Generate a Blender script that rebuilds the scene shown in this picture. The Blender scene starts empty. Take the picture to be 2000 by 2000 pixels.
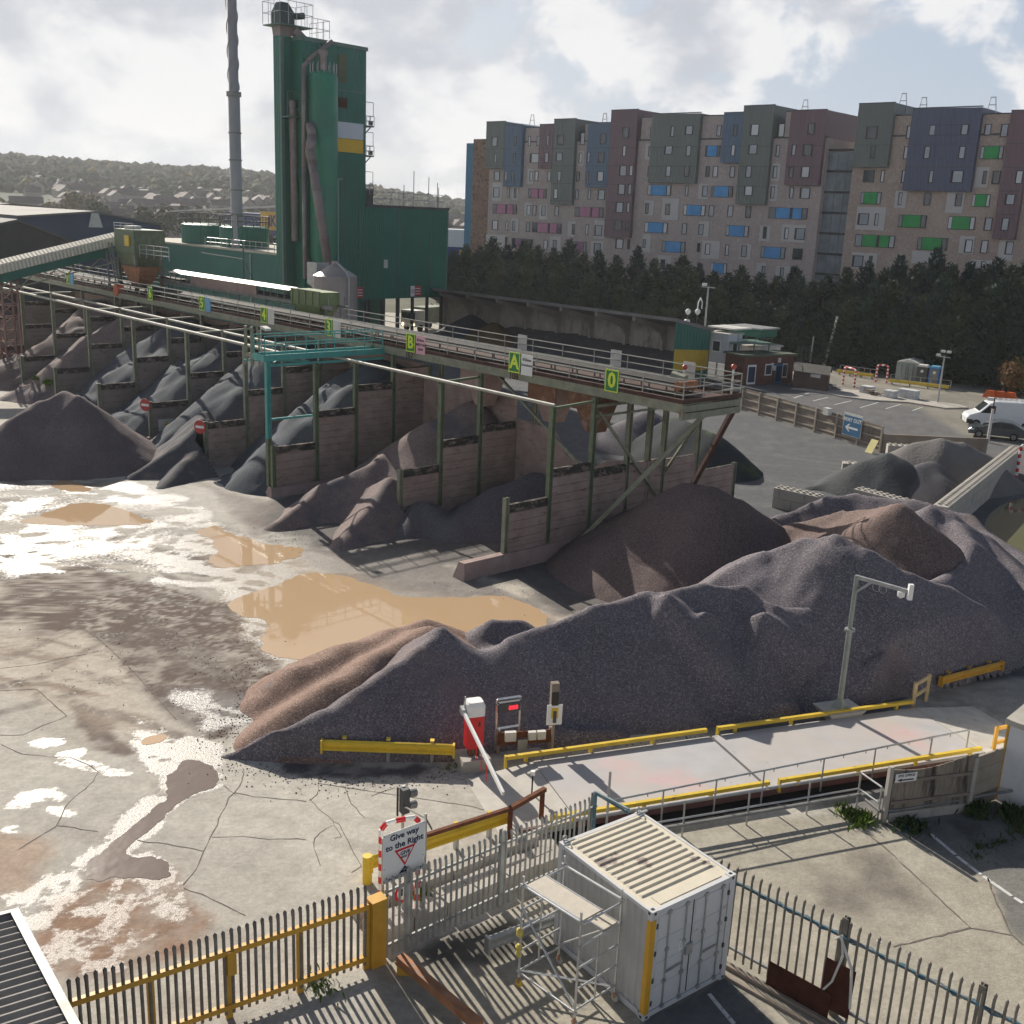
import bpy, math, random
import numpy as np
from mathutils import Vector, Matrix
random.seed(11)
SC = bpy.context.scene
COL = SC.collection
R = math.radians

# ------------------------------------------------------------------ camera
F, PITCH, ROLL, H = 2097.9, .2695, -.0433, 15.89
_fw = np.array([0, math.cos(PITCH), -math.sin(PITCH)]); _rt = np.array([1., 0, 0]); _dn = np.cross(_fw, _rt)
_c, _s = math.cos(ROLL), math.sin(ROLL)
CM = np.array([_c*_rt+_s*_dn, -_s*_rt+_c*_dn, _fw])
cam = bpy.data.cameras.new('camera'); cam.sensor_width = 36; cam.sensor_fit = 'HORIZONTAL'
cam.angle = 2*math.atan(1000/F); cam.clip_start = .5; cam.clip_end = 9000
camo = bpy.data.objects.new('camera', cam); COL.objects.link(camo)
camo.matrix_world = Matrix(((CM[0][0], -CM[1][0], -CM[2][0], 0), (CM[0][1], -CM[1][1], -CM[2][1], 0),
                            (CM[0][2], -CM[1][2], -CM[2][2], H), (0, 0, 0, 1)))
SC.camera = camo
SC.view_settings.view_transform = 'Standard'; SC.view_settings.look = 'None'
SC.view_settings.exposure = 0.44; SC.view_settings.gamma = 1

# ------------------------------------------------------------------ light
SUN_EL, SUN_AZ = 29.5, 120.0            # math angle of the direction the sun stands in
sl = bpy.data.lights.new('sun', 'SUN'); sl.energy = 5.0; sl.angle = R(.55); sl.color = (1, .93, .82)
so = bpy.data.objects.new('sun', sl); COL.objects.link(so)
_sd = Vector((math.cos(R(SUN_AZ))*math.cos(R(SUN_EL)), math.sin(R(SUN_AZ))*math.cos(R(SUN_EL)), math.sin(R(SUN_EL))))
so.rotation_euler = _sd.to_track_quat('Z', 'Y').to_euler(); so.location = (-30, 40, 60)

W = bpy.data.worlds.new('World'); SC.world = W; W.use_nodes = True
def build_sky():
    nt = W.node_tree; N = nt.nodes; L = nt.links; N.clear()
    def nd(t, **k):
        n = N.new(t)
        for a, v in k.items(): setattr(n, a, v)
        return n
    def mth(op, a, b=None, c=None):
        n = nd('ShaderNodeMath', operation=op)
        for i, v in enumerate((a, b, c)):
            if v is None: continue
            if isinstance(v, (int, float)): n.inputs[i].default_value = v
            else: L.new(v, n.inputs[i])
        return n.outputs[0]
    def sstep(x, lo, hi):
        n = nd('ShaderNodeMapRange', interpolation_type='SMOOTHSTEP')
        L.new(x, n.inputs[0]); n.inputs[1].default_value = lo; n.inputs[2].default_value = hi
        return n.outputs[0]
    def mixc(f, a, b):
        n = nd('ShaderNodeMix', data_type='RGBA')
        if isinstance(f, (int, float)): n.inputs[0].default_value = f
        else: L.new(f, n.inputs[0])
        for i, v in ((6, a), (7, b)):
            if isinstance(v, tuple): n.inputs[i].default_value = (*v, 1)
            else: L.new(v, n.inputs[i])
        return n.outputs[2]
    sky = nd('ShaderNodeTexSky', sky_type='NISHITA', sun_disc=False)
    sky.sun_elevation = R(SUN_EL); sky.sun_rotation = R(90-SUN_AZ); sky.altitude = 30; sky.air_density = 1; sky.dust_density = 2.2; sky.ozone_density = 1.4
    scl = nd('ShaderNodeVectorMath', operation='SCALE'); L.new(sky.outputs[0], scl.inputs[0]); scl.inputs['Scale'].default_value = .05
    tc = nd('ShaderNodeTexCoord'); sp = nd('ShaderNodeSeparateXYZ'); L.new(tc.outputs['Generated'], sp.inputs[0])
    az = mth('ARCTAN2', sp.outputs[0], sp.outputs[1]); el = mth('ARCSINE', sp.outputs[2])
    def noise(kx, ky, ox, scale, detail, rough=.55, dist=0):
        cb = nd('ShaderNodeCombineXYZ'); L.new(mth('MULTIPLY', az, kx), cb.inputs[0]); L.new(mth('MULTIPLY', el, ky), cb.inputs[1]); cb.inputs[2].default_value = ox
        n = nd('ShaderNodeTexNoise'); L.new(cb.outputs[0], n.inputs['Vector'])
        n.inputs['Scale'].default_value = scale; n.inputs['Detail'].default_value = detail; n.inputs['Roughness'].default_value = rough; n.inputs['Distortion'].default_value = dist
        return n.outputs[0]
    big = noise(1, 1.7, 3.1, 5.2, 2.5, .5)
    med = noise(1, 1.45, 8.3, 13, 9, .56, .25)
    # cover grows towards the sun, thins to the right; low cloud only
    lw = sstep(az, .38, -.38)
    dens = mth('ADD', mth('MULTIPLY', big, .55), mth('MULTIPLY', med, .6))
    dens = mth('ADD', dens, mth('MULTIPLY', lw, .10))
    cov = sstep(dens, .545, .63)
    low = sstep(el, .46, .22)                       # the open sky overhead is blue
    cov = mth('MULTIPLY', cov, low)
    shade = noise(1, 1.5, 12.7, 9, 7, .55, .2)
    shd = sstep(mth('ADD', mth('MULTIPLY', shade, .7), mth('MULTIPLY', med, .3)), .40, .575)
    bright = mixc(shd, (.37, .395, .45), (.645, .645, .655))
    glow = sstep(az, .45, -.5)
    bright2 = mixc(mth('MULTIPLY', glow, .18), bright, (.655, .65, .635))
    veil = mixc(mth('MULTIPLY', low, .82), scl.outputs[0], mixc(glow, (.36, .43, .535), (.50, .53, .575)))
    col = mixc(cov, veil, bright2)
    bg = nd('ShaderNodeBackground'); L.new(col, bg.inputs[0]); bg.inputs[1].default_value = 1.0
    out = nd('ShaderNodeOutputWorld'); L.new(bg.outputs[0], out.inputs[0])
build_sky()

# ------------------------------------------------------------------ pixel and frame helpers (2000 px photo -> world)
def ray(px, py): return CM.T @ np.array([(px-1000)/F, (py-1000)/F, 1.])
def G(px, py, z=0):
    d = ray(px, py); t = (z-H)/d[2]; return np.array([d[0]*t, d[1]*t, z])
def proj(P):
    q = (np.asarray(P)-np.array([0, 0, H])) @ CM.T
    return 1000+F*q[..., :2]/q[..., 2:3]
def K(px, py, z=0): return G(px*1.03520, py*1.03520, z)     # measured on the 1932 px view
AX = R(132.5); ua = np.array([math.cos(AX), math.sin(AX), 0]); ub = np.array([math.sin(AX), -math.cos(AX), 0])
OO = np.array([1.702, 49.436, 0]); UZ = np.array([0, 0, 1.])
def ST(s, t, z=0): return OO+ua*s+ub*t+UZ*z
def on_s(px, py, s):
    d = ray(px, py); k = ((OO+ua*s) @ ua)/(d[:2] @ ua[:2]); return np.array([0, 0, H])+d*k
def on_t(px, py, t):
    d = ray(px, py); k = ((OO+ub*t) @ ub)/(d[:2] @ ub[:2]); return np.array([0, 0, H])+d*k
def unst(P): q = np.asarray(P)-OO; return float(q@ua), float(q@ub), float(P[2])
WU = np.array([.9363, .3512, 0]); WV = np.array([-.3512, .9363, 0])   # weighbridge frame
def WB(u, v, z=0): return WU*u+WV*v+UZ*z

# ------------------------------------------------------------------ mesh helpers
def V3(p): return np.array(p, float)
def unit(v): v = V3(v); return v/(np.linalg.norm(v)+1e-12)
class MB:
    def __init__(s): s.v = []; s.f = []
    def add(s, vs, fs):
        n = len(s.v); s.v += [tuple(map(float, p)) for p in vs]; s.f += [[i+n for i in f] for f in fs]; return s
    def hexa(s, c8):
        return s.add(c8, [(0, 3, 2, 1), (4, 5, 6, 7), (0, 1, 5, 4), (1, 2, 6, 5), (2, 3, 7, 6), (3, 0, 4, 7)])
    def box(s, x0, x1, y0, y1, z0, z1):
        return s.hexa([(x0, y0, z0), (x1, y0, z0), (x1, y1, z0), (x0, y1, z0), (x0, y0, z1), (x1, y0, z1), (x1, y1, z1), (x0, y1, z1)])
    def obox(s, o, x, y, z):
        o, x, y, z = map(V3, (o, x, y, z))
        if np.dot(np.cross(x, y), z) < 0: o = o+x; x = -x
        return s.hexa([o, o+x, o+x+y, o+y, o+z, o+x+z, o+x+y+z, o+y+z])
    def bar(s, p, q, w, h, up=(0, 0, 1)):
        p, q = V3(p), V3(q); d = unit(q-p); up = V3(up)
        if abs(d@up) > .98: up = np.array([.0, 1, 0]) if abs(d[1]) < .9 else np.array([1., 0, 0])
        sx = unit(np.cross(d, up)); sz = np.cross(sx, d)
        return s.obox(p-sx*w/2-sz*h/2, sx*w, q-p, sz*h)
    def tube(s, p, q, r, n=8, r2=None):
        p, q = V3(p), V3(q); d = unit(q-p); a = np.array([0, 0, 1.]) if abs(d[2]) < .9 else np.array([1., 0, 0])
        x = unit(np.cross(d, a)); y = np.cross(d, x); r2 = r if r2 is None else r2
        an = [2*math.pi*i/n for i in range(n)]
        vs = [p+(x*math.cos(t)+y*math.sin(t))*r for t in an]+[q+(x*math.cos(t)+y*math.sin(t))*r2 for t in an]
        fs = [(i, (i+1) % n, n+(i+1) % n, n+i) for i in range(n)]+[tuple(range(n))[::-1], tuple(range(n, 2*n))]
        return s.add(vs, fs)
    def path(s, pts, r, n=8):
        for p, q in zip(pts[:-1], pts[1:]): s.tube(p, q, r, n)
        return s
    def prism(s, poly, d):
        n = len(poly); P = [V3(p) for p in poly]; d = V3(d)
        nr = sum((np.cross(P[i], P[(i+1) % n]) for i in range(n)), np.zeros(3))
        if nr@d > 0: P = P[::-1]
        return s.add(P+[p+d for p in P], [tuple(range(n)), tuple(range(2*n-1, n-1, -1))]+[(i, n+i, n+(i+1) % n, (i+1) % n) for i in range(n)])
    def face(s, poly): return s.add(poly, [tuple(range(len(poly)))])
    def lathe(s, c, prof, n=24, ax=None):
        c = V3(c); m = len(prof); vs = []
        for r, z in prof: vs += [c+np.array([r*math.cos(2*math.pi*i/n), r*math.sin(2*math.pi*i/n), z]) for i in range(n)]
        fs = [(k*n+i, k*n+(i+1) % n, (k+1)*n+(i+1) % n, (k+1)*n+i) for k in range(m-1) for i in range(n)]
        if prof[0][0] > 1e-6: fs.append(tuple(range(n))[::-1])
        if prof[-1][0] > 1e-6: fs.append(tuple(range((m-1)*n, m*n)))
        return s.add(vs, fs)
    def ring(s, c, nrm, r0, r1, th, n=20):
        c = V3(c); nrm = unit(nrm); x = unit(np.cross(nrm, (0, 0, 1))); y = np.cross(x, nrm)
        vs = []
        for d in (0, th):
            for r in (r0, r1): vs += [c+nrm*d+(x*math.cos(2*math.pi*i/n)+y*math.sin(2*math.pi*i/n))*r for i in range(n)]
        fs = []
        for i in range(n):
            j = (i+1) % n
            fs += [(i, n+i, n+j, j), (2*n+i, 2*n+j, 3*n+j, 3*n+i), (n+i, 3*n+i, 3*n+j, n+j), (i, j, 2*n+j, 2*n+i)]
        return s.add(vs, fs)
    def disc(s, c, nrm, r, th=.01, n=20):
        c = V3(c); nrm = unit(nrm); return s.tube(c, c+nrm*th, r, n)

WMX = {}
def link(o): COL.objects.link(o); return o
def thing(name, label, cat, loc=(0, 0, 0), rz=0, group=None):
    o = link(bpy.data.objects.new(name, None)); o.location = [float(x) for x in loc]; o.rotation_euler = (0, 0, rz)
    o.empty_display_size = .2
    if name.endswith('wall'): o['kind'] = 'thing'
    WMX[o.name] = Matrix.Translation(Vector([float(x) for x in loc])) @ Matrix.Rotation(rz, 4, 'Z')
    return tag(o, label, cat, group)
def tag(o, label=None, cat=None, group=None, kind=None):
    for k, v in (('label', label), ('category', cat), ('group', group), ('kind', kind)):
        if v: o[k] = v
    return o
def obj(name, mb, m, parent=None, local=False, smooth=False, loc=None, label=None):
    me = bpy.data.meshes.new(name); vs = np.array(mb.v, float)
    if parent is not None:
        if not local:
            mi = np.array(WMX[parent.name].inverted()); vs = vs @ mi[:3, :3].T + mi[:3, 3]
    elif loc is not None: vs = vs-V3(loc)
    me.from_pydata(vs.tolist(), [], mb.f); me.update()
    if smooth: me.polygons.foreach_set('use_smooth', [True]*len(me.polygons))
    if m: me.materials.append(m)
    o = link(bpy.data.objects.new(name, me))
    if parent is not None: o.parent = parent; WMX[o.name] = WMX[parent.name]
    elif loc is not None: o.location = [float(x) for x in loc]; WMX[o.name] = Matrix.Translation(Vector(o.location))
    else: WMX[o.name] = Matrix()
    if label: o['label'] = label
    return o
def struct(name, mb, m, smooth=False):
    o = obj(name, mb, m, smooth=smooth); o['kind'] = 'structure'; return o
def kids(o): return [c for c in bpy.data.objects if c.parent == o]
CH = {}
def dup(root, loc, rz=None, label=None, group=None, scale=None):
    r = link(root.copy()); r.location = [float(x) for x in loc]
    if rz is not None: r.rotation_euler = (0, 0, rz)
    if scale: r.scale = scale
    if label: r['label'] = label
    if group: r['group'] = group
    if root.name not in CH: CH[root.name] = [(c, kids(c)) for c in kids(root)]
    for c, gs in CH[root.name]:
        d = link(c.copy()); d.parent = r
        for g in gs: e = link(g.copy()); e.parent = d
    WMX[r.name] = Matrix.Translation(Vector(r.location)) @ Matrix.Rotation(r.rotation_euler.z, 4, 'Z')
    return r
def text(name, s, size, pos, xd, m, parent=None, yd=(0, 0, 1), th=.004, align='CENTER', wid=1.0, bold=0):
    cu = bpy.data.curves.new(name, 'FONT'); cu.body = s; cu.size = size; cu.align_x = align; cu.align_y = 'CENTER'; cu.extrude = th; cu.offset = bold
    cu.resolution_u = 2
    t = bpy.data.objects.new('tmp', cu); link(t); bpy.context.view_layer.update()
    me = bpy.data.meshes.new_from_object(t.evaluated_get(bpy.context.evaluated_depsgraph_get()))
    bpy.data.objects.remove(t)
    x = unit(xd); y = unit(yd); z = np.cross(x, y); p = V3(pos)
    vs = [p+x*v.co[0]*wid+y*v.co[1]+z*v.co[2] for v in me.vertices]
    mb = MB(); mb.add(vs, [list(q.vertices) for q in me.polygons])
    bpy.data.meshes.remove(me)
    return obj(name, mb, m, parent)

# ------------------------------------------------------------------ materials
def _set(b, k, v):
    if k in b.inputs: b.inputs[k].default_value = v
def mat(name, c, rough=.7, metal=0, var=.16, vs=.8, bump=0, bs=25, rib=None, stain=None, grain=None, spec=None, em=None, coat=0, streak=None):
    m = bpy.data.materials.new(name); m.use_nodes = True; nt = m.node_tree; N = nt.nodes; L = nt.links
    b = N['Principled BSDF']; b.inputs['Roughness'].default_value = rough; b.inputs['Metallic'].default_value = metal
    if spec is None and rough >= .8 and not metal: spec = .18
    if spec is not None: _set(b, 'Specular IOR Level', spec)
    if coat: _set(b, 'Coat Weight', coat)
    geo = N.new('ShaderNodeNewGeometry'); pos = geo.outputs['Position']
    def noise(scale, detail=4, rough=.6, vec=None):
        n = N.new('ShaderNodeTexNoise'); L.new(vec or pos, n.inputs['Vector']); n.inputs['Scale'].default_value = scale
        n.inputs['Detail'].default_value = detail; n.inputs['Roughness'].default_value = rough; return n.outputs[0]
    def rng(x, lo, hi, a=0, bb=1):
        n = N.new('ShaderNodeMapRange'); L.new(x, n.inputs[0])
        for i, v in enumerate((lo, hi, a, bb)): n.inputs[i+1].default_value = v
        return n.outputs[0]
    def mix(f, a, bb, mode='MIX'):
        n = N.new('ShaderNodeMix'); n.data_type = 'RGBA'; n.blend_type = mode
        if isinstance(f, float): n.inputs[0].default_value = f
        else: L.new(f, n.inputs[0])
        for i, v in ((6, a), (7, bb)):
            if isinstance(v, tuple): n.inputs[i].default_value = (*v, 1)
            else: L.new(v, n.inputs[i])
        return n.outputs[2]
    lo = tuple(max(0, x*(1-var)) for x in c); hi = tuple(min(1, x*(1+var)) for x in c)
    col = mix(rng(noise(vs, 6), .3, .7), lo, hi)
    if grain:                                       # coarse stones: two tints at stone size
        gs, c2, amt = grain[:3]
        vo = N.new('ShaderNodeTexVoronoi'); L.new(pos, vo.inputs['Vector']); vo.inputs['Scale'].default_value = gs
        sp = N.new('ShaderNodeSeparateColor'); L.new(vo.outputs['Color'], sp.inputs[0])
        col = mix(rng(sp.outputs[0], .6, 1.0, 0, amt), col, c2)
        if len(grain) < 4: col = mix(rng(sp.outputs[1], .7, 1, 0, .75), col, tuple(x*.4 for x in c))
    if stain:                                       # (colour, scale, threshold, softness[, stretch])
        for stn in (stain if isinstance(stain, list) else [stain]):
            vec = None
            if len(stn) > 4:
                mp = N.new('ShaderNodeMapping'); L.new(pos, mp.inputs['Vector']); mp.inputs['Scale'].default_value = stn[4]; vec = mp.outputs[0]
            col = mix(rng(noise(stn[1], 7, .65, vec), stn[2], stn[2]+stn[3]), col, stn[0])
    L.new(col, b.inputs['Base Color'])
    hgt = None
    if rib:                                         # (axis, period, strength): corrugated or ribbed sheet
        ax, per, stg = rib
        dt = N.new('ShaderNodeVectorMath'); dt.operation = 'DOT_PRODUCT'; L.new(pos, dt.inputs[0]); dt.inputs[1].default_value = [float(q)*2*math.pi/per for q in ax]
        sn = N.new('ShaderNodeMath'); sn.operation = 'SINE'; L.new(dt.outputs['Value'], sn.inputs[0])
        bp = N.new('ShaderNodeBump'); bp.inputs['Strength'].default_value = stg; bp.inputs['Distance'].default_value = per*.16
        L.new(sn.outputs[0], bp.inputs['Height']); L.new(bp.outputs[0], b.inputs['Normal'])
    if bump:
        bp2 = N.new('ShaderNodeBump'); bp2.inputs['Strength'].default_value = bump; bp2.inputs['Distance'].default_value = .6/bs
        L.new(noise(bs, 3, .6), bp2.inputs['Height'])
        if rib: L.new(bp.outputs[0], bp2.inputs['Normal'])
        L.new(bp2.outputs[0], b.inputs['Normal'])
    if em: b.inputs['Emission Color'].default_value = (*em[0], 1); b.inputs['Emission Strength'].default_value = em[1]
    return m
M = {}
def dm(k, *a, **kw): M[k] = mat(k, *a, **kw)
dm('galv', (.42, .43, .43), .45, .6, .2, 3); dm('steel_dull', (.22, .22, .21), .55, .4, .25, 2)
dm('bright_pipe', (.42, .41, .35), .6, 0, .2, 1.2, stain=((.22, .20, .16), 1.5, .6, .12)); dm('alloy', (.66, .67, .67), .33, .75, .15, 5)
dm('yellow', (.72, .50, .035), .45, 0, .12, 2, stain=((.20, .13, .05), 6, .63, .08)); dm('yellow_rail', (.70, .49, .05), .42, 0, .12, 2, stain=((.25, .16, .07), 5, .62, .1))
dm('orange_yellow', (.62, .33, .035), .5, 0, .12, 3, stain=((.16, .10, .06), 7, .64, .06)); dm('rust', (.16, .065, .035), .85, 0, .35, 5, bump=.3)
dm('rust_dark', (.075, .028, .018), .85, 0, .3, 4); dm('rust_beam', (.36, .16, .075), .75, 0, .3, 3, stain=((.23, .22, .22), 5, .58, .05))
dm('olive', (.13, .17, .10), .55, 0, .25, 2.5, stain=((.20, .10, .05), 3, .62, .1)); dm('olive_grey', (.22, .235, .17), .55, 0, .25, 2, stain=((.20, .11, .06), 2.5, .6, .12))
dm('teal', (.07, .33, .31), .5, 0, .15, 3, stain=((.16, .17, .11), 2.5, .6, .12)); dm('teal_dark', (.05, .20, .17), .55, 0, .2, 3)
dm('deck_brown', (.085, .05, .043), .8, 0, .3, 2); dm('belt', (.05, .048, .048), .8, 0, .3, 2)
dm('conc', (.42, .39, .35), .85, 0, .18, 1.2, bump=.25, bs=30, stain=((.22, .19, .16), 1.2, .58, .2))
dm('conc_pale', (.50, .475, .43), .85, 0, .15, 1.5, bump=.2, bs=30, stain=((.27, .25, .22), 2, .6, .15))
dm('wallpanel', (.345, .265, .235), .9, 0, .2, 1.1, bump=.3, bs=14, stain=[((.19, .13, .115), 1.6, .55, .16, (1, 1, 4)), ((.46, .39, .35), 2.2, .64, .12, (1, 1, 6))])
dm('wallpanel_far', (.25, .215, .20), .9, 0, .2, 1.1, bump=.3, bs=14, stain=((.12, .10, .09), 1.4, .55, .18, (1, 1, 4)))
dm('algae', (.035, .035, .03), .95, 0, .4, 2); dm('moss', (.10, .15, .02), .95, 0, .4, 4, bump=.5)
dm('white', (.80, .80, .78), .5, 0, .05, 2); dm('white_dirty', (.62, .61, .57), .6, 0, .12, 2); dm('black', (.02, .02, .022), .6); dm('dark_grey', (.07, .075, .08), .6)
dm('red', (.62, .02, .025), .4, 0, .08); dm('red_dull', (.45, .05, .04), .6); dm('sign_green', (.02, .22, .06), .5); dm('sign_lime', (.72, .85, .06), .5)
dm('pink_sign', (.80, .45, .52), .6); dm('sign_blue', (.03, .15, .30), .5, stain=((.22, .32, .40), 5, .62, .1)); dm('sky_blue', (.13, .38, .62), .5); dm('navy', (.01, .025, .07), .5)
dm('blue_band', (.03, .16, .26), .55); dm('led', (.25, .01, .015), .4, em=((1, .03, .06), .9)); dm('amber', (.6, .3, .05), .4, em=((1, .75, .35), 5.0))
dm('lampred', (.5, .10, .07), .4); dm('glass', (.05, .06, .07), .06, 0, .3, .3, spec=.8); dm('tyre', (.012, .012, .012), .85)
M['car_glass'] = mat('car_glass', (.02, .025, .03), .05, spec=.8)
_fb = 13
# ------------------------------------------------------------------ noise for numpy
def _h(ix, iy, sd):
    v = np.sin(ix*127.1+iy*311.7+sd*74.7)*43758.5453; return v-np.floor(v)
def vnoise(x, y, sd=0):
    ix, iy = np.floor(x), np.floor(y); fx, fy = x-ix, y-iy; fx = fx*fx*(3-2*fx); fy = fy*fy*(3-2*fy)
    return (_h(ix, iy, sd)*(1-fx)+_h(ix+1, iy, sd)*fx)*(1-fy)+(_h(ix, iy+1, sd)*(1-fx)+_h(ix+1, iy+1, sd)*fx)*fy
def fbm(x, y, sc, sd=0, o=5):
    s = 0; a = .5; t = 0
    for i in range(o): s = s+a*vnoise(x*sc+i*17.3, y*sc-i*9.1, sd+i); t += a; a *= .5; sc *= 2.03
    return s/t
def sstep(x, a, b):
    t = np.clip((x-a)/(b-a), 0, 1); return t*t*(3-2*t)
def sdf(poly, X, Y):                        # positive inside
    P = np.array([p[:2] for p in poly]); n = len(P); d = np.full(X.shape, 1e9); ins = np.zeros(X.shape, bool)
    for i in range(n):
        a, b = P[i], P[(i+1) % n]; e = b-a; wx, wy = X-a[0], Y-a[1]
        t = np.clip((wx*e[0]+wy*e[1])/(e@e+1e-9), 0, 1); d = np.minimum(d, np.hypot(wx-e[0]*t, wy-e[1]*t))
        c = ((a[1] <= Y) & (b[1] > Y)) | ((b[1] <= Y) & (a[1] > Y))
        with np.errstate(divide='ignore', invalid='ignore'): xi = a[0]+(Y-a[1])/(b[1]-a[1]+1e-12)*e[0]
        ins ^= c & (X < xi)
    return np.where(ins, d, -d)
def KP(*pts): return [K(*p) for p in pts]
def GP(fn, pts, z=0): return [G(*fn(*p), z) for p in pts]
zz2 = lambda x, y: (x*.31056, 1200+y*.31056)
zz4 = lambda x, y: (880+x*.31056, 1320+y*.31056)
zz5 = lambda x, y: (1380+x*.3209, 1060+y*.3209)
zz6 = lambda x, y: (600+x*.2588, 1500+y*.2588)
zz7 = lambda x, y: (960+x*.2588, 1540+y*.2588)
zz8 = lambda x, y: (1400+x*.31056, 1480+y*.31056)

# ------------------------------------------------------------------ ground
def build_ground():
    g = MB(); g.face([(-5000, -60, -.03), (5000, -60, -.03), (5000, 8000, -.03), (-5000, 8000, -.03)])
    struct('ground', g, mat('ground', (.10, .105, .07), .95, 0, .35, .05, stain=((.16, .14, .11), .02, .5, .15)))
    xs = np.concatenate([np.arange(-130, -50, 2.), np.arange(-50, -17, .4), np.arange(-17, 17, .14), np.arange(17, 60, .5), np.arange(60, 110, 2.)])
    ys = np.concatenate([np.arange(9, 46, .14), np.arange(46, 76, .33), np.arange(76, 175, 1.2)])
    X, Y = np.meshgrid(xs, ys); sh = X.shape
    n1 = fbm(X, Y, .35, 1); n2 = fbm(X, Y, 1.3, 2); n3 = fbm(X, Y, .09, 3, 3)
    # tyre-drawn streaks run along the haul road (far-left to near-right)
    A, B = X*math.cos(R(160))+Y*math.sin(R(160)), -X*math.sin(R(160))+Y*math.cos(R(160))
    st = fbm(A*.22, B*1.5, 1.0, 4); st2 = fbm(A*.3, B*2.6, 1.2, 9)
    col = np.zeros(sh+(3,)); C = lambda *c: np.array(c)
    def lay(m, c):
        nonlocal col
        col = col*(1-m[..., None])+np.array(c)*m[..., None]
    col[:] = (.43, .405, .36); lay(.5*sstep(n1, .35, .7), (.52, .49, .43)); lay(.55*sstep(st, .45, .75), (.34, .31, .275)); lay(.5*sstep(n3, .45, .65), (.46, .40, .33))
    wet = np.zeros(sh)
    def zone(poly, soft, j=0, sd=0): return sstep(sdf(poly, X, Y)+j*(fbm(X, Y, .8, 20+sd)-.5)*2, -soft, soft)
    # beyond the bays and east of them: grey dusty floor
    m = zone([ST(-2, 8), ST(-14, -8), ST(-60, -10), ST(-60, 70), ST(75, 70), ST(75, 12), ST(20, 10)], 1.5, 1.5, 1); lay(.95*m, (.095, .10, .108)); lay(m*.6*sstep(st, .48, .7), (.155, .155, .155))
    # car park asphalt behind the timber fence
    m = zone([G(1450, 760), G(1560, 742), G(1800, 800), G(2150, 870), G(2150, 1000), G(1900, 890), G(1730, 870)], .6); lay(m, (.125, .125, .13)); lay(m*.5*sstep(n2, .4, .7), (.17, .165, .16))
    m = zone([G(1560, 742), G(1660, 715), G(2150, 760), G(2150, 900), G(1880, 850), G(1800, 800)], .8); lay(m*.9, (.25, .235, .20)); lay(m*.5*sstep(n1, .45, .6), (.15, .14, .12))
    m = zone([WB(24.2, 22.0), WB(24.4, 27.0), WB(26.5, 28.6), WB(31, 28.2), WB(40, 27), WB(40, 18), WB(27, 20)], .25, .5, 22); lay(.92*m, (.40, .375, .33)); lay(.6*m*sstep(n2, .5, .65), (.25, .23, .20))
    m = zone(KP((555, 1440), (690, 1440), (870, 1432), (860, 1455), (760, 1470), (640, 1474), (575, 1466)), .12, .7, 23); lay(.95*m*(.5+.5*sstep(n2, .3, .5)), (.085, .078, .088))
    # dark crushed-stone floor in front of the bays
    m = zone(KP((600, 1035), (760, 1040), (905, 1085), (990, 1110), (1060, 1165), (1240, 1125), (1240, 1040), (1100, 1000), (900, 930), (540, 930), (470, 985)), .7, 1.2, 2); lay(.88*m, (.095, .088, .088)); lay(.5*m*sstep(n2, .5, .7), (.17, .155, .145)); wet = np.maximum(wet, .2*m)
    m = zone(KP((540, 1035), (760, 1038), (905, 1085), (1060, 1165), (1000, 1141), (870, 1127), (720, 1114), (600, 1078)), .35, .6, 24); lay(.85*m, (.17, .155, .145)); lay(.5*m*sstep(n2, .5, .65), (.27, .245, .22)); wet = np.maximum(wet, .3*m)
    # brown mud and wheel-spread dirt
    m = zone(KP((20, 1085), (160, 1065), (300, 1110), (420, 1140), (470, 1195), (540, 1250), (520, 1330), (480, 1340), (400, 1385), (312, 1362), (252, 1290), (178, 1192), (60, 1200), (-40, 1170)), .35, 1.0, 3)
    n5 = fbm(X, Y, 5.5, 77, 3); ms = m*np.clip(.15+1.25*sstep(st*.22+n2*.36+n5*.42, .39, .56), 0, 1); lay(ms, (.115, .083, .068)); lay(m*.8*sstep(st2*.35+n5*.65, .56, .66), (.35, .31, .27)); wet = np.maximum(wet, .12*m)
    e1 = sstep(sdf(KP((170, 1185), (255, 1290), (312, 1360), (400, 1385), (470, 1360), (500, 1260), (330, 1180)), X, Y), -.08, .5); lay(.65*e1*(.4+.6*sstep(n2, .3, .6)), (.125, .095, .083))
    m = zone(KP((-80, 880), (190, 895), (330, 925), (430, 990), (520, 1050), (400, 1120), (250, 1080), (-80, 1085)), .8, 1.5, 4); lay(m*.9*sstep(st2*.6+n1*.4, .42, .55), (.10, .085, .08)); wet = np.maximum(wet, m*(.45+.5*sstep(n1, .35, .6)))
    m = zone(KP((110, 1325), (150, 1328), (235, 1358), (225, 1385), (245, 1420), (175, 1412), (150, 1375)), .12, .5, 5); lay(.85*m*(.4+.6*sstep(n2, .35, .55)), (.12, .085, .07))
    m = zone(KP((20, 1286), (60, 1292), (70, 1305), (40, 1302)), .1, .3, 6); lay(.8*m, (.12, .085, .07))
    m = zone(KP((-40, 1560), (90, 1590), (70, 1680), (-40, 1700)), .3, .5, 7); lay(.6*m, (.36, .235, .16))
    m = zone(KP((100, 1700), (170, 1660), (330, 1640), (395, 1740), (330, 1800), (240, 1850), (60, 1860)), .3, .6, 8); lay(.92*m*(.55+.45*sstep(n2, .3, .6)), (.27, .165, .11)); wet_low = m
    m = zone(KP((-60, 1200), (180, 1195), (250, 1300), (310, 1365), (240, 1400), (100, 1330), (-60, 1290)), .4, .6, 9); lay(.35*m, (.52, .44, .35)); lay(.75*m*sstep(st2, .55, .72), (.20, .15, .12))
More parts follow.
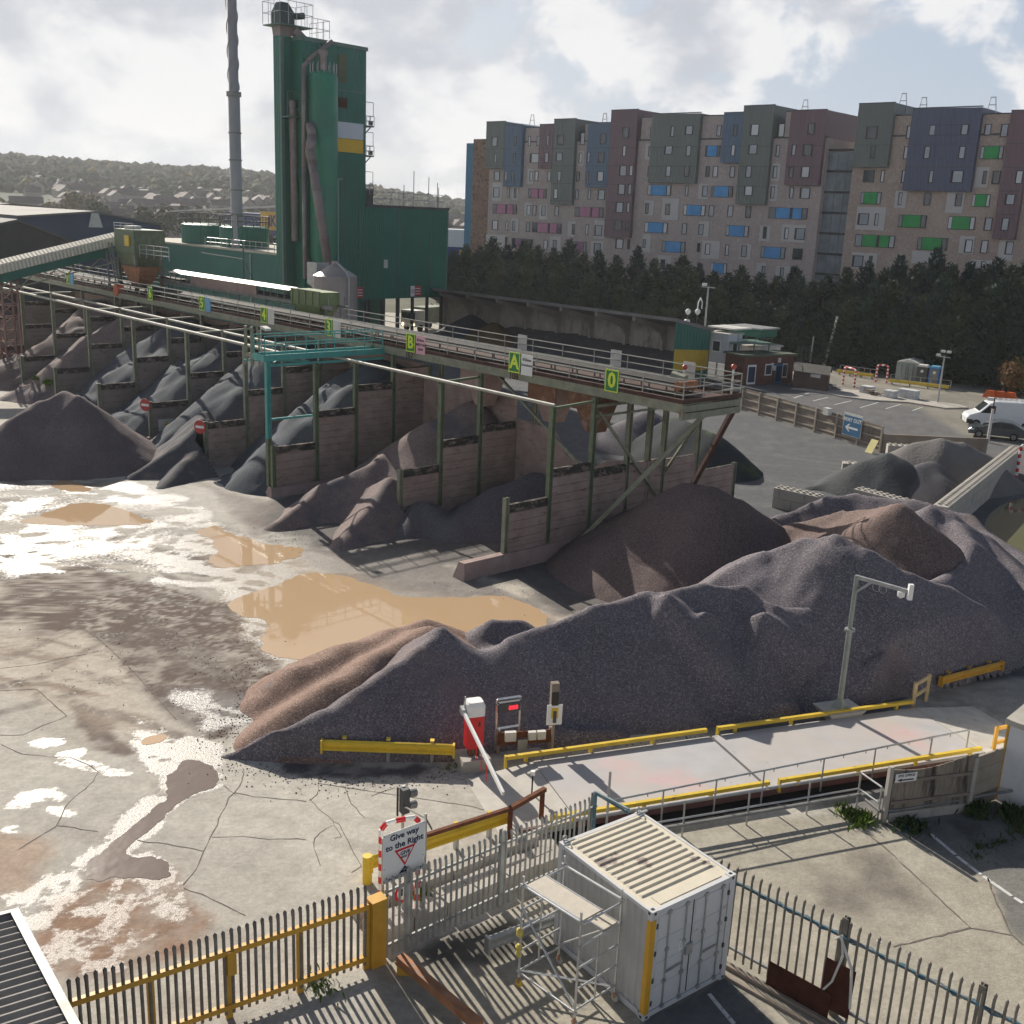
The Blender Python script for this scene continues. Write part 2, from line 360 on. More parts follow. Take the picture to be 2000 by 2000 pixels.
    m = zone(KP((370, 905), (520, 955), (480, 1010), (420, 960)), .4, .5, 10); lay(.7*m, (.22, .185, .17))  # floor darkened beside the bays: their shade and damp in one tint
    m = zone(KP((200, 890), (420, 930), (440, 985), (300, 975), (160, 940)), .5, .6, 11); lay(.6*m, (.50, .48, .44))
    # twin loader ruts curving through the mud
    for k, pts in enumerate(([(-20, 1150), (150, 1120), (300, 1150), (420, 1215), (500, 1300)], [(-20, 1040), (160, 1020), (330, 1060), (470, 1150)], [(60, 1250), (200, 1180), (330, 1190), (470, 1260)], [(-40, 1330), (120, 1290), (260, 1330), (400, 1370)])):
        P = [K(*p) for p in pts]
        for off in (-.95, .95):
            dmin = np.full(sh, 9.); 
            for a, b in zip(P[:-1], P[1:]):
                e = (b-a)[:2]; nn = np.array([-e[1], e[0]])/np.hypot(*e)*off; wx, wy = X-a[0]-nn[0], Y-a[1]-nn[1]; t = np.clip((wx*e[0]+wy*e[1])/(e@e), 0, 1); dmin = np.minimum(dmin, np.hypot(wx-e[0]*t, wy-e[1]*t))
            tr = sstep(dmin+.25*(n2-.5), .34, .12)*(.35+.65*sstep(fbm(X, Y, 2.5, 81+k), .35, .6)); lay(.6*tr, (.10, .075, .063)); wet = np.maximum(wet, .35*tr)
    # wet ground: standing film round the puddles and down the gutter
    m = zone(KP((240, 1345), (300, 1360), (360, 1385), (420, 1400), (425, 1475), (345, 1510), (262, 1600), (220, 1640), (150, 1680), (130, 1650), (255, 1525), (300, 1485), (235, 1400)), .22, .35, 12); wet = np.maximum(wet, m); lay(.35*m, (.24, .19, .16))
    m = zone(KP((330, 1300), (400, 1285), (480, 1320), (480, 1360), (400, 1380), (325, 1350)), .4, .8, 13); wet = np.maximum(wet, .8*m); lay(.5*m, (.26, .25, .25))
    m = zone(KP((380, 1000), (640, 1050), (740, 1110), (1050, 1160), (1020, 1210), (540, 1260), (470, 1210), (420, 1140), (370, 1060)), .6, .8, 14); wet = np.maximum(wet, .9*m); lay(.5*m, (.30, .23, .17))
    for k, (cx, cy, rx, ry) in enumerate([(80, 1500, 42, 16), (35, 1522, 30, 12), (120, 1528, 30, 9), (20, 1570, 30, 7), (150, 1440, 50, 9), (230, 1460, 30, 7), (95, 1400, 30, 7), (130, 1425, 22, 7), (185, 1450, 30, 9), (60, 1340, 14, 3)]):
        m = zone(KP(*[(cx+rx*math.cos(t/10*6.28), cy+ry*math.sin(t/10*6.28)) for t in range(10)]), .08, .4, 30+k); wet = np.maximum(wet, m)
    # the fenced yard on the right: older, browner concrete
    yard = [G(740, 1880), G(980, 1790), G(1150, 1625), G(1460, 1600), G(1725, 1590), G(2200, 1500), G(2400, 2100), G(1500, 2300), G(700, 2300)]
    m = zone(yard, .15); lay(.85*m, (.345, .315, .255)); lay(.5*m*sstep(n1, .4, .7), (.42, .39, .325)); wet = wet*(1-m)
    m2 = zone(GP(zz8, [(560, 800), (640, 740), (860, 740), (930, 620), (1050, 600), (1250, 800), (1450, 1000), (1300, 1020), (1050, 900), (900, 960), (680, 960)]), .5, .5, 15); lay(.8*m2, (.175, .158, .135))
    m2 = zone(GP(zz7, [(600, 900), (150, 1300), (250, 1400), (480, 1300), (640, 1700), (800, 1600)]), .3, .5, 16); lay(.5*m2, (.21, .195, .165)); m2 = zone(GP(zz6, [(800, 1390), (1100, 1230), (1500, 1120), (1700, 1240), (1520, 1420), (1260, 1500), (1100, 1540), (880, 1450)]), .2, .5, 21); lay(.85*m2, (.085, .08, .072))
    asph = zone(GP(zz8, [(1030, 395), (1600, 745), (1700, 745), (1860, 1120), (2400, 1500), (2400, 200), (1100, 360)]), .05, .1, 17); lay(asph*.9, (.155, .155, .15)); lay(asph*.5*sstep(n2, .45, .65), (.22, .215, .19))
    m2 = zone(GP(zz8, [(1480, 400), (1640, 440), (1720, 560), (1600, 570), (1500, 500)]), .2, .4, 18); lay(.6*m2, (.05, .05, .05))
    m2 = zone(GP(zz7, [(1150, 1760), (1760, 1420), (2300, 1900), (1900, 2400), (1000, 2400)]), .06, .1, 19); lay(.9*m2, (.115, .12, .125))
    wet *= np.clip(.15+1.25*sstep(.5*st2+.5*fbm(X, Y, 1.1, 61), .33, .58), 0, 1)
    wet = np.maximum(wet, wet_low*np.clip(.2+.6*sstep(fbm(X, Y, 2.2, 66), .42, .6), 0, 1))
    for pl, sf, sd_ in (([(1000, 1150), (880, 1225), (700, 1320), (640, 1395), (470, 1520), (400, 1640), (300, 1640), (180, 1740), (0, 1760), (0, 1990), (300, 1990), (430, 1800), (560, 1600), (760, 1440), (1010, 1270), (1090, 1140)], .12, 41), ([(1300, 900), (1400, 980), (1425, 1060), (1380, 1110), (1190, 1150), (1060, 1270), (910, 1420), (830, 1480), (810, 1520), (940, 1490), (1060, 1570), (1120, 1650), (1170, 1700), (1120, 1770), (1180, 1860), (1000, 1900), (960, 1800), (1060, 1700), (980, 1600), (780, 1540), (780, 1470), (1000, 1260), (1180, 1100), (1350, 1070)], .05, 42)):
        m = zone(GP(zz2, pl), sf, .25, sd_); wet = np.maximum(wet, m*np.clip(.45+.9*sstep(fbm(X, Y, 3.0, 62), .35, .55), 0, 1))
    col *= (.86+.28*fbm(X, Y, 4.5, 50, 3))[..., None]
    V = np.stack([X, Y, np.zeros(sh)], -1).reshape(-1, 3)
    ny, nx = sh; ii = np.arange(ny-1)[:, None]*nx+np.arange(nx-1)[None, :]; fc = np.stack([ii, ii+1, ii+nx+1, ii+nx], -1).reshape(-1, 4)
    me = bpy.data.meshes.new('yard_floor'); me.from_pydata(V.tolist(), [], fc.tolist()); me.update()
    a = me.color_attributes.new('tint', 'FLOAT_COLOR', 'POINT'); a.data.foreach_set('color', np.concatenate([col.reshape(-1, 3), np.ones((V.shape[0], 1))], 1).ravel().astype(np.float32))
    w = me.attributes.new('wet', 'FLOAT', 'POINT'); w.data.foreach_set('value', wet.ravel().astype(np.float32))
    m = bpy.data.materials.new('yard_floor'); m.use_nodes = True; nt = m.node_tree; N, L = nt.nodes, nt.links; b = N['Principled BSDF']
    at = N.new('ShaderNodeAttribute'); at.attribute_name = 'tint'; aw = N.new('ShaderNodeAttribute'); aw.attribute_name = 'wet'
    geo = N.new('ShaderNodeNewGeometry')
    def noise(sc, d=5, r=.65):
        n = N.new('ShaderNodeTexNoise'); L.new(geo.outputs['Position'], n.inputs['Vector']); n.inputs['Scale'].default_value = sc; n.inputs['Detail'].default_value = d; n.inputs['Roughness'].default_value = r; return n.outputs[0]
    def rg(x, a, bb, c, d):
        n = N.new('ShaderNodeMapRange'); L.new(x, n.inputs[0])
        for i, v in enumerate((a, bb, c, d)): n.inputs[i+1].default_value = v
        return n.outputs[0]
    def mt(op, a, bb):
        n = N.new('ShaderNodeMath'); n.operation = op
        for i, v in enumerate((a, bb)):
            if isinstance(v, (int, float)): n.inputs[i].default_value = v
            else: L.new(v, n.inputs[i])
        return n.outputs[0]
    fine = noise(7, 11, .75); med = noise(1.7, 6)
    wetn = rg(mt('ADD', mt('MULTIPLY', aw.outputs['Fac'], 1.0), mt('MULTIPLY', mt('SUBTRACT', fine, .5), 2.2)), .3, .75, 0, 1)
    sc = N.new('ShaderNodeVectorMath'); sc.operation = 'SCALE'; L.new(at.outputs['Color'], sc.inputs[0])
    L.new(mt('MULTIPLY', mt('MULTIPLY', rg(fine, .3, .7, .8, 1.2), rg(med, .3, .7, .86, 1.12)), rg(wetn, 0, 1, 1, .62)), sc.inputs['Scale'])
    L.new(sc.outputs[0], b.inputs['Base Color'])
    L.new(rg(wetn, 0, 1, .12, .38), b.inputs['Specular IOR Level'])
    L.new(mt('ADD', rg(wetn, 0, 1, .88, .42), mt('MULTIPLY', mt('SUBTRACT', med, .5), .15)), b.inputs['Roughness'])
    bp = N.new('ShaderNodeBump'); bp.inputs['Strength'].default_value = .55; bp.inputs['Distance'].default_value = .03; L.new(noise(13, 6, .7), bp.inputs['Height']); L.new(bp.outputs[0], b.inputs['Normal'])
    me.materials.append(m); o = link(bpy.data.objects.new('yard_floor', me)); o['kind'] = 'structure'
build_ground()

def smooth_poly(pts, it=2):
    P = [V3(p) for p in pts]
    for _ in range(it):
        Q = []
        for i in range(len(P)):
            a, b = P[i], P[(i+1) % len(P)]; Q += [a*.75+b*.25, a*.25+b*.75]
        P = Q
    return P
def water(name, c, rough, bump=.02):
    m = bpy.data.materials.new(name); m.use_nodes = True; nt = m.node_tree; b = nt.nodes['Principled BSDF']
    b.inputs['Base Color'].default_value = (*c, 1); b.inputs['Roughness'].default_value = rough; b.inputs['IOR'].default_value = 1.42
    g = nt.nodes.new('ShaderNodeNewGeometry'); n = nt.nodes.new('ShaderNodeTexNoise'); n.inputs['Scale'].default_value = 1.6; nt.links.new(g.outputs['Position'], n.inputs['Vector'])
    bp = nt.nodes.new('ShaderNodeBump'); bp.inputs['Strength'].default_value = bump; bp.inputs['Distance'].default_value = .05; nt.links.new(n.outputs[0], bp.inputs['Height']); nt.links.new(bp.outputs[0], b.inputs['Normal'])
    return m
WBR = water('muddy_water', (.50, .35, .215), .03); WGR = water('grey_water', (.135, .10, .085), .13, .2); WGN = water('green_water', (.13, .13, .07), .05)
def puddle(pts, m, it=2, amp=.25):
    P = smooth_poly([V3(p) for p in pts] if len(pts[0]) == 3 else KP(*pts), it); P = [a+(b-a)*k/4 for a, b in zip(P, P[1:]+P[:1]) for k in range(4)] if it < 3 else P; Q = []
    for i, p in enumerate(P):
        t = unit(P[(i+1) % len(P)]-P[i-1]); nrm = np.array([t[1], -t[0], 0])
        Q.append(p+nrm*((fbm(np.array([p[0]]), np.array([p[1]]), 1.2, 60)[0]-.5)*amp*2+(fbm(np.array([p[0]]), np.array([p[1]]), 4.5, 63, 2)[0]-.5)*amp*1.1)+UZ*.006)
    mb = MB(); mb.face(Q); return struct('puddle', mb, m)
puddle([(425, 1140), (470, 1118), (520, 1106), (560, 1084), (600, 1080), (660, 1088), (720, 1113), (780, 1130), (870, 1126), (940, 1122), (1000, 1138), (1040, 1165), (1030, 1190), (980, 1215), (840, 1230), (700, 1245), (560, 1247), (500, 1238), (482, 1215), (500, 1195), (515, 1180), (500, 1167), (440, 1158)], WBR, 3)
puddle([(365, 1000), (410, 994), (440, 1008), (520, 1028), (580, 1040), (565, 1053), (500, 1066), (420, 1072), (388, 1062), (420, 1045), (400, 1020)], WBR, 3, .5)
puddle([(26, 986), (75, 971), (130, 951), (165, 948), (230, 957), (262, 976), (305, 985), (250, 991), (180, 992), (90, 992)], WBR, 2, .2)
puddle([(96, 909), (125, 904), (152, 914), (182, 925), (150, 929), (110, 923)], WBR, 2, .3)
puddle(GP(zz2, [(1040, 1070), (1130, 930), (1200, 905), (1310, 950), (1375, 1010), (1390, 1050), (1340, 1095), (1190, 1130), (1110, 1200), (1010, 1290), (900, 1395), (815, 1470), (790, 1520), (840, 1535), (950, 1515), (1040, 1570), (1075, 1640), (1000, 1690), (860, 1660), (720, 1650), (600, 1690), (520, 1670), (540, 1570), (700, 1460), (860, 1290), (1000, 1200), (1060, 1130)]), WGR, 2, .16)
puddle([(262, 1395), (300, 1382), (325, 1388), (300, 1402), (270, 1408)], WBR, 2, .1)
puddle([(1850, 1000), (1880, 950), (1990, 930), (2000, 1090), (1932, 1062), (1890, 1030)], WGN, 2, .1)

def strip(name, pts, w, m, z=.006, jit=0, kind='structure'):
    mb = MB(); P = []
    for a, b in zip(pts[:-1], pts[1:]):
        n = max(1, int(np.linalg.norm(V3(b)-V3(a))/.22)) if jit else 1
        P += [V3(a)+(V3(b)-V3(a))*i/n for i in range(n)]
    P.append(V3(pts[-1]))
    if jit: P = [p+np.array([random.uniform(-jit, jit), random.uniform(-jit, jit), 0]) for p in P]
    vs = []
    for i, p in enumerate(P):
        d = unit(P[min(i+1, len(P)-1)]-P[max(i-1, 0)]); n = np.array([-d[1], d[0], 0]); ww = w*(random.uniform(.45, 1.5) if jit else 1)
        vs += [p+n*ww/2+UZ*z, p-n*ww/2+UZ*z]
    mb.add(vs, [(2*i, 2*i+1, 2*i+3, 2*i+2) for i in range(len(P)-1)])
    return struct(name, mb, m)
MCR = mat('crack', (.16, .14, .12), .95, 0, .3, 6); MWL = mat('line_paint', (.62, .62, .60), .7, 0, .2, 5, stain=((.25, .25, .24), 7, .55, .1))
for pts in ([(1530, 970), (1525, 1050), (1480, 1120), (1440, 1160), (1390, 1250), (1370, 1320), (1330, 1400), (1280, 1490), (1250, 1570), (1200, 1640), (1155, 1700)], [(1155, 1720), (1270, 1760), (1400, 1820), (1500, 1870), (1545, 1900)],
            [(1480, 1120), (1600, 1145), (1800, 1165), (1932, 1175)], [(1330, 1400), (1500, 1395), (1700, 1412), (1932, 1415)], [(860, 1420), (1000, 1440), (1150, 1465), (1280, 1490)],
            [(0, 820), (140, 880), (300, 895), (440, 900), (560, 945), (615, 995), (590, 1050), (470, 1150), (400, 1220), (360, 1330), (620, 1365)], [(360, 1330), (230, 1410), (110, 1480)], [(0, 760), (140, 760), (270, 700), (410, 645)], [(1410, 1080), (1480, 1130)], [(0, 340), (200, 320), (420, 270), (600, 240)]):
    strip('crack', GP(zz2, pts), .024, MCR, jit=.03)
for pts in ([(20, 240), (120, 340), (240, 430), (300, 520), (350, 640), (410, 740), (340, 790)], [(190, 430), (50, 530), (60, 640), (100, 740)], [(100, 60), (80, 200), (20, 250)], [(200, 530), (260, 520), (190, 400)], [(270, 130), (330, 270), (430, 380)], [(480, 210), (660, 150)]):
    strip('crack', GP(zz6, pts), .02, MCR, jit=.03)
for pts in ([(1595, 1070), (1110, 1190)], [(1595, 1070), (1850, 1115)], [(940, 470), (1050, 560), (1595, 1070)], [(1700, 760), (1770, 930), (1850, 1110), (1932, 1180)]):
    strip('crack', GP(zz8, pts), .04, MCR, jit=.02)
for pts in ([(1345, 480), (1500, 610)], [(1510, 620), (1660, 735)], [(1675, 745), (1855, 870)], [(1870, 880), (1925, 915)]): strip('road_line', GP(zz8, pts), .11, MWL)
strip('road_line', GP(zz7, [(1640, 1550), (1830, 1777)]), .1, MWL); strip('road_line', GP(zz8, [(1010, 1145), (1030, 1165)]), .1, MWL)
for pts in ([(480, 60), (640, 170), (830, 350), (1110, 665)], [(0, 480), (230, 470), (420, 640)]): strip('slab_joint', GP(zz2, pts), .03, MCR, jit=.008)
strip('slab_joint', [WB(24.3, 22.2), WB(24.6, 28.4)], .05, MCR, jit=.01); strip('slab_joint', [G(620, 1530), G(920, 1575), G(1010, 1600)], .03, MCR, jit=.008)
for x0, y0, x1, y1 in ((380, 750, 480, 717), (510, 770, 612, 745), (655, 795, 770, 768), (828, 815, 950, 780), (1000, 822, 1100, 793), (1180, 835, 1250, 810)):
    strip('parking_line', [G(1440+x0*.2899, 560+y0*.2899), G(1440+x1*.2899, 560+y1*.2899)], .12, MWL)

# ------------------------------------------------------------------ heaps of stone
def ridge(px, py, bx, by, slope=.72):
    lo, hi = 0., 12.
    for _ in range(40):
        z = (lo+hi)/2; p = G(px, py, z); b = G(bx, by)
        if np.linalg.norm(p[:2])-np.linalg.norm(b[:2]) > z/slope: lo = z      # too far back: raise
        else: hi = z
    return G(px, py, z)
def heap(name, label, ridges, m, slope=.72, res=.2, rough=.12, sd=0, cat='heap', round_=.28, holes=(), clip=None, group=None, pen=None):
    A = np.array([p for r in ridges for p in r]); zm = A[:, 2].max(); mg = zm/slope+1
    xs = np.arange(A[:, 0].min()-mg, A[:, 0].max()+mg, res); ys = np.arange(A[:, 1].min()-mg, A[:, 1].max()+mg, res)
    X, Y = np.meshgrid(xs, ys); wx = X+(fbm(X, Y, .35, 70+sd, 3)-.5)*.6; wy = Y+(fbm(X, Y, .35, 80+sd, 3)-.5)*.6
    h = np.full(X.shape, -9.)
    for r in ridges:
        r = [V3(p) for p in r]
        if len(r) == 1: r = [r[0], r[0]+np.array([.01, 0, 0])]
        for a, b in zip(r[:-1], r[1:]):
            e = b-a; t = np.clip(((wx-a[0])*e[0]+(wy-a[1])*e[1])/(e[:2]@e[:2]+1e-9), 0, 1)
            d = np.hypot(wx-a[0]-e[0]*t, wy-a[1]-e[1]*t); hh = a[2]+e[2]*t-slope*(np.sqrt(d*d+round_**2)-round_)
            k = .12; mx = np.maximum(h, hh); h = mx+k*np.log(np.exp((h-mx)/k)+np.exp((hh-mx)/k))*(np.abs(h-hh) < 3)
    for hx, hy, hr, hd in holes: h -= hd*np.exp(-((X-hx)**2+(Y-hy)**2)/hr**2)
    h += (fbm(X, Y, .45, 90+sd, 3)-.5)*rough*3*sstep(h, 0, 1.5)+(fbm(X, Y, 3.4, 95+sd, 3)-.5)*rough*.55
    if pen is not None: h = h-pen(X, Y)
    h = np.where(h < .25, h+.0, h)
    keep = h > -.45
    if clip is not None: keep &= clip(X, Y, h)
    ny, nx = X.shape; q = keep[:-1, :-1] & keep[1:, :-1] & keep[:-1, 1:] & keep[1:, 1:]
    ii = np.arange(ny-1)[:, None]*nx+np.arange(nx-1)[None, :]; fc = np.stack([ii, ii+1, ii+nx+1, ii+nx], -1)[q]
    V = np.stack([X, Y, h], -1).reshape(-1, 3); used, inv = np.unique(fc, return_inverse=True)
    mb = MB(); c = A.mean(0); c[2] = 0
    mb.v = V[used].tolist(); mb.f = inv.reshape(-1, 4).tolist()
    o = obj(name, mb, m, smooth=True, loc=c); return tag(o, label, cat, group)
PEN = lambda X, Y: 2.2*np.maximum(0, np.interp(X, [-8.5, -5.3, -1.5, 0, 1.2, 12.6, 13.6, 15.6, 18.6, 22], [28.7, 29.05, 29.15, 29.9, 30.1, 34.2, 35.6, 36.6, 38.3, 40])-Y)
def gravel(name, c, c2, amt=.8, gs=14, K_=1.7, var=.2, vs=.35, stain=None): return mat(name, c, .88, 0, var, vs, bump=1.0, bs=20, spec=.15, grain=(gs*K_, c2, amt), stain=stain)
GP1 = gravel('gravel_purple', (.152, .136, .152), (.35, .315, .325), .8, 16, stain=((.215, .165, .155), .2, .56, .2))
GPB = gravel('gravel_brown', (.23, .15, .12), (.42, .32, .27), .8, 16, stain=((.20, .17, .18), .4, .6, .15)); GPR = gravel('gravel_redbrown', (.165, .118, .105), (.33, .25, .22), .75, 16, stain=((.15, .135, .145), .4, .58, .15)); GPD = gravel('gravel_dark', (.13, .12, .135), (.24, .22, .23), .7, 16)
GPM = gravel('gravel_maroon', (.15, .112, .105), (.29, .225, .215), .7, 18); SND = gravel('stone_dust', (.105, .102, .112), (.17, .167, .175), .4, 22, stain=((.21, .17, .16), .5, .58, .12)); GBL = gravel('gravel_blue', (.085, .096, .113), (.15, .165, .185), .4, 18)
GPK = gravel('stone_pink', (.22, .17, .16), (.33, .27, .25), .6, 16, stain=((.13, .12, .13), .35, .52, .12))
RK = lambda *q: [ridge(*(v*1.0352 for v in p)) for p in q]
P1 = RK((425, 1429, 440, 1443), (530, 1388, 535, 1456), (625, 1346, 620, 1462), (690, 1305, 680, 1460), (750, 1264, 738, 1456), (800, 1222, 790, 1450), (842, 1183, 834, 1440), (880, 1200, 880, 1428), (960, 1192, 960, 1412), (1040, 1180, 1040, 1404), (1120, 1148, 1120, 1396), (1220, 1118, 1230, 1380), (1320, 1100, 1330, 1368), (1400, 1108, 1400, 1362))+[K(1450, 1140, 2.8), K(1510, 1152, 2.55), K(1576, 1128, 2.75), K(1630, 1165, 2.2)]
P1s = [[K(1444, 1150, 2.9), K(1430, 1215, 1.9), K(1425, 1290, .8)], [K(1532, 1172, 2.3), K(1462, 1212, 1.75), K(1450, 1285, .8)], [K(1576, 1128, 2.75), K(1600, 1185, 2.0)], [K(1252, 1116, 3.5), K(1225, 1175, 2.5)], [K(1330, 1150, 2.9), K(1340, 1205, 2.0)]]
P1b = [K(500, 1310, .35), K(560, 1262, .85), K(645, 1222, 1.25), K(740, 1190, 1.5), K(812, 1167, 1.7)]
P1e = [K(500, 1370, .45), K(560, 1338, .9), K(640, 1290, 1.4), K(720, 1238, 1.8), K(800, 1184, 2.1)]
_P1c = 0
P1c = [K(930, 1168, 1.7), K(985, 1172, 1.6)]
P1d = [K(1444, 1352, .4), K(1515, 1292, 1.05), K(1585, 1256, 1.45), K(1674, 1234, 1.65), K(1745, 1212, 1.85), K(1851, 1220, 1.6), K(1900, 1245, 1.0)]
print('P1', [p.round(1).tolist() for p in P1]); print('P1d', [p.round(1).tolist() for p in P1d])
_hole = K(905, 1232, 1.6)
heap('gravel_heap', 'long purple grey gravel heap along the near edge of the wet yard, behind the weighbridge', [P1, P1c, P1d, [K(1075, 1376, .55), K(1110, 1384, .45), K(1160, 1380, .4)], [K(590, 1458, .14), K(700, 1464, .2), K(835, 1450, .14)]]+P1s, GP1, sd=1, pen=PEN, slope=.8, res=.12, rough=.13, round_=.15, holes=[(_hole[0], _hole[1], .8, 1.1), (11.25, 33.4, 1.25, 2.2)])
heap('gravel_heap', 'low brown gravel ridge beside the big muddy puddle, left end of the stockpile', [P1b, P1e], GPB, sd=2, res=.14, slope=.62, rough=.09, round_=.25)

def loose_stones():
    rd = random.Random(77); mb = MB(); spots = []
    for a, b, n, sp in ((K(430, 1440), K(640, 1475), 260, .5), (K(640, 1475), K(870, 1462), 260, .35), (K(410, 1400), K(495, 1330), 200, .5), (K(500, 1330), K(480, 1250), 120, .6), (K(1000, 1440), K(1380, 1385), 260, .2), (K(900, 1100), K(1240, 1120), 260, 1.2), (K(480, 1005), K(740, 1045), 200, .8), (K(170, 1190), K(480, 1340), 160, 2.2), (K(1380, 1385), K(1720, 1345), 160, .2)):
        for _ in range(n): f = rd.random(); spots.append((V3(a)+(V3(b)-V3(a))*f+np.array([rd.gauss(0, sp), rd.gauss(0, sp), 0])))
    for p in spots:
        r = rd.uniform(.012, .034); az = rd.random()*6.283; t = [p+np.array([r*math.cos(az+k*1.571)*rd.uniform(.7, 1.2), r*math.sin(az+k*1.571)*rd.uniform(.7, 1.2), r*.25]) for k in range(4)]
        mb.add(t+[p+UZ*r*rd.uniform(.8, 1.2), p-UZ*.01], [(0, 1, 4), (1, 2, 4), (2, 3, 4), (3, 0, 4), (1, 0, 5), (2, 1, 5), (3, 2, 5), (0, 3, 5)])
    o = obj('loose_stones', mb, mat('loose_stone', (.16, .14, .145), .85, 0, .5, 6)); o['kind'] = 'stuff'
loose_stones()
# the rest of the stockpile on the right
P2 = [K(1345, 1100, 2.6), K(1440, 1045, 3.7), K(1515, 1012, 4.4), K(1572, 1006, 4.7), K(1640, 1040, 4.3), K(1720, 1085, 3.6), K(1790, 1110, 3.0), K(1880, 1160, 2.2)]
P2b = [K(1440, 1060, 3.3), K(1400, 1085, 2.7)]
P3 = [K(1500, 985, 3.0), K(1590, 965, 3.9), K(1700, 948, 5.2), K(1712, 985, 4.3), K(1722, 1030, 3.4)]
P3b = [K(1470, 965, 2.2), K(1560, 940, 2.9), K(1620, 932, 3.1), K(1720, 945, 3.2), K(1830, 975, 3.0), K(1960, 1070, 2.2)]
P3c = [K(1760, 955, 4.5), K(1795, 972, 4.2), K(1838, 1025, 3.7), K(1816, 1068, 3.2), K(1752, 1099, 3.2)]
P3d = [K(1795, 972, 4.2), K(1860, 1012, 3.5), K(1950, 1100, 2.6)]
P4 = [K(1290, 912, 4.2), K(1340, 922, 4.2), K(1400, 948, 3.8), K(1450, 980, 3.1), K(1490, 1005, 2.5)]
P4b = [K(1300, 930, 3.9), K(1280, 1000, 2.2), K(1270, 1060, .8)]
heap('gravel_heap', 'dark purple gravel heap with a sharp peak in the middle of the stockpile', [P2, P2b], GP1, pen=PEN, sd=3, res=.16, rough=.14, slope=.78, round_=.15)
heap('gravel_heap', 'tallest gravel heap with a reddish brown peak in front of the concrete block bay', [P3], GPR, pen=PEN, sd=4, res=.18, rough=.12, slope=.78, round_=.15)
heap('gravel_heap', 'broad purplish gravel heap behind the reddish brown peak, against the block bay', [P3b, P3c, P3d], GP1, pen=PEN, sd=5, res=.2, rough=.12, slope=.78, round_=.15)
heap('gravel_heap', 'maroon gravel heap banked up against the outer face of the end bay wall', [P4, P4b], GPM, sd=6, res=.18, rough=.08)
for p in (P1, P1d, P2, P3, P3b, P4): print([q.round(1).tolist() for q in p])

# left and bay heaps
L1 = [K(20, 790, 2.9), K(75, 757, 3.7), K(120, 738, 4.2), K(150, 748, 4.0), K(200, 795, 2.6)]
L1b = [K(60, 850, 1.3), K(110, 800, 2.6), K(120, 742, 4.0)]
heap('sand_heap', 'dark brown sand heap in the yard, at the left edge before the bays', [L1, L1b], mat('dark_sand', (.16, .13, .13), .9, 0, .2, .5, bump=.7, bs=12, grain=(24, (.21, .18, .18), .4)), sd=7, res=.2, rough=.09, slope=.78, round_=.2)
L2 = [K(387, 778, 2.9), K(372, 806, 2.4), K(335, 840, 1.55), K(258, 890, .35)]
def clip2(X, Y, h):
    s = (X-OO[0])*ua[0]+(Y-OO[1])*ua[1]; t = (X-OO[0])*ub[0]+(Y-OO[1])*ub[1]; return (s > 25.6) | (t < -5.4)
heap('dust_heap', 'dark grey stone dust heap spilling out beside the second no entry sign', [L2, [K(384, 792, 2.7), K(372, 850, 1.3), K(300, 915, .15)], [K(384, 792, 2.7), K(395, 850, 1.2)]], SND, sd=8, res=.18, rough=.08, slope=.78, round_=.2, clip=clip2)
def bay(s0, s1, zt, tf, m, label, sd, tb=5.3, tilt=0.):
    res = .3; S, T = np.meshgrid(np.arange(s0+.12, s1-.1, res), np.arange(tf-4.5, tb+.1, res)); X = OO[0]+ua[0]*S+ub[0]*T; Y = OO[1]+ua[1]*S+ub[1]*T
    sm = (s0+s1)/2+tilt; front = tf+.14*(S-sm)**2+(fbm(X, Y, .3, sd, 3)-.5)*3
    h = .62*(T-front); h = np.minimum(h, zt-.10*np.abs(S-sm)-.25*np.maximum(0, T-4))+(fbm(S*1.6, T*.35, .7, sd+4, 3)-.5)*.3+(fbm(X, Y, 2.6, sd+9, 2)-.5)*.07
    keep = h > -.45; ny, nx = X.shape; q = keep[:-1, :-1] & keep[1:, :-1] & keep[:-1, 1:] & keep[1:, 1:]
    ii = np.arange(ny-1)[:, None]*nx+np.arange(nx-1)[None, :]; fc = np.stack([ii, ii+nx, ii+nx+1, ii+1], -1)[q]; V = np.stack([X, Y, h], -1).reshape(-1, 3); used, inv = np.unique(fc, return_inverse=True); mb = MB(); mb.v = V[used].tolist(); mb.f = inv.reshape(-1, 4).tolist()
    tag(obj('stone_heap', mb, m, smooth=True, loc=ST(sm, 0)), label, 'heap')
SW = [0, 8.6, 17.2, 25.4, 33.4, 42.1, 50.7, 58.4, 66.0, 74]
bay(17.2, 25.4, 7.0, -6.5, GBL, 'blue grey stone filling the bay left of the teal platform leg', 11, tilt=-1)
bay(25.4, 33.4, 7.0, -7.5, GBL, 'blue grey stone in the bay behind the dust heap with the no entry sign', 12)
bay(33.4, 42.1, 7.0, -7, GBL, 'blue grey stone in the bay under the number five sign', 13)
bay(42.1, 50.7, 7.0, -7, GBL, 'blue grey stone in the bay under the number six sign', 14)
bay(50.7, 58.4, 7, -7.5, GPK, 'pinkish grey stone in the second bay from the lattice column', 15)
bay(58.4, 66, 6.8, -7.5, GPK, 'pale grey stone in the bay beside the lattice column', 16)
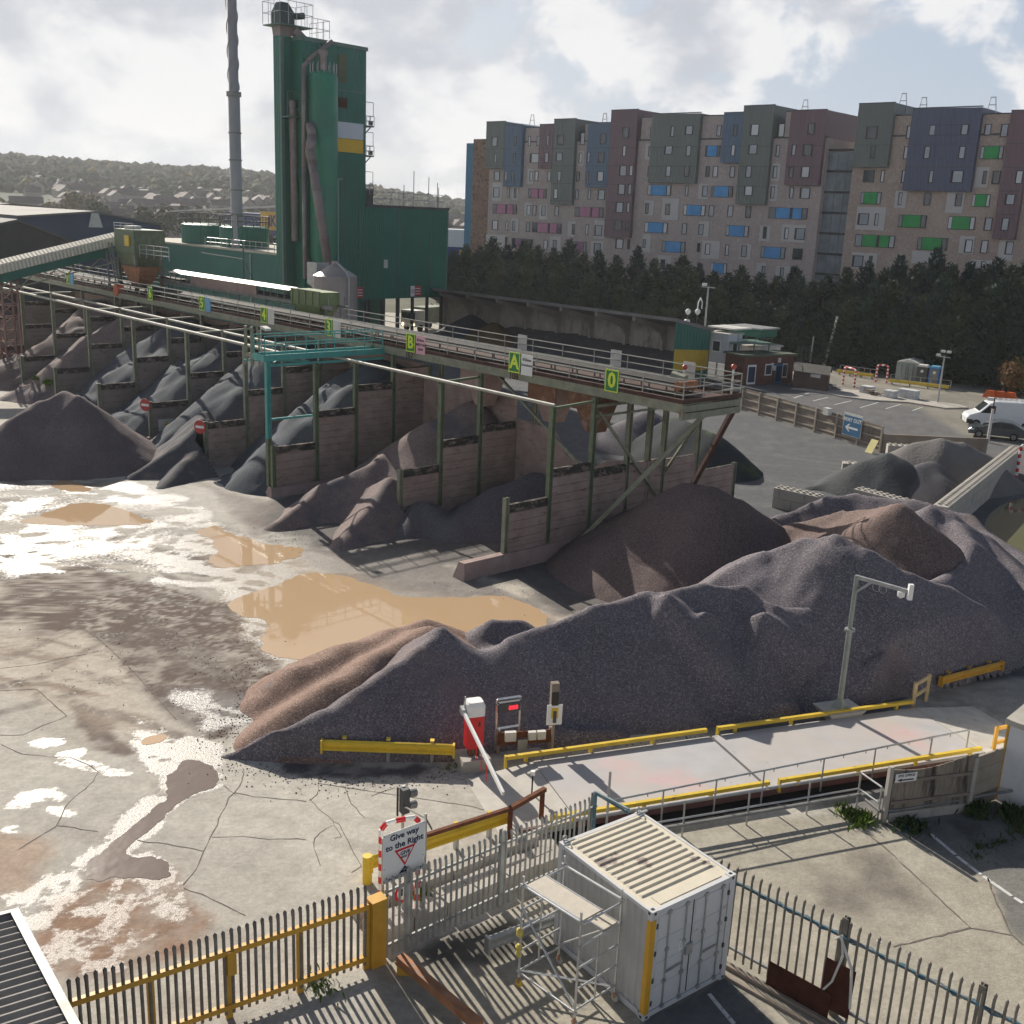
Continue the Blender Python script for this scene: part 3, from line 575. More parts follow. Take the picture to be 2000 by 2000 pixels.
# big slumped heap in the bay next to the teal leg
B1 = [ST(11.2, 4.6, 5.6), ST(12, 2, 4.4), K(770, 830, 3.1), K(722, 862, 2.7)]
B2 = [K(722, 862, 2.7), K(690, 880, 2.3), K(610, 915, 1.5), K(520, 985, .35)]
B3 = [K(735, 900, 2.2), K(700, 960, 1.2), K(640, 1020, .35)]
def clipb(X, Y, h):
    s = (X-OO[0])*ua[0]+(Y-OO[1])*ua[1]; t = (X-OO[0])*ub[0]+(Y-OO[1])*ub[1]
    return ((s > 8.75) & (s < 17.05) & (t < 5.4)) | (t < -2.4)
heap('stone_heap', 'big mauve stone heap slumping out of the bay onto the yard beside the puddles', [B1, B2, B3], GPK, slope=.78, round_=.2, sd=17, res=.15, rough=.07, clip=clipb)
N1h = [ST(5.5, 4.4, 2.6), ST(5.8, 2, 2.0), ST(5.5, -1, .8)]
def clipn(X, Y, h):
    s = (X-OO[0])*ua[0]+(Y-OO[1])*ua[1]; t = (X-OO[0])*ub[0]+(Y-OO[1])*ub[1]
    return (s > .15) & (s < 8.45) & (t < 5.4)
heap('stone_heap', 'dark stone heap in the end bay between the two pink panelled walls', [N1h, [ST(7.5, -1.6, 1.4), ST(7.2, -3, .6)]], GPD, slope=.66, sd=18, res=.2, rough=.1, clip=clipn)

# ------------------------------------------------------------------ bay walls: precast panels between posts
def bay_wall(s, tA, label, secs, plinth=None, far=False, posts_to=None):
    o = ST(s, tA); w = thing('bay_wall', label, 'bay wall', o, 0, 'dividing walls of the stone bays')
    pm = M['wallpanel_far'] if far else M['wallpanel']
    for i, (t0, t1, zt) in enumerate(secs):
        p = MB(); n = max(1, round((zt-.15)/.42)); hh = (zt-.15)/n
        for k in range(n): p.obox(ST(s-.09, t0+.13, .15+k*hh+.012), ua*.18, ub*(t1-t0-.26), UZ*(hh-.02))
        obj('panel', p, pm, w)
        c = MB(); c.obox(ST(s-.10, t0+.13, zt-.02-.36*(i < 3)), ua*.20, ub*(t1-t0-.26), UZ*(.02+.36*(i < 3)+.012))
        al = obj('algae_stain' if i < 3 else 'capping', c, M['algae_top'] , w)
    if plinth:
        t0, t1, hh = plinth
        p = MB(); p.prism([ST(s-.42, t0, 0), ST(s+.42, t0, 0), ST(s+.2, t0+.15, hh), ST(s-.2, t0+.15, hh)], ub*(t1-t0)); obj('plinth', p, M['plinth'], w)
    return w
M['algae_top'] = mat('algae_top', (.05, .047, .042), .95, 0, .45, 2.2, stain=((.27, .21, .19), 2.6, .5, .14, (1, 1, 2)))
M['plinth'] = mat('plinth', (.36, .27, .245), .9, 0, .18, 1.2, bump=.3, stain=((.17, .13, .12), 1.4, .58, .15))
def post(w, s, t, zt, m, wd=.24): p = MB(); ibeam(p, ST(s, t, 0), ST(s, t, zt), wd, ub); return obj('post', p, m, w)
def ibeam(mb, p, q, w, web):
    p, q = V3(p), V3(q); d = unit(q-p); web = unit(web); fl = unit(np.cross(web, d)); L_ = q-p; th = w*.13
    mb.obox(p-fl*w/2-web*w/2, fl*w, web*th, L_); mb.obox(p-fl*w/2+web*(w/2-th), fl*w, web*th, L_); mb.obox(p-fl*th/2-web*(w/2-th), fl*th, web*(w-2*th), L_)
walls = []
w = bay_wall(0, -2.7, 'pink panelled end wall with two raking props, nearest the big puddle', [(-2.7, 0, 3.05), (0, 2.8, 4.4), (2.8, 5.4, 4.0), (5.4, 8.2, 4.0), (8.2, 11, 3.9), (11, 14.5, 2.9)], (-5.4, 4, .75))
for t, z in ((-2.7, 3.4), (0, 7.4), (2.8, 7.6), (5.4, 7.2), (8.2, 6.6), (11, 7.2), (14.5, 3)): post(w, 0, t, z, M['olive'] if t < 3 and t > -1 else M['post_pink'] if 'post_pink' in M else M['olive_grey'])
w = bay_wall(8.6, -2.4, 'second pink panelled wall, with a broken plinth end in the stone heap', [(-2.4, .2, 2.9), (.2, 2.9, 4.2), (2.9, 5.6, 4.75)], (-4.6, 1, .6))
for t, z in ((-2.4, 2.95), (.2, 7.4), (2.9, 7.6), (5.6, 4.9)): post(w, 8.6, t, z, M['olive'] if z > 7 else M['olive_grey'])
NM = ['tall stepped wall with black algae behind the teal platform leg', 'stepped wall with black algae and a no entry sign, right of the dust heap', 'mossy stepped wall with the other no entry sign, behind the dust heap', 'third stepped wall from the teal leg, behind the dark brown heap', 'fourth stepped wall from the teal leg, under the second gantry pipe', 'fifth stepped wall from the teal leg, over the mossy rubble', 'stepped wall beside the rusty lattice column', 'leftmost bay wall, half hidden behind the lattice column']
for k, s in enumerate(SW[2:]):
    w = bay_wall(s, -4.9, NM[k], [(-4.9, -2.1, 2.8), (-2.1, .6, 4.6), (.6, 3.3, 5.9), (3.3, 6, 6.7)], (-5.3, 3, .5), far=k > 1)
    for t, z in ((-4.9, 2.9), (-2.1, 7.4 if k else 7.35), (.6, 7.3 if k else 7.3), (3.3, 7.6), (6, 6.8)): post(w, s, t, z, M['olive'] if k < 1 else M['olive_grey'])
bw = MB()
for i in range(len(SW)-1):
    s0, s1 = SW[i], SW[i+1]; zt = 4.9 if i == 0 else (6.2 if i == 1 else 6.9)
    if i == 0:
        bw.prism([ST(s0+.15, 5.5, 0), ST(s1-.15, 5.5, 0), ST(s1-.15, 5.5, zt), ST(5.6, 5.5, 4.8), ST(4.6, 5.5, 3.6), ST(2.6, 5.5, 3.2), ST(1.4, 5.5, 3.9), ST(s0+.15, 5.5, 4.1)], ub*.25)
    else: bw.obox(ST(s0+.15, 5.5, 0), ua*(s1-s0-.3), ub*.25, UZ*zt)
tag(obj('rear_wall', bw, M['wallpanel'], loc=ST(30, 5.5)), 'pink concrete rear wall closing the backs of all the stone bays', 'bay wall', kind='thing')
# ------------------------------------------------------------------ conveyor gantry over the bays
GT0, GT1, GS0, GS1, GZ = 3.0, 7.3, -5.2, 84., 7.62
ga = thing('conveyor_gantry', 'long olive green conveyor gantry with handrails running over all the stone bays', 'gantry', ST(20, 5))
g = MB()
for t in (GT0, GT1-.2): g.obox(ST(GS0, t, GZ), ua*(GS1-GS0), ub*.2, UZ*.42)
for s in np.arange(GS0, GS1, 3): g.obox(ST(s, GT0+.2, GZ+.05), ua*.14, ub*(GT1-GT0-.4), UZ*.3)
g.obox(ST(GS0-.02, GT0, GZ-.3), ua*.2, ub*(GT1-GT0), UZ*.3); obj('girder', g, M['olive_grey'], ga)
g = MB(); g.obox(ST(GS0+.02, GT0+.05, GZ+.424), ua*(GS1-GS0-.04), ub*(GT1-GT0-.1), UZ*.06); obj('deck', g, M['deck_brown'], ga)
g = MB(); g.obox(ST(GS0+.0, GT0-.02, GZ+.43), ua*(GS1-GS0), ub*.03, UZ*.2); g.obox(ST(GS0-.03, GT0, GZ+.43), ua*.03, ub*(GT1-GT0), UZ*.2); g.obox(ST(GS0, GT1, GZ+.43), ua*(GS1-GS0), ub*.03, UZ*.2); obj('toe_board', g, M['deck_brown'], ga)
def handrail(name, parent, p, q, n, h=1.05, m=None, r=.028, mid=(.5,), z0=0):
    mb = MB(); p, q = V3(p), V3(q)
    for i in range(n+1):
        b = p+(q-p)*i/n; mb.tube(b, b+UZ*h, r, 6)
    for z in (h,)+tuple(h*x for x in mid): mb.tube(p+UZ*z, q+UZ*z, r*1.05, 6)
    return obj(name, mb, m or M['rail_grey'], parent)
M['rail_grey'] = mat('rail_grey', (.36, .36, .32), .4, .35, .2, 2)
zr = GZ+.48
for t in (GT0+.03, GT1-.03): handrail('handrail', ga, ST(GS0+.05, t, zr), ST(GS1, t, zr), int((GS1-GS0)/2.35), mid=(.66, .33))
handrail('handrail', ga, ST(GS0+.05, GT0+.05, zr), ST(GS0+.05, GT1-.05, zr), 3, mid=(.66, .33))
# belt on idler frames, two runs of bright channel either side
g = MB()
for t in (4.1, 5.4): g.obox(ST(GS0+1.3, t, zr+.42), ua*(GS1-GS0-2), ub*.06, UZ*.14)
for s in np.arange(GS0+1.4, GS1, 1.6):
    for t in (4.1, 5.4): g.obox(ST(s, t, zr), ua*.06, ub*.06, UZ*.42)
obj('belt_frame', g, M['steel_dull'], ga)
g = MB(); g.prism([ST(GS0+1.2, 4.15, zr+.62), ST(GS0+1.2, 4.45, zr+.47), ST(GS0+1.2, 5.1, zr+.47), ST(GS0+1.2, 5.4, zr+.62), ST(GS0+1.2, 5.1, zr+.50), ST(GS0+1.2, 4.45, zr+.50)], ua*(GS1-GS0-2.4)); obj('belt', g, M['belt'], ga)
g = MB(); g.obox(ST(10, 3.75, zr+.5), ua*74, ub*.3, UZ*.03); g.obox(ST(18, 5.6, zr+.5), ua*66, ub*.25, UZ*.03); obj('cable_tray', g, M['bright_pipe'], ga)
g = MB(); g.tube(ST(GS0+1.3, 4.1, zr+.5), ST(GS0+1.3, 5.4, zr+.5), .22, 12); obj('drum', g, M['rust_beam'], ga)
g = MB(); g.obox(ST(-3.4, 5.6, zr+.1), ua*1.1, ub*.5, UZ*.4); g.tube(ST(-3.0, 5.8, zr+.6), ST(-2.2, 5.8, zr+.7), .2, 10); obj('motor', g, M['olive_grey'], ga)
for (s, z0) in ((SW[k], 6.6) for k in range(0, 9)):
    g = MB(); ibeam(g, ST(s, GT1-.3, 0), ST(s, GT1-.3, GZ), .26, ub); obj('leg', g, M['olive_grey'], ga)
# raking braces at the free end
g = MB(); g.bar(ST(-.4, 1.6, .5), ST(-4.9, 5.1, GZ-.2), .2, .2); obj('brace', g, M['olive_grey'], ga)
g = MB(); g.bar(ST(-.4, 9.4, 1.0), ST(-4.9, 7.2, GZ-.2), .22, .22); obj('brace', g, M['deck_brown'], ga)
for (a, b) in (((-.2, 8.2, 3.3), (-4.6, 5.3, GZ-.3)), ((-.25, 2.9, 6.9), (-.25, 8.6, 1.2)), ((.2, 2.6, 4), (8.4, 4, 7.4))):
    g = MB(); g.bar(ST(*a), ST(*b), .12, .12); obj('brace', g, M['olive_grey'], ga)
g = MB(); g.bar(ST(-.1, 2.8, 7.2), ST(-.1, 14.5, 7.2), .12, .14); g.bar(ST(-.1, 2.8, 6.7), ST(-.1, 14.5, 6.7), .1, .1); obj('brace', g, M['olive_grey'], ga)
# traffic lamps on the end rails
LH = lambda s: 1.25 if s < GS0+1 else .85
for s, t in ((GS0+.3, 6.9), (GS0+3.2, 6.9)):
    la = thing('warning_lamp', 'red warning lamp on a white post at the gantry corner' if s < GS0+1 else 'red warning lamp on a white post inboard of the gantry corner', 'lamp', ST(s, t, zr), 0, 'red warning lamps on the gantry end')
    g = MB(); g.tube(ST(s, t, zr), ST(s, t, zr+LH(s)), .05, 8); obj('post', g, M['white_dirty'], la)
    g = MB(); g.lathe(ST(s, t, zr+LH(s)), [(.06, 0), (.12, .05), (.14, .14), (.1, .22), (.0, .26)], 14); obj('lens', g, M['lampred'], la, smooth=True)
# letter boards
def board(s, z, ch, extra=None, w=.85, h=1.05):
    b = thing('letter_board', f'green board with a lime {"letter" if ch.isalpha() else "number"} {ch} on the gantry handrail', 'sign', ST(s, GT0-.06, z), 0, 'bay boards on the gantry')
    g = MB(); g.obox(ST(s-w/2, GT0-.1, z), ua*w, ub*.05, UZ*h); obj('plate', g, M['sign_green'], b)
    g = MB(); fr = .05
    for (u0, u1, v0, v1) in ((-w/2, w/2, 0, fr), (-w/2, w/2, h-fr, h), (-w/2, -w/2+fr, fr, h-fr), (w/2-fr, w/2, fr, h-fr)): g.obox(ST(s+u0, GT0-.108, z+v0), ua*(u1-u0), ub*.01, UZ*(v1-v0))
    obj('border', g, M['sign_lime'], b)
    text('letter', ch, 1.0, ST(s, GT0-.108, z+h/2), -ua, M['sign_lime'], b, bold=.03)
    if extra:
        col, lines, lab = extra; s2 = s-w/2-.52
        e = thing('paper_sign', lab, 'sign', ST(s2, GT0-.06, z), 0)
        g = MB(); g.obox(ST(s2-.42, GT0-.1, z-.03), ua*.84, ub*.03, UZ*1.05); obj('plate', g, M[col], e)
        for i, ln in enumerate(lines): text('wording', ln, .2, ST(s2, GT0-.105, z+.76-.26*i), -ua, M['black'], e, bold=.004)
zb = 8.0
board(-.9, zb, '0'); board(6.0, zb, 'A', ('white', ['0/20mm', 'Limestone'], 'white paper sign beside the letter A board'))
board(15.0, zb, 'B', ('pink_sign', ['0/10mm', 'LIMESTONE', '20/40'], 'pink paper sign beside the letter B board'))
board(23.7, zb, '3', ('white_dirty', [], 'plain white sign beside the number 3 board')); board(31.9, zb, '4', ('white_dirty', [], 'white sign beside the number 4 board')); board(41.2, zb, '5', ('sky_blue', [], 'blue sign beside the number 5 board')); board(50.3, zb, '6'); board(68.2, zb, '7', ('sky_blue', [], 'blue sign behind the transfer tower props'))
for k, s in enumerate((9.9, 2.6, -2.3)):
    b = MB(); b.obox(ST(s, GT1+.02, 8.3), ua*.75, ub*.03, UZ*1.0); tag(obj('blank_sign', b, M['white_dirty'], loc=ST(s, GT1, 8.3)), ['blank white board on the far gantry rail, above the letter B', 'blank white board on the far gantry rail, above the letter A', 'blank white board on the far gantry rail, nearest the 0 board'][k], 'sign', 'blank boards on the far rail')
for s, n in ((15.2, '107'), (6.1, '108')): text('bay_number', n, .5, ST(s, GT0-.03, GZ+.16), -ua, M['rust_dark'], ga)
# chutes under the gantry
M['chute_rust'] = mat('chute_rust', (.20, .105, .065), .8, 0, .3, 1.2, stain=((.30, .22, .19), 1.5, .52, .15))
for k, (s, m, lab) in enumerate(((1.6, 'chute_rust', 'rusty orange chute under the gantry at the end bay'), (10.2, 'post_pink', 'pinkish chute under the gantry over the mauve heap'), (4.6, 'post_pink', 'dusty chute beside the notch in the rear wall'))):
    if m == 'post_pink' and m not in M: M[m] = mat(m, (.34, .25, .22), .85, 0, .2, 2)
    c = thing('chute', lab, 'chute', ST(s, 4.6, 5.2)); g = MB(); z1 = GZ-.05; z0 = 5.5
    g.hexa([ST(s+.4, 4.2, z0), ST(s-.4, 4.2, z0), ST(s-.4, 5.0, z0), ST(s+.4, 5.0, z0), ST(s+1.0, 3.7, z1), ST(s-1.0, 3.7, z1), ST(s-1.0, 5.4, z1), ST(s+1.0, 5.4, z1)]); obj('hopper', g, M[m], c)
    g = MB(); g.obox(ST(s-1.05, 3.62, z1-.9), ua*2.1, ub*.06, UZ*.9); obj('skirt', g, M['chute_rust'] if k != 1 else M['post_pink'], c)

# ------------------------------------------------------------------ sprinkler pipes on the posts
pp = MB(); pp.tube(ST(-.1, -.0, 7.46), ST(18.6, -.1, 7.46), .085, 10); tag(obj('pipe', pp, M['bright_pipe'], loc=ST(9, 0, 7.4)), 'bright pipe across the post tops in front of the end bays', 'pipe')
pp = MB(); pp.tube(ST(18.4, -2.1, 7.46), ST(78, -2.1, 7.46), .1, 10); tag(obj('pipe', pp, M['bright_pipe'], loc=ST(40, -2, 7.4)), 'long bright pipe on the front post tops over the left bays', 'pipe')
pp = MB(); pp.tube(ST(20, .6, 7.3), ST(90, .6, 7.3), .09, 10); tag(obj('pipe', pp, M['bright_pipe'], loc=ST(50, .6, 7.3)), 'long bright pipe on the second row of post tops, behind the front one', 'pipe')
for k, s in enumerate(SW[:9]):
    t0 = -.05 if k < 2 else -2.1
    if k == 2: continue
    b = MB(); b.bar(ST(s+.02, t0, 7.3), ST(s+.02, 2.8, 7.42), .12, .12); tag(obj('tie_beam', b, M['olive'] if k < 2 else M['olive_grey'], loc=ST(s, 0, 7.3)), 'short tie beam from a bay post top back to the gantry', 'beam', 'tie beams above the bay walls')

# ------------------------------------------------------------------ teal cross platform
tp = thing('platform', 'teal maintenance platform with handrail standing on a tall leg across the bays', 'platform', ST(18.2, -4.8))
g = MB(); g.obox(ST(17.75, -5, 7.62), ua*1.15, ub*8.0, UZ*.08)
for s in (17.7, 18.85): g.obox(ST(s, -5, 7.55), ua*.1, ub*8.0, UZ*.34)
g.obox(ST(17.7, -5.1, 7.55), ua*1.25, ub*.1, UZ*.34); obj('deck', g, M['teal'], tp)
for s in (17.75, 18.9): handrail('handrail', tp, ST(s, -5, 7.85), ST(s, 2.9, 7.85), 6, m=M['teal'], r=.035)
g = MB(); ibeam(g, ST(17.75, -4.85, 3.2), ST(17.75, -4.85, 7.55), .26, ub); obj('leg', g, M['teal'], tp)
g = MB(); ibeam(g, ST(17.75, -4.85, 0), ST(17.75, -4.85, 3.2), .26, ub); obj('leg', g, M['olive'], tp)
g = MB(); g.bar(ST(17.6, -4.8, 4.3), ST(17.6, -2.1, 4.3), .1, .12); g.bar(ST(17.75, -4.85, 7.3), ST(17.75, 3, 7.3), .1, .14); g.bar(ST(17.75, -4.8, 7.25), ST(20.5, -2.1, 7.4), .09, .09); g.bar(ST(20.3, -4.9, 7.3), ST(17.75, -2.2, 7.4), .09, .09); obj('brace', g, M['teal'], tp)
lg = MB()
for s in (19.9, 20.6):
    lg.bar(ST(s, -4.6, 7.0), ST(s, -4.6, 9.2), .16, .16); lg.bar(ST(s-.1, -4.2, 7.0), ST(s-.1, -4.2, 9.0), .08, .08)
lg.bar(ST(18.9, -4.6, 7.6), ST(20.7, -4.6, 7.6), .2, .2); obj('ladder_frame', lg, M['olive_grey'], tp)
fl = thing('floodlight', 'small floodlight on a stalk at the teal platform corner', 'lamp', ST(19.2, -4.4, 7.9)); g = MB(); g.tube(ST(19.2, -4.4, 7.7), ST(19.2, -4.4, 9.3), .04, 6); obj('stalk', g, M['galv'], fl); g = MB(); g.obox(ST(19.0, -4.5, 9.2), -ua*.5-UZ*.1, ub*.35, UZ*.14); obj('head', g, M['white_dirty'], fl)

# ------------------------------------------------------------------ upper shuttle conveyor, transfer tower and inclined conveyor
uc = thing('upper_conveyor', 'raised shuttle conveyor with pinkish side panels above the gantry, below the plant', 'conveyor', ST(45, 7.5, 0))
g = MB(); g.obox(ST(29, 6.6, 9.0), ua*30, ub*.12, UZ*.25); g.obox(ST(29, 7.9, 9.0), ua*30, ub*.12, UZ*.25)
for s in np.arange(29.5, 59, 1.0): g.obox(ST(s, 6.62, 9.25), ua*.06, ub*.06, UZ*.62); g.obox(ST(s, 7.9, 9.25), ua*.06, ub*.06, UZ*.62)
for s in np.arange(30, 59, 4.2):
    for t in (6.7, 7.9): g.obox(ST(s, t, zr), ua*.1, ub*.1, UZ*.95)
obj('frame', g, M['steel_dull'], uc)
g = MB(); g.obox(ST(39.5, 6.54, 9.2), ua*11, ub*.05, UZ*.75); obj('side_panel', g, M['post_pink'], uc)
g = MB(); g.prism([ST(34.5, 6.4, 9.95), ST(34.5, 7.2, 10.15), ST(34.5, 8.2, 9.95), ST(34.5, 7.2, 10.1)], ua*20); obj('cover', g, M['rail_grey'], uc)
g = MB(); g.obox(ST(35, 6.9, 9.3), ua*23, ub*.9, UZ*.1); obj('belt', g, M['belt'], uc)
hp = thing('hopper', 'olive green feed hopper at the end of the raised conveyor, below the small silo', 'hopper', ST(31.5, 7.3, 0)); g = MB()
g.obox(ST(30.4, 6.5, 9.1), ua*4, ub*1.6, UZ*1.0); g.hexa([ST(33.4, 6.8, 8.1), ST(31.2, 6.8, 8.1), ST(31.2, 7.8, 8.1), ST(33.4, 7.8, 8.1), ST(34.3, 6.5, 9.08), ST(30.5, 6.5, 9.08), ST(30.5, 8.1, 9.08), ST(34.3, 8.1, 9.08)]); obj('body', g, mat('hopper_green', (.17, .22, .09), .6, 0, .2, 1.5), hp)
g = MB(); g.obox(ST(30.35, 6.42, 10.1), ua*4.1, ub*.08, UZ*.07)
for s in np.arange(30.5, 34.4, .9): g.obox(ST(s, 6.42, 9.15), ua*.06, ub*.07, UZ*.95)
obj('stiffener', g, M['olive_grey'], hp)
tt = thing('transfer_tower', 'olive green transfer tower at the head of the cream roofed conveyor', 'tower', ST(58, 6.5, 0))
g = MB(); g.obox(ST(57.4, 4.8, 11.3), ua*4.2, ub*2.8, UZ*2.0); g.hexa([ST(60.8, 5.1, 9.9), ST(58.4, 5.1, 9.9), ST(58.4, 7.2, 9.9), ST(60.8, 7.2, 9.9), ST(61.4, 4.8, 11.28), ST(57.6, 4.8, 11.28), ST(57.6, 7.5, 11.28), ST(61.4, 7.5, 11.28)]); obj('housing', g, M['olive'], tt)
for s in (57.7, 61.2):
    for t in (5.0, 7.3): g = MB(); ibeam(g, ST(s, t, 0), ST(s, t, 11.3), .3, ub); obj('leg', g, M['olive_grey'], tt)
g = MB(); g.bar(ST(60.6, 3.8, 7.9), ST(63.2, 4.6, 12), .18, .18); g.bar(ST(58.4, 3.8, 7.9), ST(61.8, 4.6, 12), .18, .18); g.bar(ST(59.3, 3.9, 7.9), ST(62.5, 4.6, 12), .09, .3); obj('stair_prop', g, M['steel_dull'], tt)
handrail('handrail', tt, ST(57.4, 4.8, 13.3), ST(61.5, 4.8, 13.3), 3, .5, M['galv']); handrail('handrail', tt, ST(51.5, 5.2, 11.0), ST(57.3, 5.2, 11.0), 4, 1.1, M['galv'], mid=(.66, .33))
g = MB(); g.obox(ST(58.2, 4.66, 11.9), ua*.9, ub*.1, UZ*.9); obj('hatch', g, M['yellow'], tt); g = MB(); g.obox(ST(59, 5.2, 13.3), ua*1.3, ub*1, UZ*.3); obj('vent', g, M['white_dirty'], tt)
g = MB(); g.hexa([ST(58.6, 4.9, 8.6), ST(57.2, 4.9, 8.6), ST(57.2, 6, 8.6), ST(58.6, 6, 8.6), ST(60, 4.6, 10.2), ST(56, 4.6, 10.2), ST(56, 6.5, 10.2), ST(60, 6.5, 10.2)]); obj('chute', g, M['rust_beam'], tt)
mo = MB(); mo.tube(ST(57.3, 2.9, 8.25), ST(57.3, 3.5, 8.25), .5, 16); tag(obj('drum_motor', mo, mat('motor_orange', (.5, .12, .05), .6), loc=ST(57.3, 3, 8)), 'round orange drum motor on the gantry rail below the transfer tower', 'motor')
ic = thing('inclined_conveyor', 'inclined conveyor under a cream corrugated roof rising to the transfer tower', 'conveyor', ST(63, -4, 0))
def sl_(t): return 12.95+(t-6.04)*.247
M['cream'] = mat('cream', (.66, .60, .47), .6, 0, .08, 2, rib=(ub, .32, .9))
g = MB(); P, Q = (lambda t, dz, ds: ST(64+ds, t, sl_(t)+dz)), 0
g.prism([P(-30, -1.0, -1.3), P(-30, -.3, -.9), P(-30, 0, 0), P(-30, -.3, .9), P(-30, -1.0, 1.3), P(-30, -1.04, 1.25), P(-30, -.06, 0), P(-30, -1.04, -1.25)], P(6.1, 0, 0)-P(-30, 0, 0)); obj('roof', g, M['cream'], ic)
g = MB(); g.obox(P(-30, -1.75, -1.15), ua*.08, P(6.0, 0, 0)-P(-30, 0, 0), UZ*.8); g.obox(P(-30, -1.75, 1.0), ua*.08, P(6, 0, 0)-P(-30, 0, 0), UZ*.8); g.obox(P(-30, -1.8, -1.05), ua*2.1, P(6, 0, 0)-P(-30, 0, 0), UZ*.06); obj('side_cladding', g, M['plant_green'] if 'plant_green' in M else mat('conv_green', (.015, .12, .085), .5, 0, .15, 1), ic)
g = MB()
for i in range(18):
    t = -30+2*i; g.bar(P(t, -1.8, -1), P(t+1, -2.5, -1), .08, .08); g.bar(P(t+1, -2.5, -1), P(t+2, -1.8, -1), .08, .08)
g.bar(P(-30, -2.5, -1), P(6, -2.5, -1), .1, .1); obj('truss', g, M['olive_grey'], ic)
lc = thing('lattice_column', 'rusty pink lattice column carrying the inclined conveyor at the left edge', 'column', ST(65, -3.4, 0))
M['rust_pink'] = mat('rust_pink', (.27, .17, .15), .8, 0, .25, 2)
g = MB(); cs = [ST(64.1, -4.3), ST(65.6, -4.3), ST(65.6, -3), ST(64.1, -3)]
for c in cs: g.bar(c, c+UZ*8.6, .16, .16)
for i in range(8):
    for a, b in ((0, 1), (3, 0), (1, 2)): g.bar(cs[a]+UZ*(i*1.05+.2), cs[b]+UZ*(i*1.05+1.2), .07, .07); g.bar(cs[a]+UZ*(i*1.05+.2), cs[b]+UZ*(i*1.05+.2), .07, .07)
obj('lattice', g, M['rust_pink'], lc); g = MB(); g.obox(ST(64, -4.6, 0), ua*1.9, ub*1.9, UZ*1.6); obj('base', g, M['wallpanel_far'], lc)

# no entry discs, small notice
for (px, py, lab) in ((288, 791, 'round red no entry sign on the mossy wall end'), (395, 834, 'round red no entry sign on the wall beside the dust heap')):
    s = SW[3] if px > 300 else SW[4]; p = on_s(px, py, s); t, z = unst(p)[1:]
    b = thing('no_entry_sign', lab, 'sign', ST(s, t-.2, 0), 0, 'no entry signs on the bay walls'); g = MB(); g.disc(ST(s+.1, t-.1, z), -ub-ua*.5, .42, .03, 20); obj('disc', g, M['red_dull'], b); g = MB(); c = ST(s+.1, t-.1, z)+unit(-ub-ua*.5)*.035; dr = unit(np.cross(-ub-ua*.5, UZ)); g.obox(c-dr*.3-UZ*.08, dr*.6, UZ*.16, unit(-ub-ua*.5)*.008); obj('bar', g, M['white'], b)
nb = thing('notice', 'small white notice board on the dark wall above the dust heap', 'sign', on_s(323, 829, SW[4])); p = on_s(323, 829, SW[4])-ua*.13; g = MB(); g.obox(p-ub*.55-UZ*.4, ub*1.1, UZ*.8, -ua*.04); obj('plate', g, M['white_dirty'], nb); g = MB(); c = p-ua*.05; g.prism([c-ub*.18-UZ*.05, c+ub*.18-UZ*.05, c+UZ*.28], -ua*.01); obj('symbol', g, M['yellow'], nb)
# ------------------------------------------------------------------ asphalt plant
YT = R(47.5); pu = np.array([math.cos(YT), math.sin(YT), 0]); pn = np.array([math.sin(YT), -math.cos(YT), 0]); P0 = np.array([-18.895, 132., 0])
def PL(u, z=0, d=0): return P0+pu*u+UZ*z+pn*d            # on the right-hand face of the plant, d towards us
M['plant_green'] = mat('plant_green', (.012, .145, .098), .5, 0, .12, .25, rib=(pu, .3, .5), stain=[((.022, .165, .125), .3, .55, .2, (1, 1, .15)), ((.07, .10, .08), .5, .62, .12, (1, 1, .06))])
M['plant_green2'] = mat('plant_green2', (.012, .135, .092), .5, 0, .12, .25, rib=(-pn, .3, .5)); M['silo_green'] = mat('silo_green', (.022, .20, .115), .42, 0, .18, .3, stain=((.03, .10, .085), .25, .5, .2, (1, 1, .2)))
M['plant_trim'] = mat('plant_trim', (.09, .17, .14), .5); M['duct'] = mat('duct', (.24, .20, .19), .55, .2, .2, .6, stain=((.36, .33, .31), .5, .55, .15)); M['plant_roof'] = mat('plant_roof', (.42, .40, .33), .8, 0, .2, .4)
tw = thing('plant_tower', 'tall dark green clad asphalt plant tower with white and yellow bands', 'tower', PL(-4))
def blk(u0, u1, z0, z1, d0, d1, mb): return mb.obox(PL(u0, z0, -d0), pu*(u1-u0), -pn*(d1-d0), UZ*(z1-z0))
g = MB(); blk(-8.9, 0, 5.2, 33.2, 0, 3.8, g); obj('wall', g, M['plant_green'], tw)
g = MB(); blk(-9.0, .15, 33.2, 33.6, -.15, 4.0, g); obj('parapet', g, M['plant_trim'], tw)
g = MB(); blk(-10.5, -9.0, 5, 33.6, 1.8, 3.1, g); obj('elevator_casing', g, M['plant_green2'], tw)
g = MB(); blk(-10.6, -10.2, 5, 33.6, 1.6, 1.85, g); obj('corner_trim', g, M['plant_trim'], tw)
def hx(u0, u1, d0, d1, z0, v0, v1, e0, e1, z1): return [PL(u0, z0, -d0), PL(u1, z0, -d0), PL(u1, z0, -d1), PL(u0, z0, -d1), PL(v0, z1, -e0), PL(v1, z1, -e0), PL(v1, z1, -e1), PL(v0, z1, -e1)]
M['dark_green'] = mat('dark_green', (.03, .06, .055), .5)
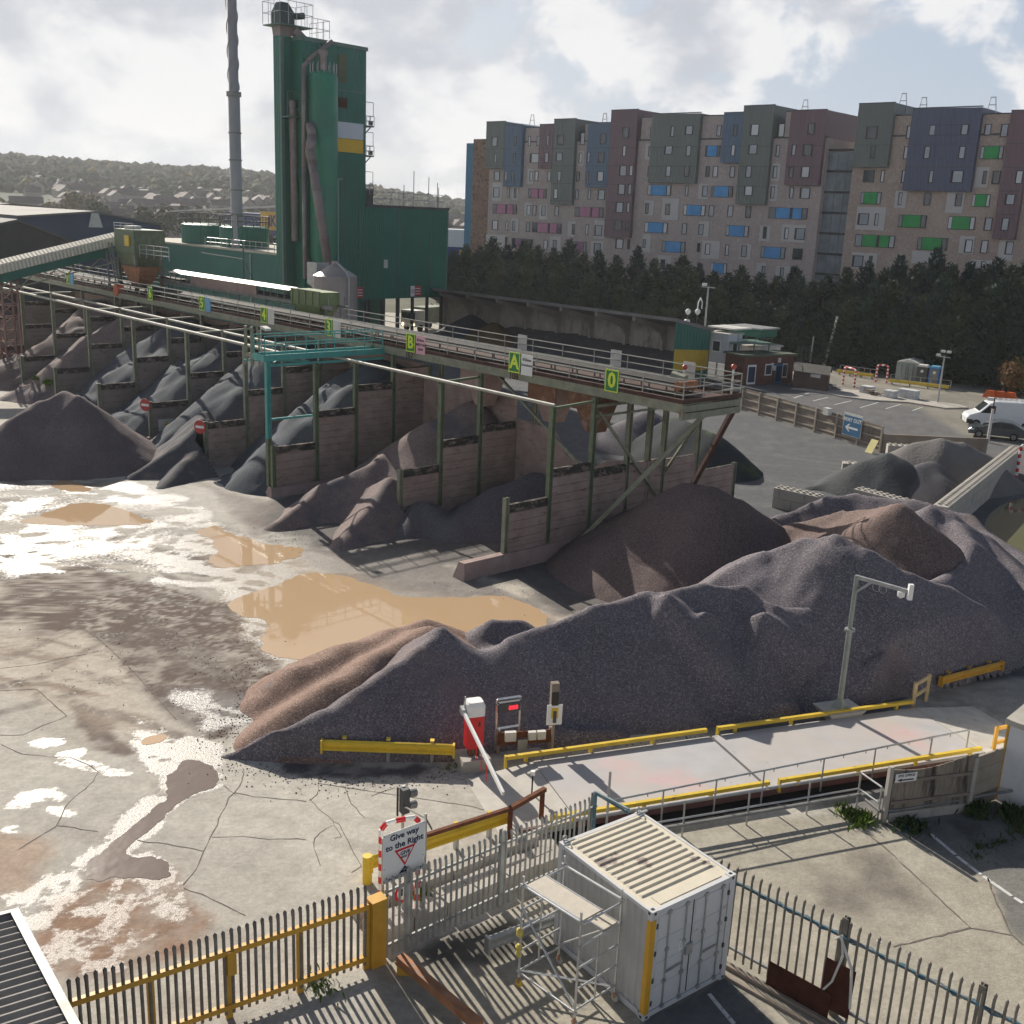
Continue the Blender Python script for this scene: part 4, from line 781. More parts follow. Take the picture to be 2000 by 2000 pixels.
g = MB(); g.hexa(hx(-10.6, -8.7, 1.6, 3.2, 34.6, -10.6, -8.7, 1.6, 3.2, 36.0)); g.hexa(hx(-10.6, -8.7, 1.6, 3.2, 36.01, -10.2, -9.3, 1.9, 2.9, 37.0)); g.tube(PL(-8.6, 35.7, -1.5), PL(-7.6, 35.9, -1.5), .35, 10); obj('elevator_head', g, M['dark_green'], tw)
g = MB(); g.hexa(hx(-10.5, -9.0, 1.8, 3.1, 33.62, -10.6, -8.4, 1.6, 3.2, 34.58)); g.bar(PL(-8.9, 34.3, -1.6), PL(-7.7, 33.4, -1.4), .9, .8); obj('head_chute', g, M['duct'], tw)
g = MB(); blk(-11.3, -7.0, 34.58, 34.68, .6, 3.8, g); obj('platform', g, M['plant_trim'], tw)
for a, b, n in ((PL(-11.3, 34.7, -.6), PL(-7.0, 34.7, -.6), 4), (PL(-7.0, 34.7, -.6), PL(-7.0, 34.7, -3.8), 3), (PL(-11.3, 34.7, -3.8), PL(-7.0, 34.7, -3.8), 4), (PL(-11.3, 34.7, -.6), PL(-11.3, 34.7, -3.8), 3)): handrail('handrail', tw, a, b, n, 2.3, M['galv'], r=.03, mid=(.5,))
for a, b, n in ((PL(-7.6, 33.6), PL(-5.2, 33.6), 3), (PL(-5.2, 33.6), PL(-5.2, 33.6, -3.6), 3)): handrail('handrail', tw, a, b, n, 2.0, M['galv'], r=.03, mid=(.5,))
for z in (22.2, 23.3): pass
g = MB(); blk(-5.62, -.42, 23.55, 25.3, -.07, 0, g); obj('white_band', g, mat('band_white', (.60, .64, .69), .5, 0, .05, .3), tw); g = MB(); blk(-5.62, -.42, 22.05, 23.5, -.07, 0, g); obj('yellow_band', g, mat('band_yellow', (.75, .46, .02), .5, 0, .06, .3), tw)
g = MB(); blk(-6.6, -5.72, 22.05, 25.3, -.06, 0, g); obj('band_end', g, M['plant_trim'], tw)
g = MB(); blk(-4.1, -2.9, 29.5, 32.4, -.08, 0, g); obj('louvre', g, mat('louvre', (.10, .12, .06), .7), tw); g = MB(); blk(-4.0, -2.8, 26.8, 27.9, -.08, 0, g); obj('vent', g, M['rust_dark'], tw); g = MB(); blk(-6, -.3, 28.6, 28.72, -.05, 0, g); obj('seam', g, M['plant_trim'], tw)
for z in (26.5, 23.2, 18.8):
    g = MB(); blk(.05, 1.4, z-1.4, z-1.25, .2, 1.6, g); g.bar(PL(.1, z-2.4, -.6), PL(1.2, z-1.4, -.6), .1, .1); obj('landing', g, M['dark_grey'], tw)
    for a, b in ((PL(.1, z-1.3, -.2), PL(1.4, z-1.3, -.2)), (PL(1.4, z-1.3, -.2), PL(1.4, z-1.3, -1.6))): handrail('handrail', tw, a, b, 2, 1.1, M['galv'], r=.035)
    g = MB(); g.path([PL(.15, z-.2, -.25), PL(.15, z+1.3, -.25), PL(1.3, z+1.3, -.25), PL(1.3, z-.2, -.25)], .035, 6); blk(.7, 1.3, z-1.2, z-.7, .3, .4, g); obj('hoop', g, M['dark_grey'], tw)
g = MB(); g.tube(PL(.12, 16, -.5), PL(.12, 26, -.5), .08, 6); g.tube(PL(.35, 16, -.5), PL(.35, 26, -.5), .05, 6); obj('ladder', g, M['dark_grey'], tw)
lb = thing('plant_building', 'lower dark green clad block right of the plant tower', 'building', PL(7)); g = MB(); blk(.0, 13.4, 5.3, 16.1, -.01, 9, g); obj('wall', g, M['plant_green'], lb)
g = MB(); blk(-.0, 13.6, 16.1, 16.4, -.15, 9.2, g); obj('roof', g, M['dark_grey'], lb); g = MB(); blk(13.4, 13.55, 5.3, 16.1, -.05, .25, g); obj('corner_trim', g, M['plant_trim'], lb)
g = MB(); blk(-3.9, 0, 5.3, 16.2, -.01, .0, g) if 0 else None
for u in (-1.0, 5, 10.5): g = MB(); blk(u, u+.12, 5.3, 15.9, -.08, -.012, g); obj('downpipe', g, M['plant_trim'], lb)
for u in np.arange(.5, 13.3, 2.5):
    g = MB(); blk(u, u+.3, 0, 5.3, .4, .7, g); obj('leg', g, M['dark_grey'], lb); g = MB(); blk(u, u+.3, 0, 5.3, 6, 6.3, g); obj('leg', g, M['dark_grey'], lb)
handrail('handrail', lb, PL(1.9, 16.4, -.5), PL(13, 16.4, -.5), 9, 1.5, M['galv'], r=.04); g = MB(); blk(.2, 2.0, 16.4, 18.2, 1, 4, g); obj('plant_room', g, M['dark_grey'], lb)
g = MB()
for u, h in ((6.7, 2.5), (8.3, 4.2), (10.8, 3.6), (12.5, 2.4), (12.3, 3)): g.tube(PL(u, 16.4, -.8), PL(u, 16.4+h, -.8), .05, 6)
obj('aerial', g, M['dark_grey'], lb); g = MB(); blk(2.9, 3.5, 9, 10, -.05, 0, g); obj('notice', g, M['white_dirty'], lb)
for u0, lab, w in ((-1.9, 'red and white safety notice at the left foot of the plant block', 1.5), (7.2, 'red and white safety notice at the right foot of the plant block', 1.8)):
    s = thing('safety_sign', lab, 'sign', PL(u0, 5.6, .1), 0, 'safety notices on the plant'); g = MB(); blk(u0, u0+w, 5.5, 6.8, -.12, -.06, g); obj('plate', g, M['red_dull'], s); g = MB(); blk(u0, u0+w*.38, 5.5, 6.8, -.15, -.121, g); obj('pictogram_panel', g, M['white'], s); g = MB(); g.ring(PL(u0+w*.19, 6.15, .155), pn, .16, .22, .01, 14); obj('symbol', g, M['black'], s)
    for k in range(3): g = MB(); blk(u0+w*.46, u0+w*.93, 5.75+.33*k, 5.85+.33*k, -.14, -.121, g); obj('wording', g, M['white'], s)
gl = MB()
# tall silo, filter pipes and the fat duct
si = thing('cement_silo', 'tall green cylindrical silo standing against the plant tower', 'silo', PL(-7.6, 0, 2.1)); c = PL(-7.6, 0, 2.0)
g = MB(); g.lathe(c, [(1.0, 8.4), (1.5, 10.4), (1.55, 11), (1.55, 29.6), (1.4, 29.9), (.3, 30.2), (0, 30.2)], 32); obj('shell', g, M['silo_green'], si, smooth=True)
g = MB(); g.tube(c+UZ*30.1, c+UZ*32, .36, 14); g.tube(c+UZ*31.7, c+UZ*32.2, .5, 14); obj('filter', g, M['duct'], si); g = MB()
for i in range(14): a = i/14*6.283; g.tube(c+np.array([math.cos(a)*1.45, math.sin(a)*1.45, 29.8]), c+np.array([math.cos(a)*1.45, math.sin(a)*1.45, 30.9]), .03, 5)
g.ring(c+UZ*30.85, UZ, 1.42, 1.5, .05, 24) if 0 else None; obj('guard_rail', g, M['galv'], si)
g = MB(); g.path([c+pn*.3+pu*1.75+UZ*z for z in (5, 19.0)]+[c+pu*2.6+UZ*19], .06, 6); obj('feed_pipe', g, M['galv'], si)
vd = MB(); vd.path([PL(-5.4, 33.5, .6), PL(-9.0, 31.0, 1.0), PL(-9.6, 30.4, 1.2), PL(-9.7, 20, 1.2), PL(-9.7, 8, 1.2)], .24, 10); tag(obj('vent_pipe', vd, M['duct'], smooth=True, loc=PL(-9, 0, 1.5)), 'thin rusty vent pipe bending over beside the green silo', 'pipe')
fd = MB(); q = [PL(-9.4, 24.4, 2), PL(-9.9, 23.2, 3), PL(-10.7, 21.6, 3.6), PL(-10.5, 20.4, 3.8), PL(-9.1, 10.0, 4.6), PL(-9.2, 8.4, 4.8), PL(-9.8, 7.6, 5)]
fd.path(q, .5, 16); [fd.lathe(p-UZ*.1, [(.0, -.5), (.36, -.34), (.5, 0), (.36, .34), (0, .5)], 14) for p in q[1:-1]]
for f in (.25, .5, .75): p = q[3]+(q[4]-q[3])*f; fd.tube(p, p+unit(q[4]-q[3])*.12, .58, 16)
tag(obj('duct', fd, M['duct'], smooth=True, loc=PL(-10, 0, 4)), 'fat grey extraction duct dropping in front of the green silo', 'duct')
el = MB(); el.tube(PL(-9.4, 27, -1.2), PL(-9.3, 12, -1.2), .42, 12); handrail_ = None; tag(obj('dust_pipe', el, M['duct'], loc=PL(-11, 12, .5)), 'dark dust pipe running up the corner of the plant tower', 'pipe')
lp = thing('landing', 'small railed landing high on the left side of the plant tower', 'platform', PL(-11.5, 26, .5)); g = MB(); blk(-10.6, -9.0, 25.2, 25.35, .4, 1.8, g); obj('deck', g, M['plant_trim'], lp); handrail('handrail', lp, PL(-10.6, 25.3, -.45), PL(-9.0, 25.3, -.45), 2, 2.6, M['plant_trim'], r=.04, mid=(.66, .33))
# low plant building with chimney, tanks and the small grey silo
lo = thing('boiler_house', 'long low green plant building with a pale flat roof carrying the chimney', 'building', ST(95, 40)); g = MB(); g.obox(ST(75.3, 37, 0), ua*62, ub*3.2, UZ*9.7); g.obox(ST(86, 40.2, 0), ua*51, ub*11, UZ*9.7); obj('wall', g, mat('green_low', (.014, .13, .105), .5, 0, .12, .3, rib=(ua, .3, .4)), lo); g = MB(); g.obox(ST(75.1, 36.8, 9.7), ua*62.4, ub*3.4, UZ*.25); g.obox(ST(86, 40.2, 9.7), ua*51, ub*11, UZ*.25); obj('roof', g, M['plant_roof'], lo)
g = MB()
for s in np.arange(76, 110, 1.6): g.tube(ST(s, 37.3, 9.95), ST(s, 37.3, 11.1), .04, 5)
for z in (10.5, 11.1): g.tube(ST(76, 37.3, z), ST(109, 37.3, z), .04, 5)
obj('handrail', g, M['galv'], lo)
for s in (84, 96): g = MB(); g.tube(ST(s, 36.9, 0), ST(s, 36.9, 9.5), .1, 6); obj('downpipe', g, M['galv'], lo)
g = MB(); g.path([ST(92.5, 34, 9.0), ST(104, 34, 9.2)], .07, 6); g.path([ST(92.5, 34, 6), ST(92.5, 34, 10.5)], .1, 6); g.path([ST(92.5, 34, 9), ST(89.5, 34, 6)], .05, 6); obj('service_pipe', g, M['dark_grey'], lo)
chm = thing('chimney', 'tall grey steel chimney with a spiral strake rising out of the picture', 'chimney', ST(103, 39.5, 0)); cb = on_t(464, 470, 39.5); cb[2] = 0
M['chimney'] = mat('chimney', (.34, .33, .345), .55, .15, .1, .25, stain=((.26, .24, .25), .3, .55, .2, (1, 1, .2)))
g = MB(); g.lathe(cb, [(.92, 9.2), (.92, 11), (.8, 11.2), (.78, 29.6), (.66, 29.7), (.66, 52), (0, 52)], 28); obj('flue', g, M['chimney'], chm, smooth=True)
for z in (14.4, 17.6, 21.5, 25, 29.7): g = MB(); g.lathe(cb, [(.72, z-.09), (.9 if z < 29 else .98, z-.09), (.9 if z < 29 else .98, z+.09 if z < 29 else z+.5), (.72, z+.09)], 24); obj('flange', g, M['steel_dull'], chm)
g = MB(); n = 200
for k in range(3):
    vs = []
    for i in range(n+1):
        a = i/n*2*math.pi*2.4+k*2.094; z = 30.4+i/n*21; d = np.array([math.cos(a), math.sin(a), 0]); vs += [cb+d*.64+UZ*z, cb+d*.79+UZ*z, cb+d*.79+UZ*(z+.06), cb+d*.64+UZ*(z+.06)]
    g.add(vs, [(4*i+a, 4*i+(a+1) % 4, 4*i+4+(a+1) % 4, 4*i+4+a) for i in range(n) for a in range(4)])
obj('strake', g, M['chimney'], chm)
ss = thing('powder_silo', 'small grey silo with a conical top in front of the plant', 'silo', ST(62.3, 28, 0)); c = ST(62.3, 28.3, 0)
g = MB(); g.lathe(c, [(.6, 1.5), (2.3, 4.2), (2.3, 9.0), (.35, 10.2), (.3, 10.5), (0, 10.5)], 28); obj('shell', g, mat('silo_grey', (.36, .32, .30), .5, .2, .15, .5), ss, smooth=False)
g = MB(); g.path([c-ua*.3+UZ*10.4, c-ua*2.2+UZ*9.5, c-ua*2.6+UZ*9.0, c-ua*2.6+UZ*2], .12, 8); obj('fill_pipe', g, M['galv'], ss); g = MB(); g.obox(c+ua*2.0-ub*1+UZ*8, ua*1.9, ub*1.5, UZ*2.2); g.hexa([c+ua*2.6+UZ*6.8, c+ua*2.0+UZ*6.8, c+ua*2.0+ub*.5+UZ*6.8, c+ua*2.6+ub*.5+UZ*6.8, c+ua*3.9-ub*1+UZ*7.98, c+ua*2-ub*1+UZ*7.98, c+ua*2+ub*.5+UZ*7.98, c+ua*3.9+ub*.5+UZ*7.98]); obj('filter_box', g, M['galv'], ss); g = MB(); g.obox(c-ub*2.36-ua*.9+UZ*7.3, ua*1.3, ub*.05, UZ*.45); obj('name_plate', g, M['white_dirty'], ss)
for k in range(4): a = .785+k*1.571; g = MB(); p = c+np.array([math.cos(a)*2.1, math.sin(a)*2.1, 0]); g.bar(p, p+UZ*4.4, .2, .2); obj('leg', g, M['steel_dull'], ss)
for k, (s, r, lab) in enumerate(((106, 3.4, 'right hand dark green tank on the low plant roof'), (117, 3.8, 'left hand dark green tank on the low plant roof'))):
    t = thing('bitumen_tank', lab, 'tank', ST(s, 36.5, 9.9), 0, 'green tanks with railed tops'); c = ST(s, 41.5, 9.9); g = MB(); g.lathe(c, [(r, 0), (r, 2.7), (r*.9, 2.9), (0, 3.0)], 28); obj('shell', g, M['plant_green2'], t); g = MB()
    for i in range(20): a = i/20*6.283; p = c+np.array([math.cos(a)*r, math.sin(a)*r, 2.8]); a2 = (i+1)/20*6.283; q2 = c+np.array([math.cos(a2)*r, math.sin(a2)*r, 2.8]); g.tube(p, p+UZ*1.5, .06, 5); [g.tube(p+UZ*z, q2+UZ*z, .05, 5) for z in (.75, 1.5)]
    obj('guard_rail', g, M['dark_grey'], t)
rk = MB(); rk.tube(ST(84, 37.6, 9.9), PL(-9.4, 17.2, -1.2), .3, 10); tag(obj('raking_pipe', rk, M['duct'], loc=ST(84, 37, 9)), 'raking pipe from the low roof up to the plant tower', 'pipe')
# loading lorry lamps under the plant
lo_ = thing('lorry', 'pale lorry with its headlamps on, waiting under the plant behind the gantry', 'lorry', G(790, 645)); c = G(797, 648); dr = unit(-ub-ua*.3); sd_ = np.cross(UZ, dr)
g = MB(); g.obox(c-sd_*1.25+UZ*.7-dr*2.2, sd_*2.5, dr*2.2, UZ*2.2); obj('cab', g, M['white_dirty'], lo_); g = MB(); g.obox(c-sd_*1.25+UZ*1.0-dr*8, sd_*2.5, dr*5.6, UZ*2.2); obj('body', g, M['olive_grey'], lo_); g = MB(); g.obox(c-sd_*1.1+UZ*1.7, sd_*2.2, dr*.04, UZ*.9); obj('windscreen', g, M['glass'], lo_)
for s_ in (-.9, .9):
    g = MB(); g.disc(c+sd_*s_+UZ*1.0+dr*.02, dr, .17, .05, 12); obj('headlamp', g, M['amber'], lo_)
    for d_ in (-1.2, -6.5): g = MB(); g.tube(c+sd_*s_*1.1-dr*-d_*1+UZ*.5, c+sd_*s_*1.4-dr*-d_+UZ*.5, .5, 14); obj('wheel', g, M['tyre'], lo_)
# ------------------------------------------------------------------ canopy store behind the gantry
cn = thing('storage_shed', 'long open fronted concrete store with a lean-to roof behind the gantry', 'shed', ST(55, 54))
M['shed_conc'] = mat('shed_conc', (.42, .385, .35), .9, 0, .2, .7, bump=.2, rib=(ua, 1.15, .25), stain=((.13, .115, .10), .7, .55, .2, (1, 1, .4))); M['shed_roof'] = mat('shed_roof', (.22, .205, .20), .8, 0, .2, .6)
CS0, CS1, CT0, CT1 = 35.6, 80, 52, 57.5
g = MB(); g.obox(ST(CS0, CT1-.2, 0), ua*(CS1-CS0), ub*.2, UZ*5.0); obj('rear_panel', g, M['shed_conc'], cn)
g = MB(); g.hexa([ST(CS0-.3, CT0-.5, 6.15), ST(CS1, CT0-.5, 6.15), ST(CS1, CT1+.3, 4.9), ST(CS0-.3, CT1+.3, 4.9), ST(CS0-.3, CT0-.5, 6.5), ST(CS1, CT0-.5, 6.5), ST(CS1, CT1+.3, 5.25), ST(CS0-.3, CT1+.3, 5.25)]); obj('roof', g, M['shed_roof'], cn)
for s in np.linspace(CS0+5.6, CS1-.2, 8):
    g = MB(); g.prism([ST(s, CT1-.2, 0), ST(s, CT1-.9, 0), ST(s, CT1-.9, 3.4), ST(s, CT1-1.5, 4.3), ST(s, CT1-2.6, 4.75), ST(s, CT0-.2, 5.7), ST(s, CT0-.2, 6.1), ST(s, CT1-.2, 4.9)], ua*.35); obj('partition', g, mat('shed_rib', (.38, .35, .32), .9, 0, .15, 1) if 'shed_rib' not in bpy.data.materials else bpy.data.materials['shed_rib'], cn)
g = MB(); g.prism([ST(CS0-.05, CT0-.3, 0), ST(CS0-.05, CT1, 0), ST(CS0-.05, CT1, 5.3), ST(CS0-.05, CT0-.3, 6.45)], -ua*.12); obj('end_cladding', g, mat('end_green', (.02, .15, .11), .5, 0, .1, .5, rib=(ub, .5, .4)), cn)
g = MB(); g.prism([ST(CS0-.18, CT0-.3, 1.1), ST(CS0-.18, CT1-.2, .9), ST(CS0-.18, CT1-.2, 3.0), ST(CS0-.18, CT0-.3, 3.35)], -ua*.03); obj('yellow_panel', g, mat('end_yellow', (.62, .40, .03), .5, 0, .1, .5, rib=(ub, .5, .3)), cn)
def heap2(label, pts, m, sd, slope=.5, lim=None): heap('stone_heap', label, [pts], m, slope=slope, sd=sd, res=.5, rough=.07, clip=lim)
def _lim(X, Y, h):
    t = (X-OO[0])*ub[0]+(Y-OO[1])*ub[1]; s = (X-OO[0])*ua[0]+(Y-OO[1])*ua[1]; return (t < CT1-.2) & (s > CS0+.3)
heap2('grey dust banked along the back of the open store', [ST(39, 57, 2.3), ST(55, 57, 2.6), ST(66, 57, 2.4)], SND, 21, .42, _lim)
heap2('ochre brown sand heap inside the open store', [ST(66.5, 54, 3.0), ST(64.5, 53, 2.5)], mat('ochre_sand', (.16, .10, .045), .95, 0, .2, .5), 22, .6, _lim)
heap2('blue grey stone heap at the far end of the open store', [ST(72, 55, 3.4), ST(70, 53, 2.6)], GBL, 23, .6, _lim)
heap2('dark slate coloured heap in the open yard beyond the gantry end', [on_t(1318, 812, 24), on_t(1350, 826, 23), on_t(1400, 848, 22.5)], mat('slate_heap', (.04, .046, .05), .95, 0, .2, .5, bump=.5, bs=8, stain=((.07, .10, .04), .4, .55, .15)), 24, .8)
heap2('low dark heap under the gantry end, behind the raking props', [on_t(1265, 800, 25), on_t(1240, 815, 24)], GPD, 25, .55)
# concrete block bay
M['block'] = mat('block', (.42, .395, .355), .9, 0, .15, .8, bump=.2, stain=((.24, .22, .20), .8, .55, .2))
def block_wall(p, q, courses, label, w=.8, hh=.6, L_=1.6, cap=True):
    p, q = V3(p), V3(q); d = unit(q-p); n = np.cross(UZ, d); D = np.linalg.norm(q-p); b = thing('block_wall', label, 'wall', (p+q)/2, 0, 'concrete block walls of the bay'); g = MB()
    for c in range(courses):
        x = -(L_/2)*(c % 2)
        while x < D-.05:
            x0, x1 = max(x, 0), min(x+L_, D)
            if x1-x0 > .1: g.obox(p+d*(x0+.012)+UZ*(c*hh+.01), d*(x1-x0-.024), n*w, UZ*(hh-.02))
            x += L_
    obj('blocks', g, M['block'], b)
    g = MB()
    for x in np.arange(.2, D-.1, .4):
        for y in (.22, .58): g.lathe(p+d*x+n*y+UZ*(courses*hh-.012), [(.11, 0), (.09, .09), (0, .09)], 8)
    o_s = obj('stud', g, M['block'], b); o_s['kind'] = 'stuff'
    return b
BC, BE = G(1470+352, 986, 1.8), G(1973, 871, 1.8); BC[2] = BE[2] = 0
BW0 = G(1683, 951, 1.8); BW0[2] = 0
block_wall(BE, BC, 3, 'long concrete block wall of the bay with studs on its top'); block_wall(BC-unit(BC-BW0)*.05, BW0, 3, 'short front concrete block wall of the bay, behind the brown gravel peak')
s0, s1 = G(1524, 948, 1.2), G(1610, 966, 1.2); s0[2] = s1[2] = 0; block_wall(s1, s0, 2, 'low concrete block stub wall at the open corner of the bay')
s0, s1 = G(1732, 860, 1.4), G(1845, 868, 1.4); s0[2] = s1[2] = 0; block_wall(s1, s0, 2, 'rear concrete block wall of the bay beside the timber fence')
s0, s1 = G(1645, 900, .6), G(1700, 905, .6); s0[2] = s1[2] = 0; block_wall(s1, s0, 1, 'single course of concrete blocks between the bay heaps')
heap('dust_heap', 'pale grey ribbed dust heap at the back of the concrete block bay', [[G(1790, 866, 2.5), G(1837, 858, 2.9), G(1880, 864, 2.7), G(1925, 885, 2)], [G(1837, 858, 2.9), G(1780, 900, 1.2)]], mat('pale_dust', (.165, .155, .15), .9, 0, .18, .5, bump=.5, bs=6), sd=31, res=.3, rough=.07)
heap('dust_heap', 'dark green grey dust heap in the middle of the concrete block bay', [[G(1690, 900, 1.9), G(1735, 887, 2.4), G(1765, 898, 2.2), G(1780, 920, 1.6)], [G(1735, 887, 2.4), G(1680, 925, .9), G(1580, 950, .15)]], mat('green_dust', (.068, .073, .078), .9, 0, .18, .5, bump=.5, bs=6), sd=32, res=.25, rough=.09)
heap('dust_heap', 'purplish dust heap in the front corner of the concrete block bay', [[G(1800, 910, 2.0), G(1825, 905, 2.1), G(1840, 930, 1.6)], [G(1810, 905, 2.1), G(1745, 935, 1.2)]], SND, sd=33, res=.25, rough=.09)

# ------------------------------------------------------------------ timber fence, boards
M['fence_wood'] = mat('fence_wood', (.27, .225, .185), .85, 0, .2, .8, stain=((.15, .12, .10), 1.2, .55, .2, (1, 1, .3)))
M['fence_rail'] = mat('fence_rail', (.40, .355, .30), .8, 0, .15, 1)
FA, FB = G(1449, 801), G(1719, 883)
tf = thing('timber_fence', 'brown timber close-boarded fence beside the car park', 'fence', (FA+FB)/2); d = unit(FB-FA); n = np.cross(UZ, d); D = np.linalg.norm(FB-FA)
if n @ (-FA) < 0: n = -n
g = MB(); x = 0
while x < D: g.obox(FA+d*x+UZ*.12, d*.135, -n*.025, UZ*(1.82+random.uniform(-.02, .02))); x += .15
obj('boards', g, M['fence_wood'], tf)
for z in (.35, 1.0, 1.65): g = MB(); g.obox(FA+UZ*z, d*D, n*.06, UZ*.1); obj('rail', g, M['fence_rail'], tf)
for i in range(8): g = MB(); g.obox(FA+d*(D*i/7-.07), d*.14, n*.14, UZ*2.0); obj('post', g, M['fence_rail'], tf)
g = MB(); g.obox(FA, d*D, n*.05, UZ*.14); obj('gravel_board', g, M['conc'], tf)
ws = thing('way_out_sign', 'blue WAY OUT sign with a white arrow on the timber fence', 'sign', G(1672, 856)); c = FA+d*(np.dot(G(1668, 866)-FA, d))+n*.16
g = MB(); g.obox(c-d*1.05+UZ*.55, d*2.1, n*.04, UZ*1.75); obj('plate', g, M['white_dirty'], ws); g = MB(); g.obox(c-d*.98+UZ*.62+n*.042, d*1.96, n*.01, UZ*1.5); obj('face', g, M['sign_blue'], ws)
text('wording', 'WAY OUT', .42, c+UZ*1.8+n*.055, d, M['white'], ws, bold=.012); g = MB(); ax = c+UZ*1.2+n*.054
g.prism([ax-d*.75, ax-d*.35+UZ*.3, ax-d*.2+UZ*.3, ax-d*.42+UZ*.08, ax+d*.7+UZ*.08, ax+d*.7-UZ*.08, ax-d*.42-UZ*.08, ax-d*.2-UZ*.3, ax-d*.35-UZ*.3], n*.006); obj('arrow', g, M['white'], ws)
ys = MB(); c = G(1695, 884); ys.prism([c-d*.3, c+d*.45+UZ*.02, c+d*.6+UZ*1.0-n*.35, c-d*.15+UZ*1.0-n*.35], n*.03); tag(obj('yellow_board', ys, mat('pale_yellow', (.62, .56, .22), .6), loc=c), 'small yellow board leaning against the foot of the timber fence', 'sign')
lw = MB(); a, b = G(1722, 884), G(1925, 893); dd = unit(b-a); a2 = a; lw.obox(a, b-a, np.cross(UZ, dd)*.2, UZ*1.4); tag(obj('concrete_barrier', lw, M['fence_wood'], loc=(a+b)/2), 'plain low concrete wall running on from the timber fence', 'wall')
fc = MB(); c = FA+d*(np.dot(G(1640, 850)-FA, d)); fc.obox(c-d*.3+UZ*1.7, d*.6, n*.4, UZ*.55); tag(obj('plastic_bag', fc, M['white_dirty'], loc=c), 'pale bundle on top of the timber fence left of the blue sign', 'bundle')

# ------------------------------------------------------------------ car park corner
bo = thing('brick_office', 'red brick site office with a flat roof and blue door', 'office', G(1500, 750)); a, b = G(1448, 752), G(1546, 748); dx = unit(b-a); dn = np.cross(dx, UZ)
if dn @ (-a) < 0: dn = -dn
W_ = np.linalg.norm(b-a); M['red_brick'] = mat('red_brick', (.14, .065, .05), .9, 0, .25, 2)
g = MB(); g.obox(a, dx*W_, -dn*3, UZ*2.9); obj('wall', g, M['red_brick'], bo); g = MB(); g.obox(a-dx*.2+dn*.2+UZ*2.9, dx*(W_+.4), -dn*3.4, UZ*.2); obj('roof', g, mat('roof_moss', (.10, .12, .09), .9, 0, .3, .8), bo)
def win(parent, p, w, h, frame, pane, nm='window', fd=.05):
    g = MB(); g.obox(p, dx*w, dn*fd, UZ*h); f = obj(nm, g, M[frame], parent); g = MB(); g.obox(p+dx*.1*w+UZ*.1*h+dn*fd, dx*.8*w, dn*.01, UZ*.8*h); obj('pane', g, M[pane], f); return f
win(bo, a+dx*2.9+UZ*.9, .9, 1.2, 'white', 'glass'); win(bo, a+dx*.6+UZ*.05, 1.1, 2.0, 'white', 'navy', 'door'); win(bo, a+dx*4.3+UZ*.05, .9, 2.0, 'sign_blue', 'navy', 'door'); win(bo, a+dx*5.2+UZ*.6, .7, 1.5, 'white_dirty', 'glass')
for q, z in ((3.9, 1.4), (4.5, 2.2), (3.6, 1.7)): g = MB(); g.obox(a+dx*q+UZ*z+dn*.02, dx*.4, dn*.03, UZ*.5); obj('notice', g, M['white_dirty'], bo)
an = thing('office_annexe', 'white flat roofed annexe behind the brick office', 'office', a+dx*7-dn*2); g = MB(); g.obox(a+dx*5.2-dn*4, dx*3, -dn*5, UZ*3.3); obj('wall', g, M['white_dirty'], an); g = MB(); g.obox(a+dx*3.6-dn*3.8+UZ*3.3, dx*4.8, -dn*5.4, UZ*.18); obj('roof', g, M['conc_pale'], an); g = MB(); g.obox(a+dx*5.5-dn*3.98+UZ*1.2, dx*2.2, dn*.04, UZ*1.4); obj('window', g, M['glass'], an)
rf = thing('roof_platform', 'green railed platform on the roof of the brick office', 'platform', a+UZ*3); g = MB(); g.obox(a+dx*.6-dn*2+UZ*3.9, dx*4.6, -dn*3, UZ*.12); obj('deck', g, M['plant_trim'], rf); handrail('handrail', rf, a+dx*.6-dn*2+UZ*3.9, a+dx*5.2-dn*2+UZ*3.9, 4, 1.1, M['plant_trim'])
for q in (1, 3, 5): g = MB(); g.tube(a+dx*q-dn*2.2, a+dx*q-dn*2.2+UZ*3.9, .08, 6); obj('leg', g, M['plant_trim'], rf)
cc = thing('control_cabin', 'grey portable control cabin raised on legs beside the green store end', 'cabin', G(1400, 724)); ca = on_t(1372, 712, 58.2); z0 = ca[2]; ca[2] = 0; cx = -ua; cy = ub
M['cabin_grey'] = mat('cabin_grey', (.58, .60, .63), .6, 0, .06, 1)
z0 = 1.7; g = MB(); g.obox(ca+UZ*z0, cx*3.1, cy*2.4, UZ*3.0); obj('body', g, M['cabin_grey'], cc); g = MB(); g.obox(ca-cx*.1-cy*.1+UZ*(z0+3.0), cx*3.3, cy*2.7, UZ*.15); g.obox(ca-cx*.3+cy*.7+UZ*(z0+3.5), cx*3.6, cy*3, UZ*.16); obj('roof', g, M['white_dirty'], cc)
dx_, dn_ = dx, dn
dx, dn = cx, -cy; win(cc, ca+cx*1.1+UZ*(z0+1.1), 1.1, 1.25, 'white', 'glass'); dx, dn = cy, cx; win(cc, ca+cx*3.1+cy*.8+UZ*(z0+1.1), .8, 1.25, 'white', 'glass'); dx, dn = dx_, dn_
for q, r in ((.2, .2), (2.9, .2), (.2, 2.2), (2.9, 2.2)): g = MB(); g.bar(ca+cx*q+cy*r, ca+cx*q+cy*r+UZ*z0, .18, .18); obj('leg', g, M['galv'], cc)
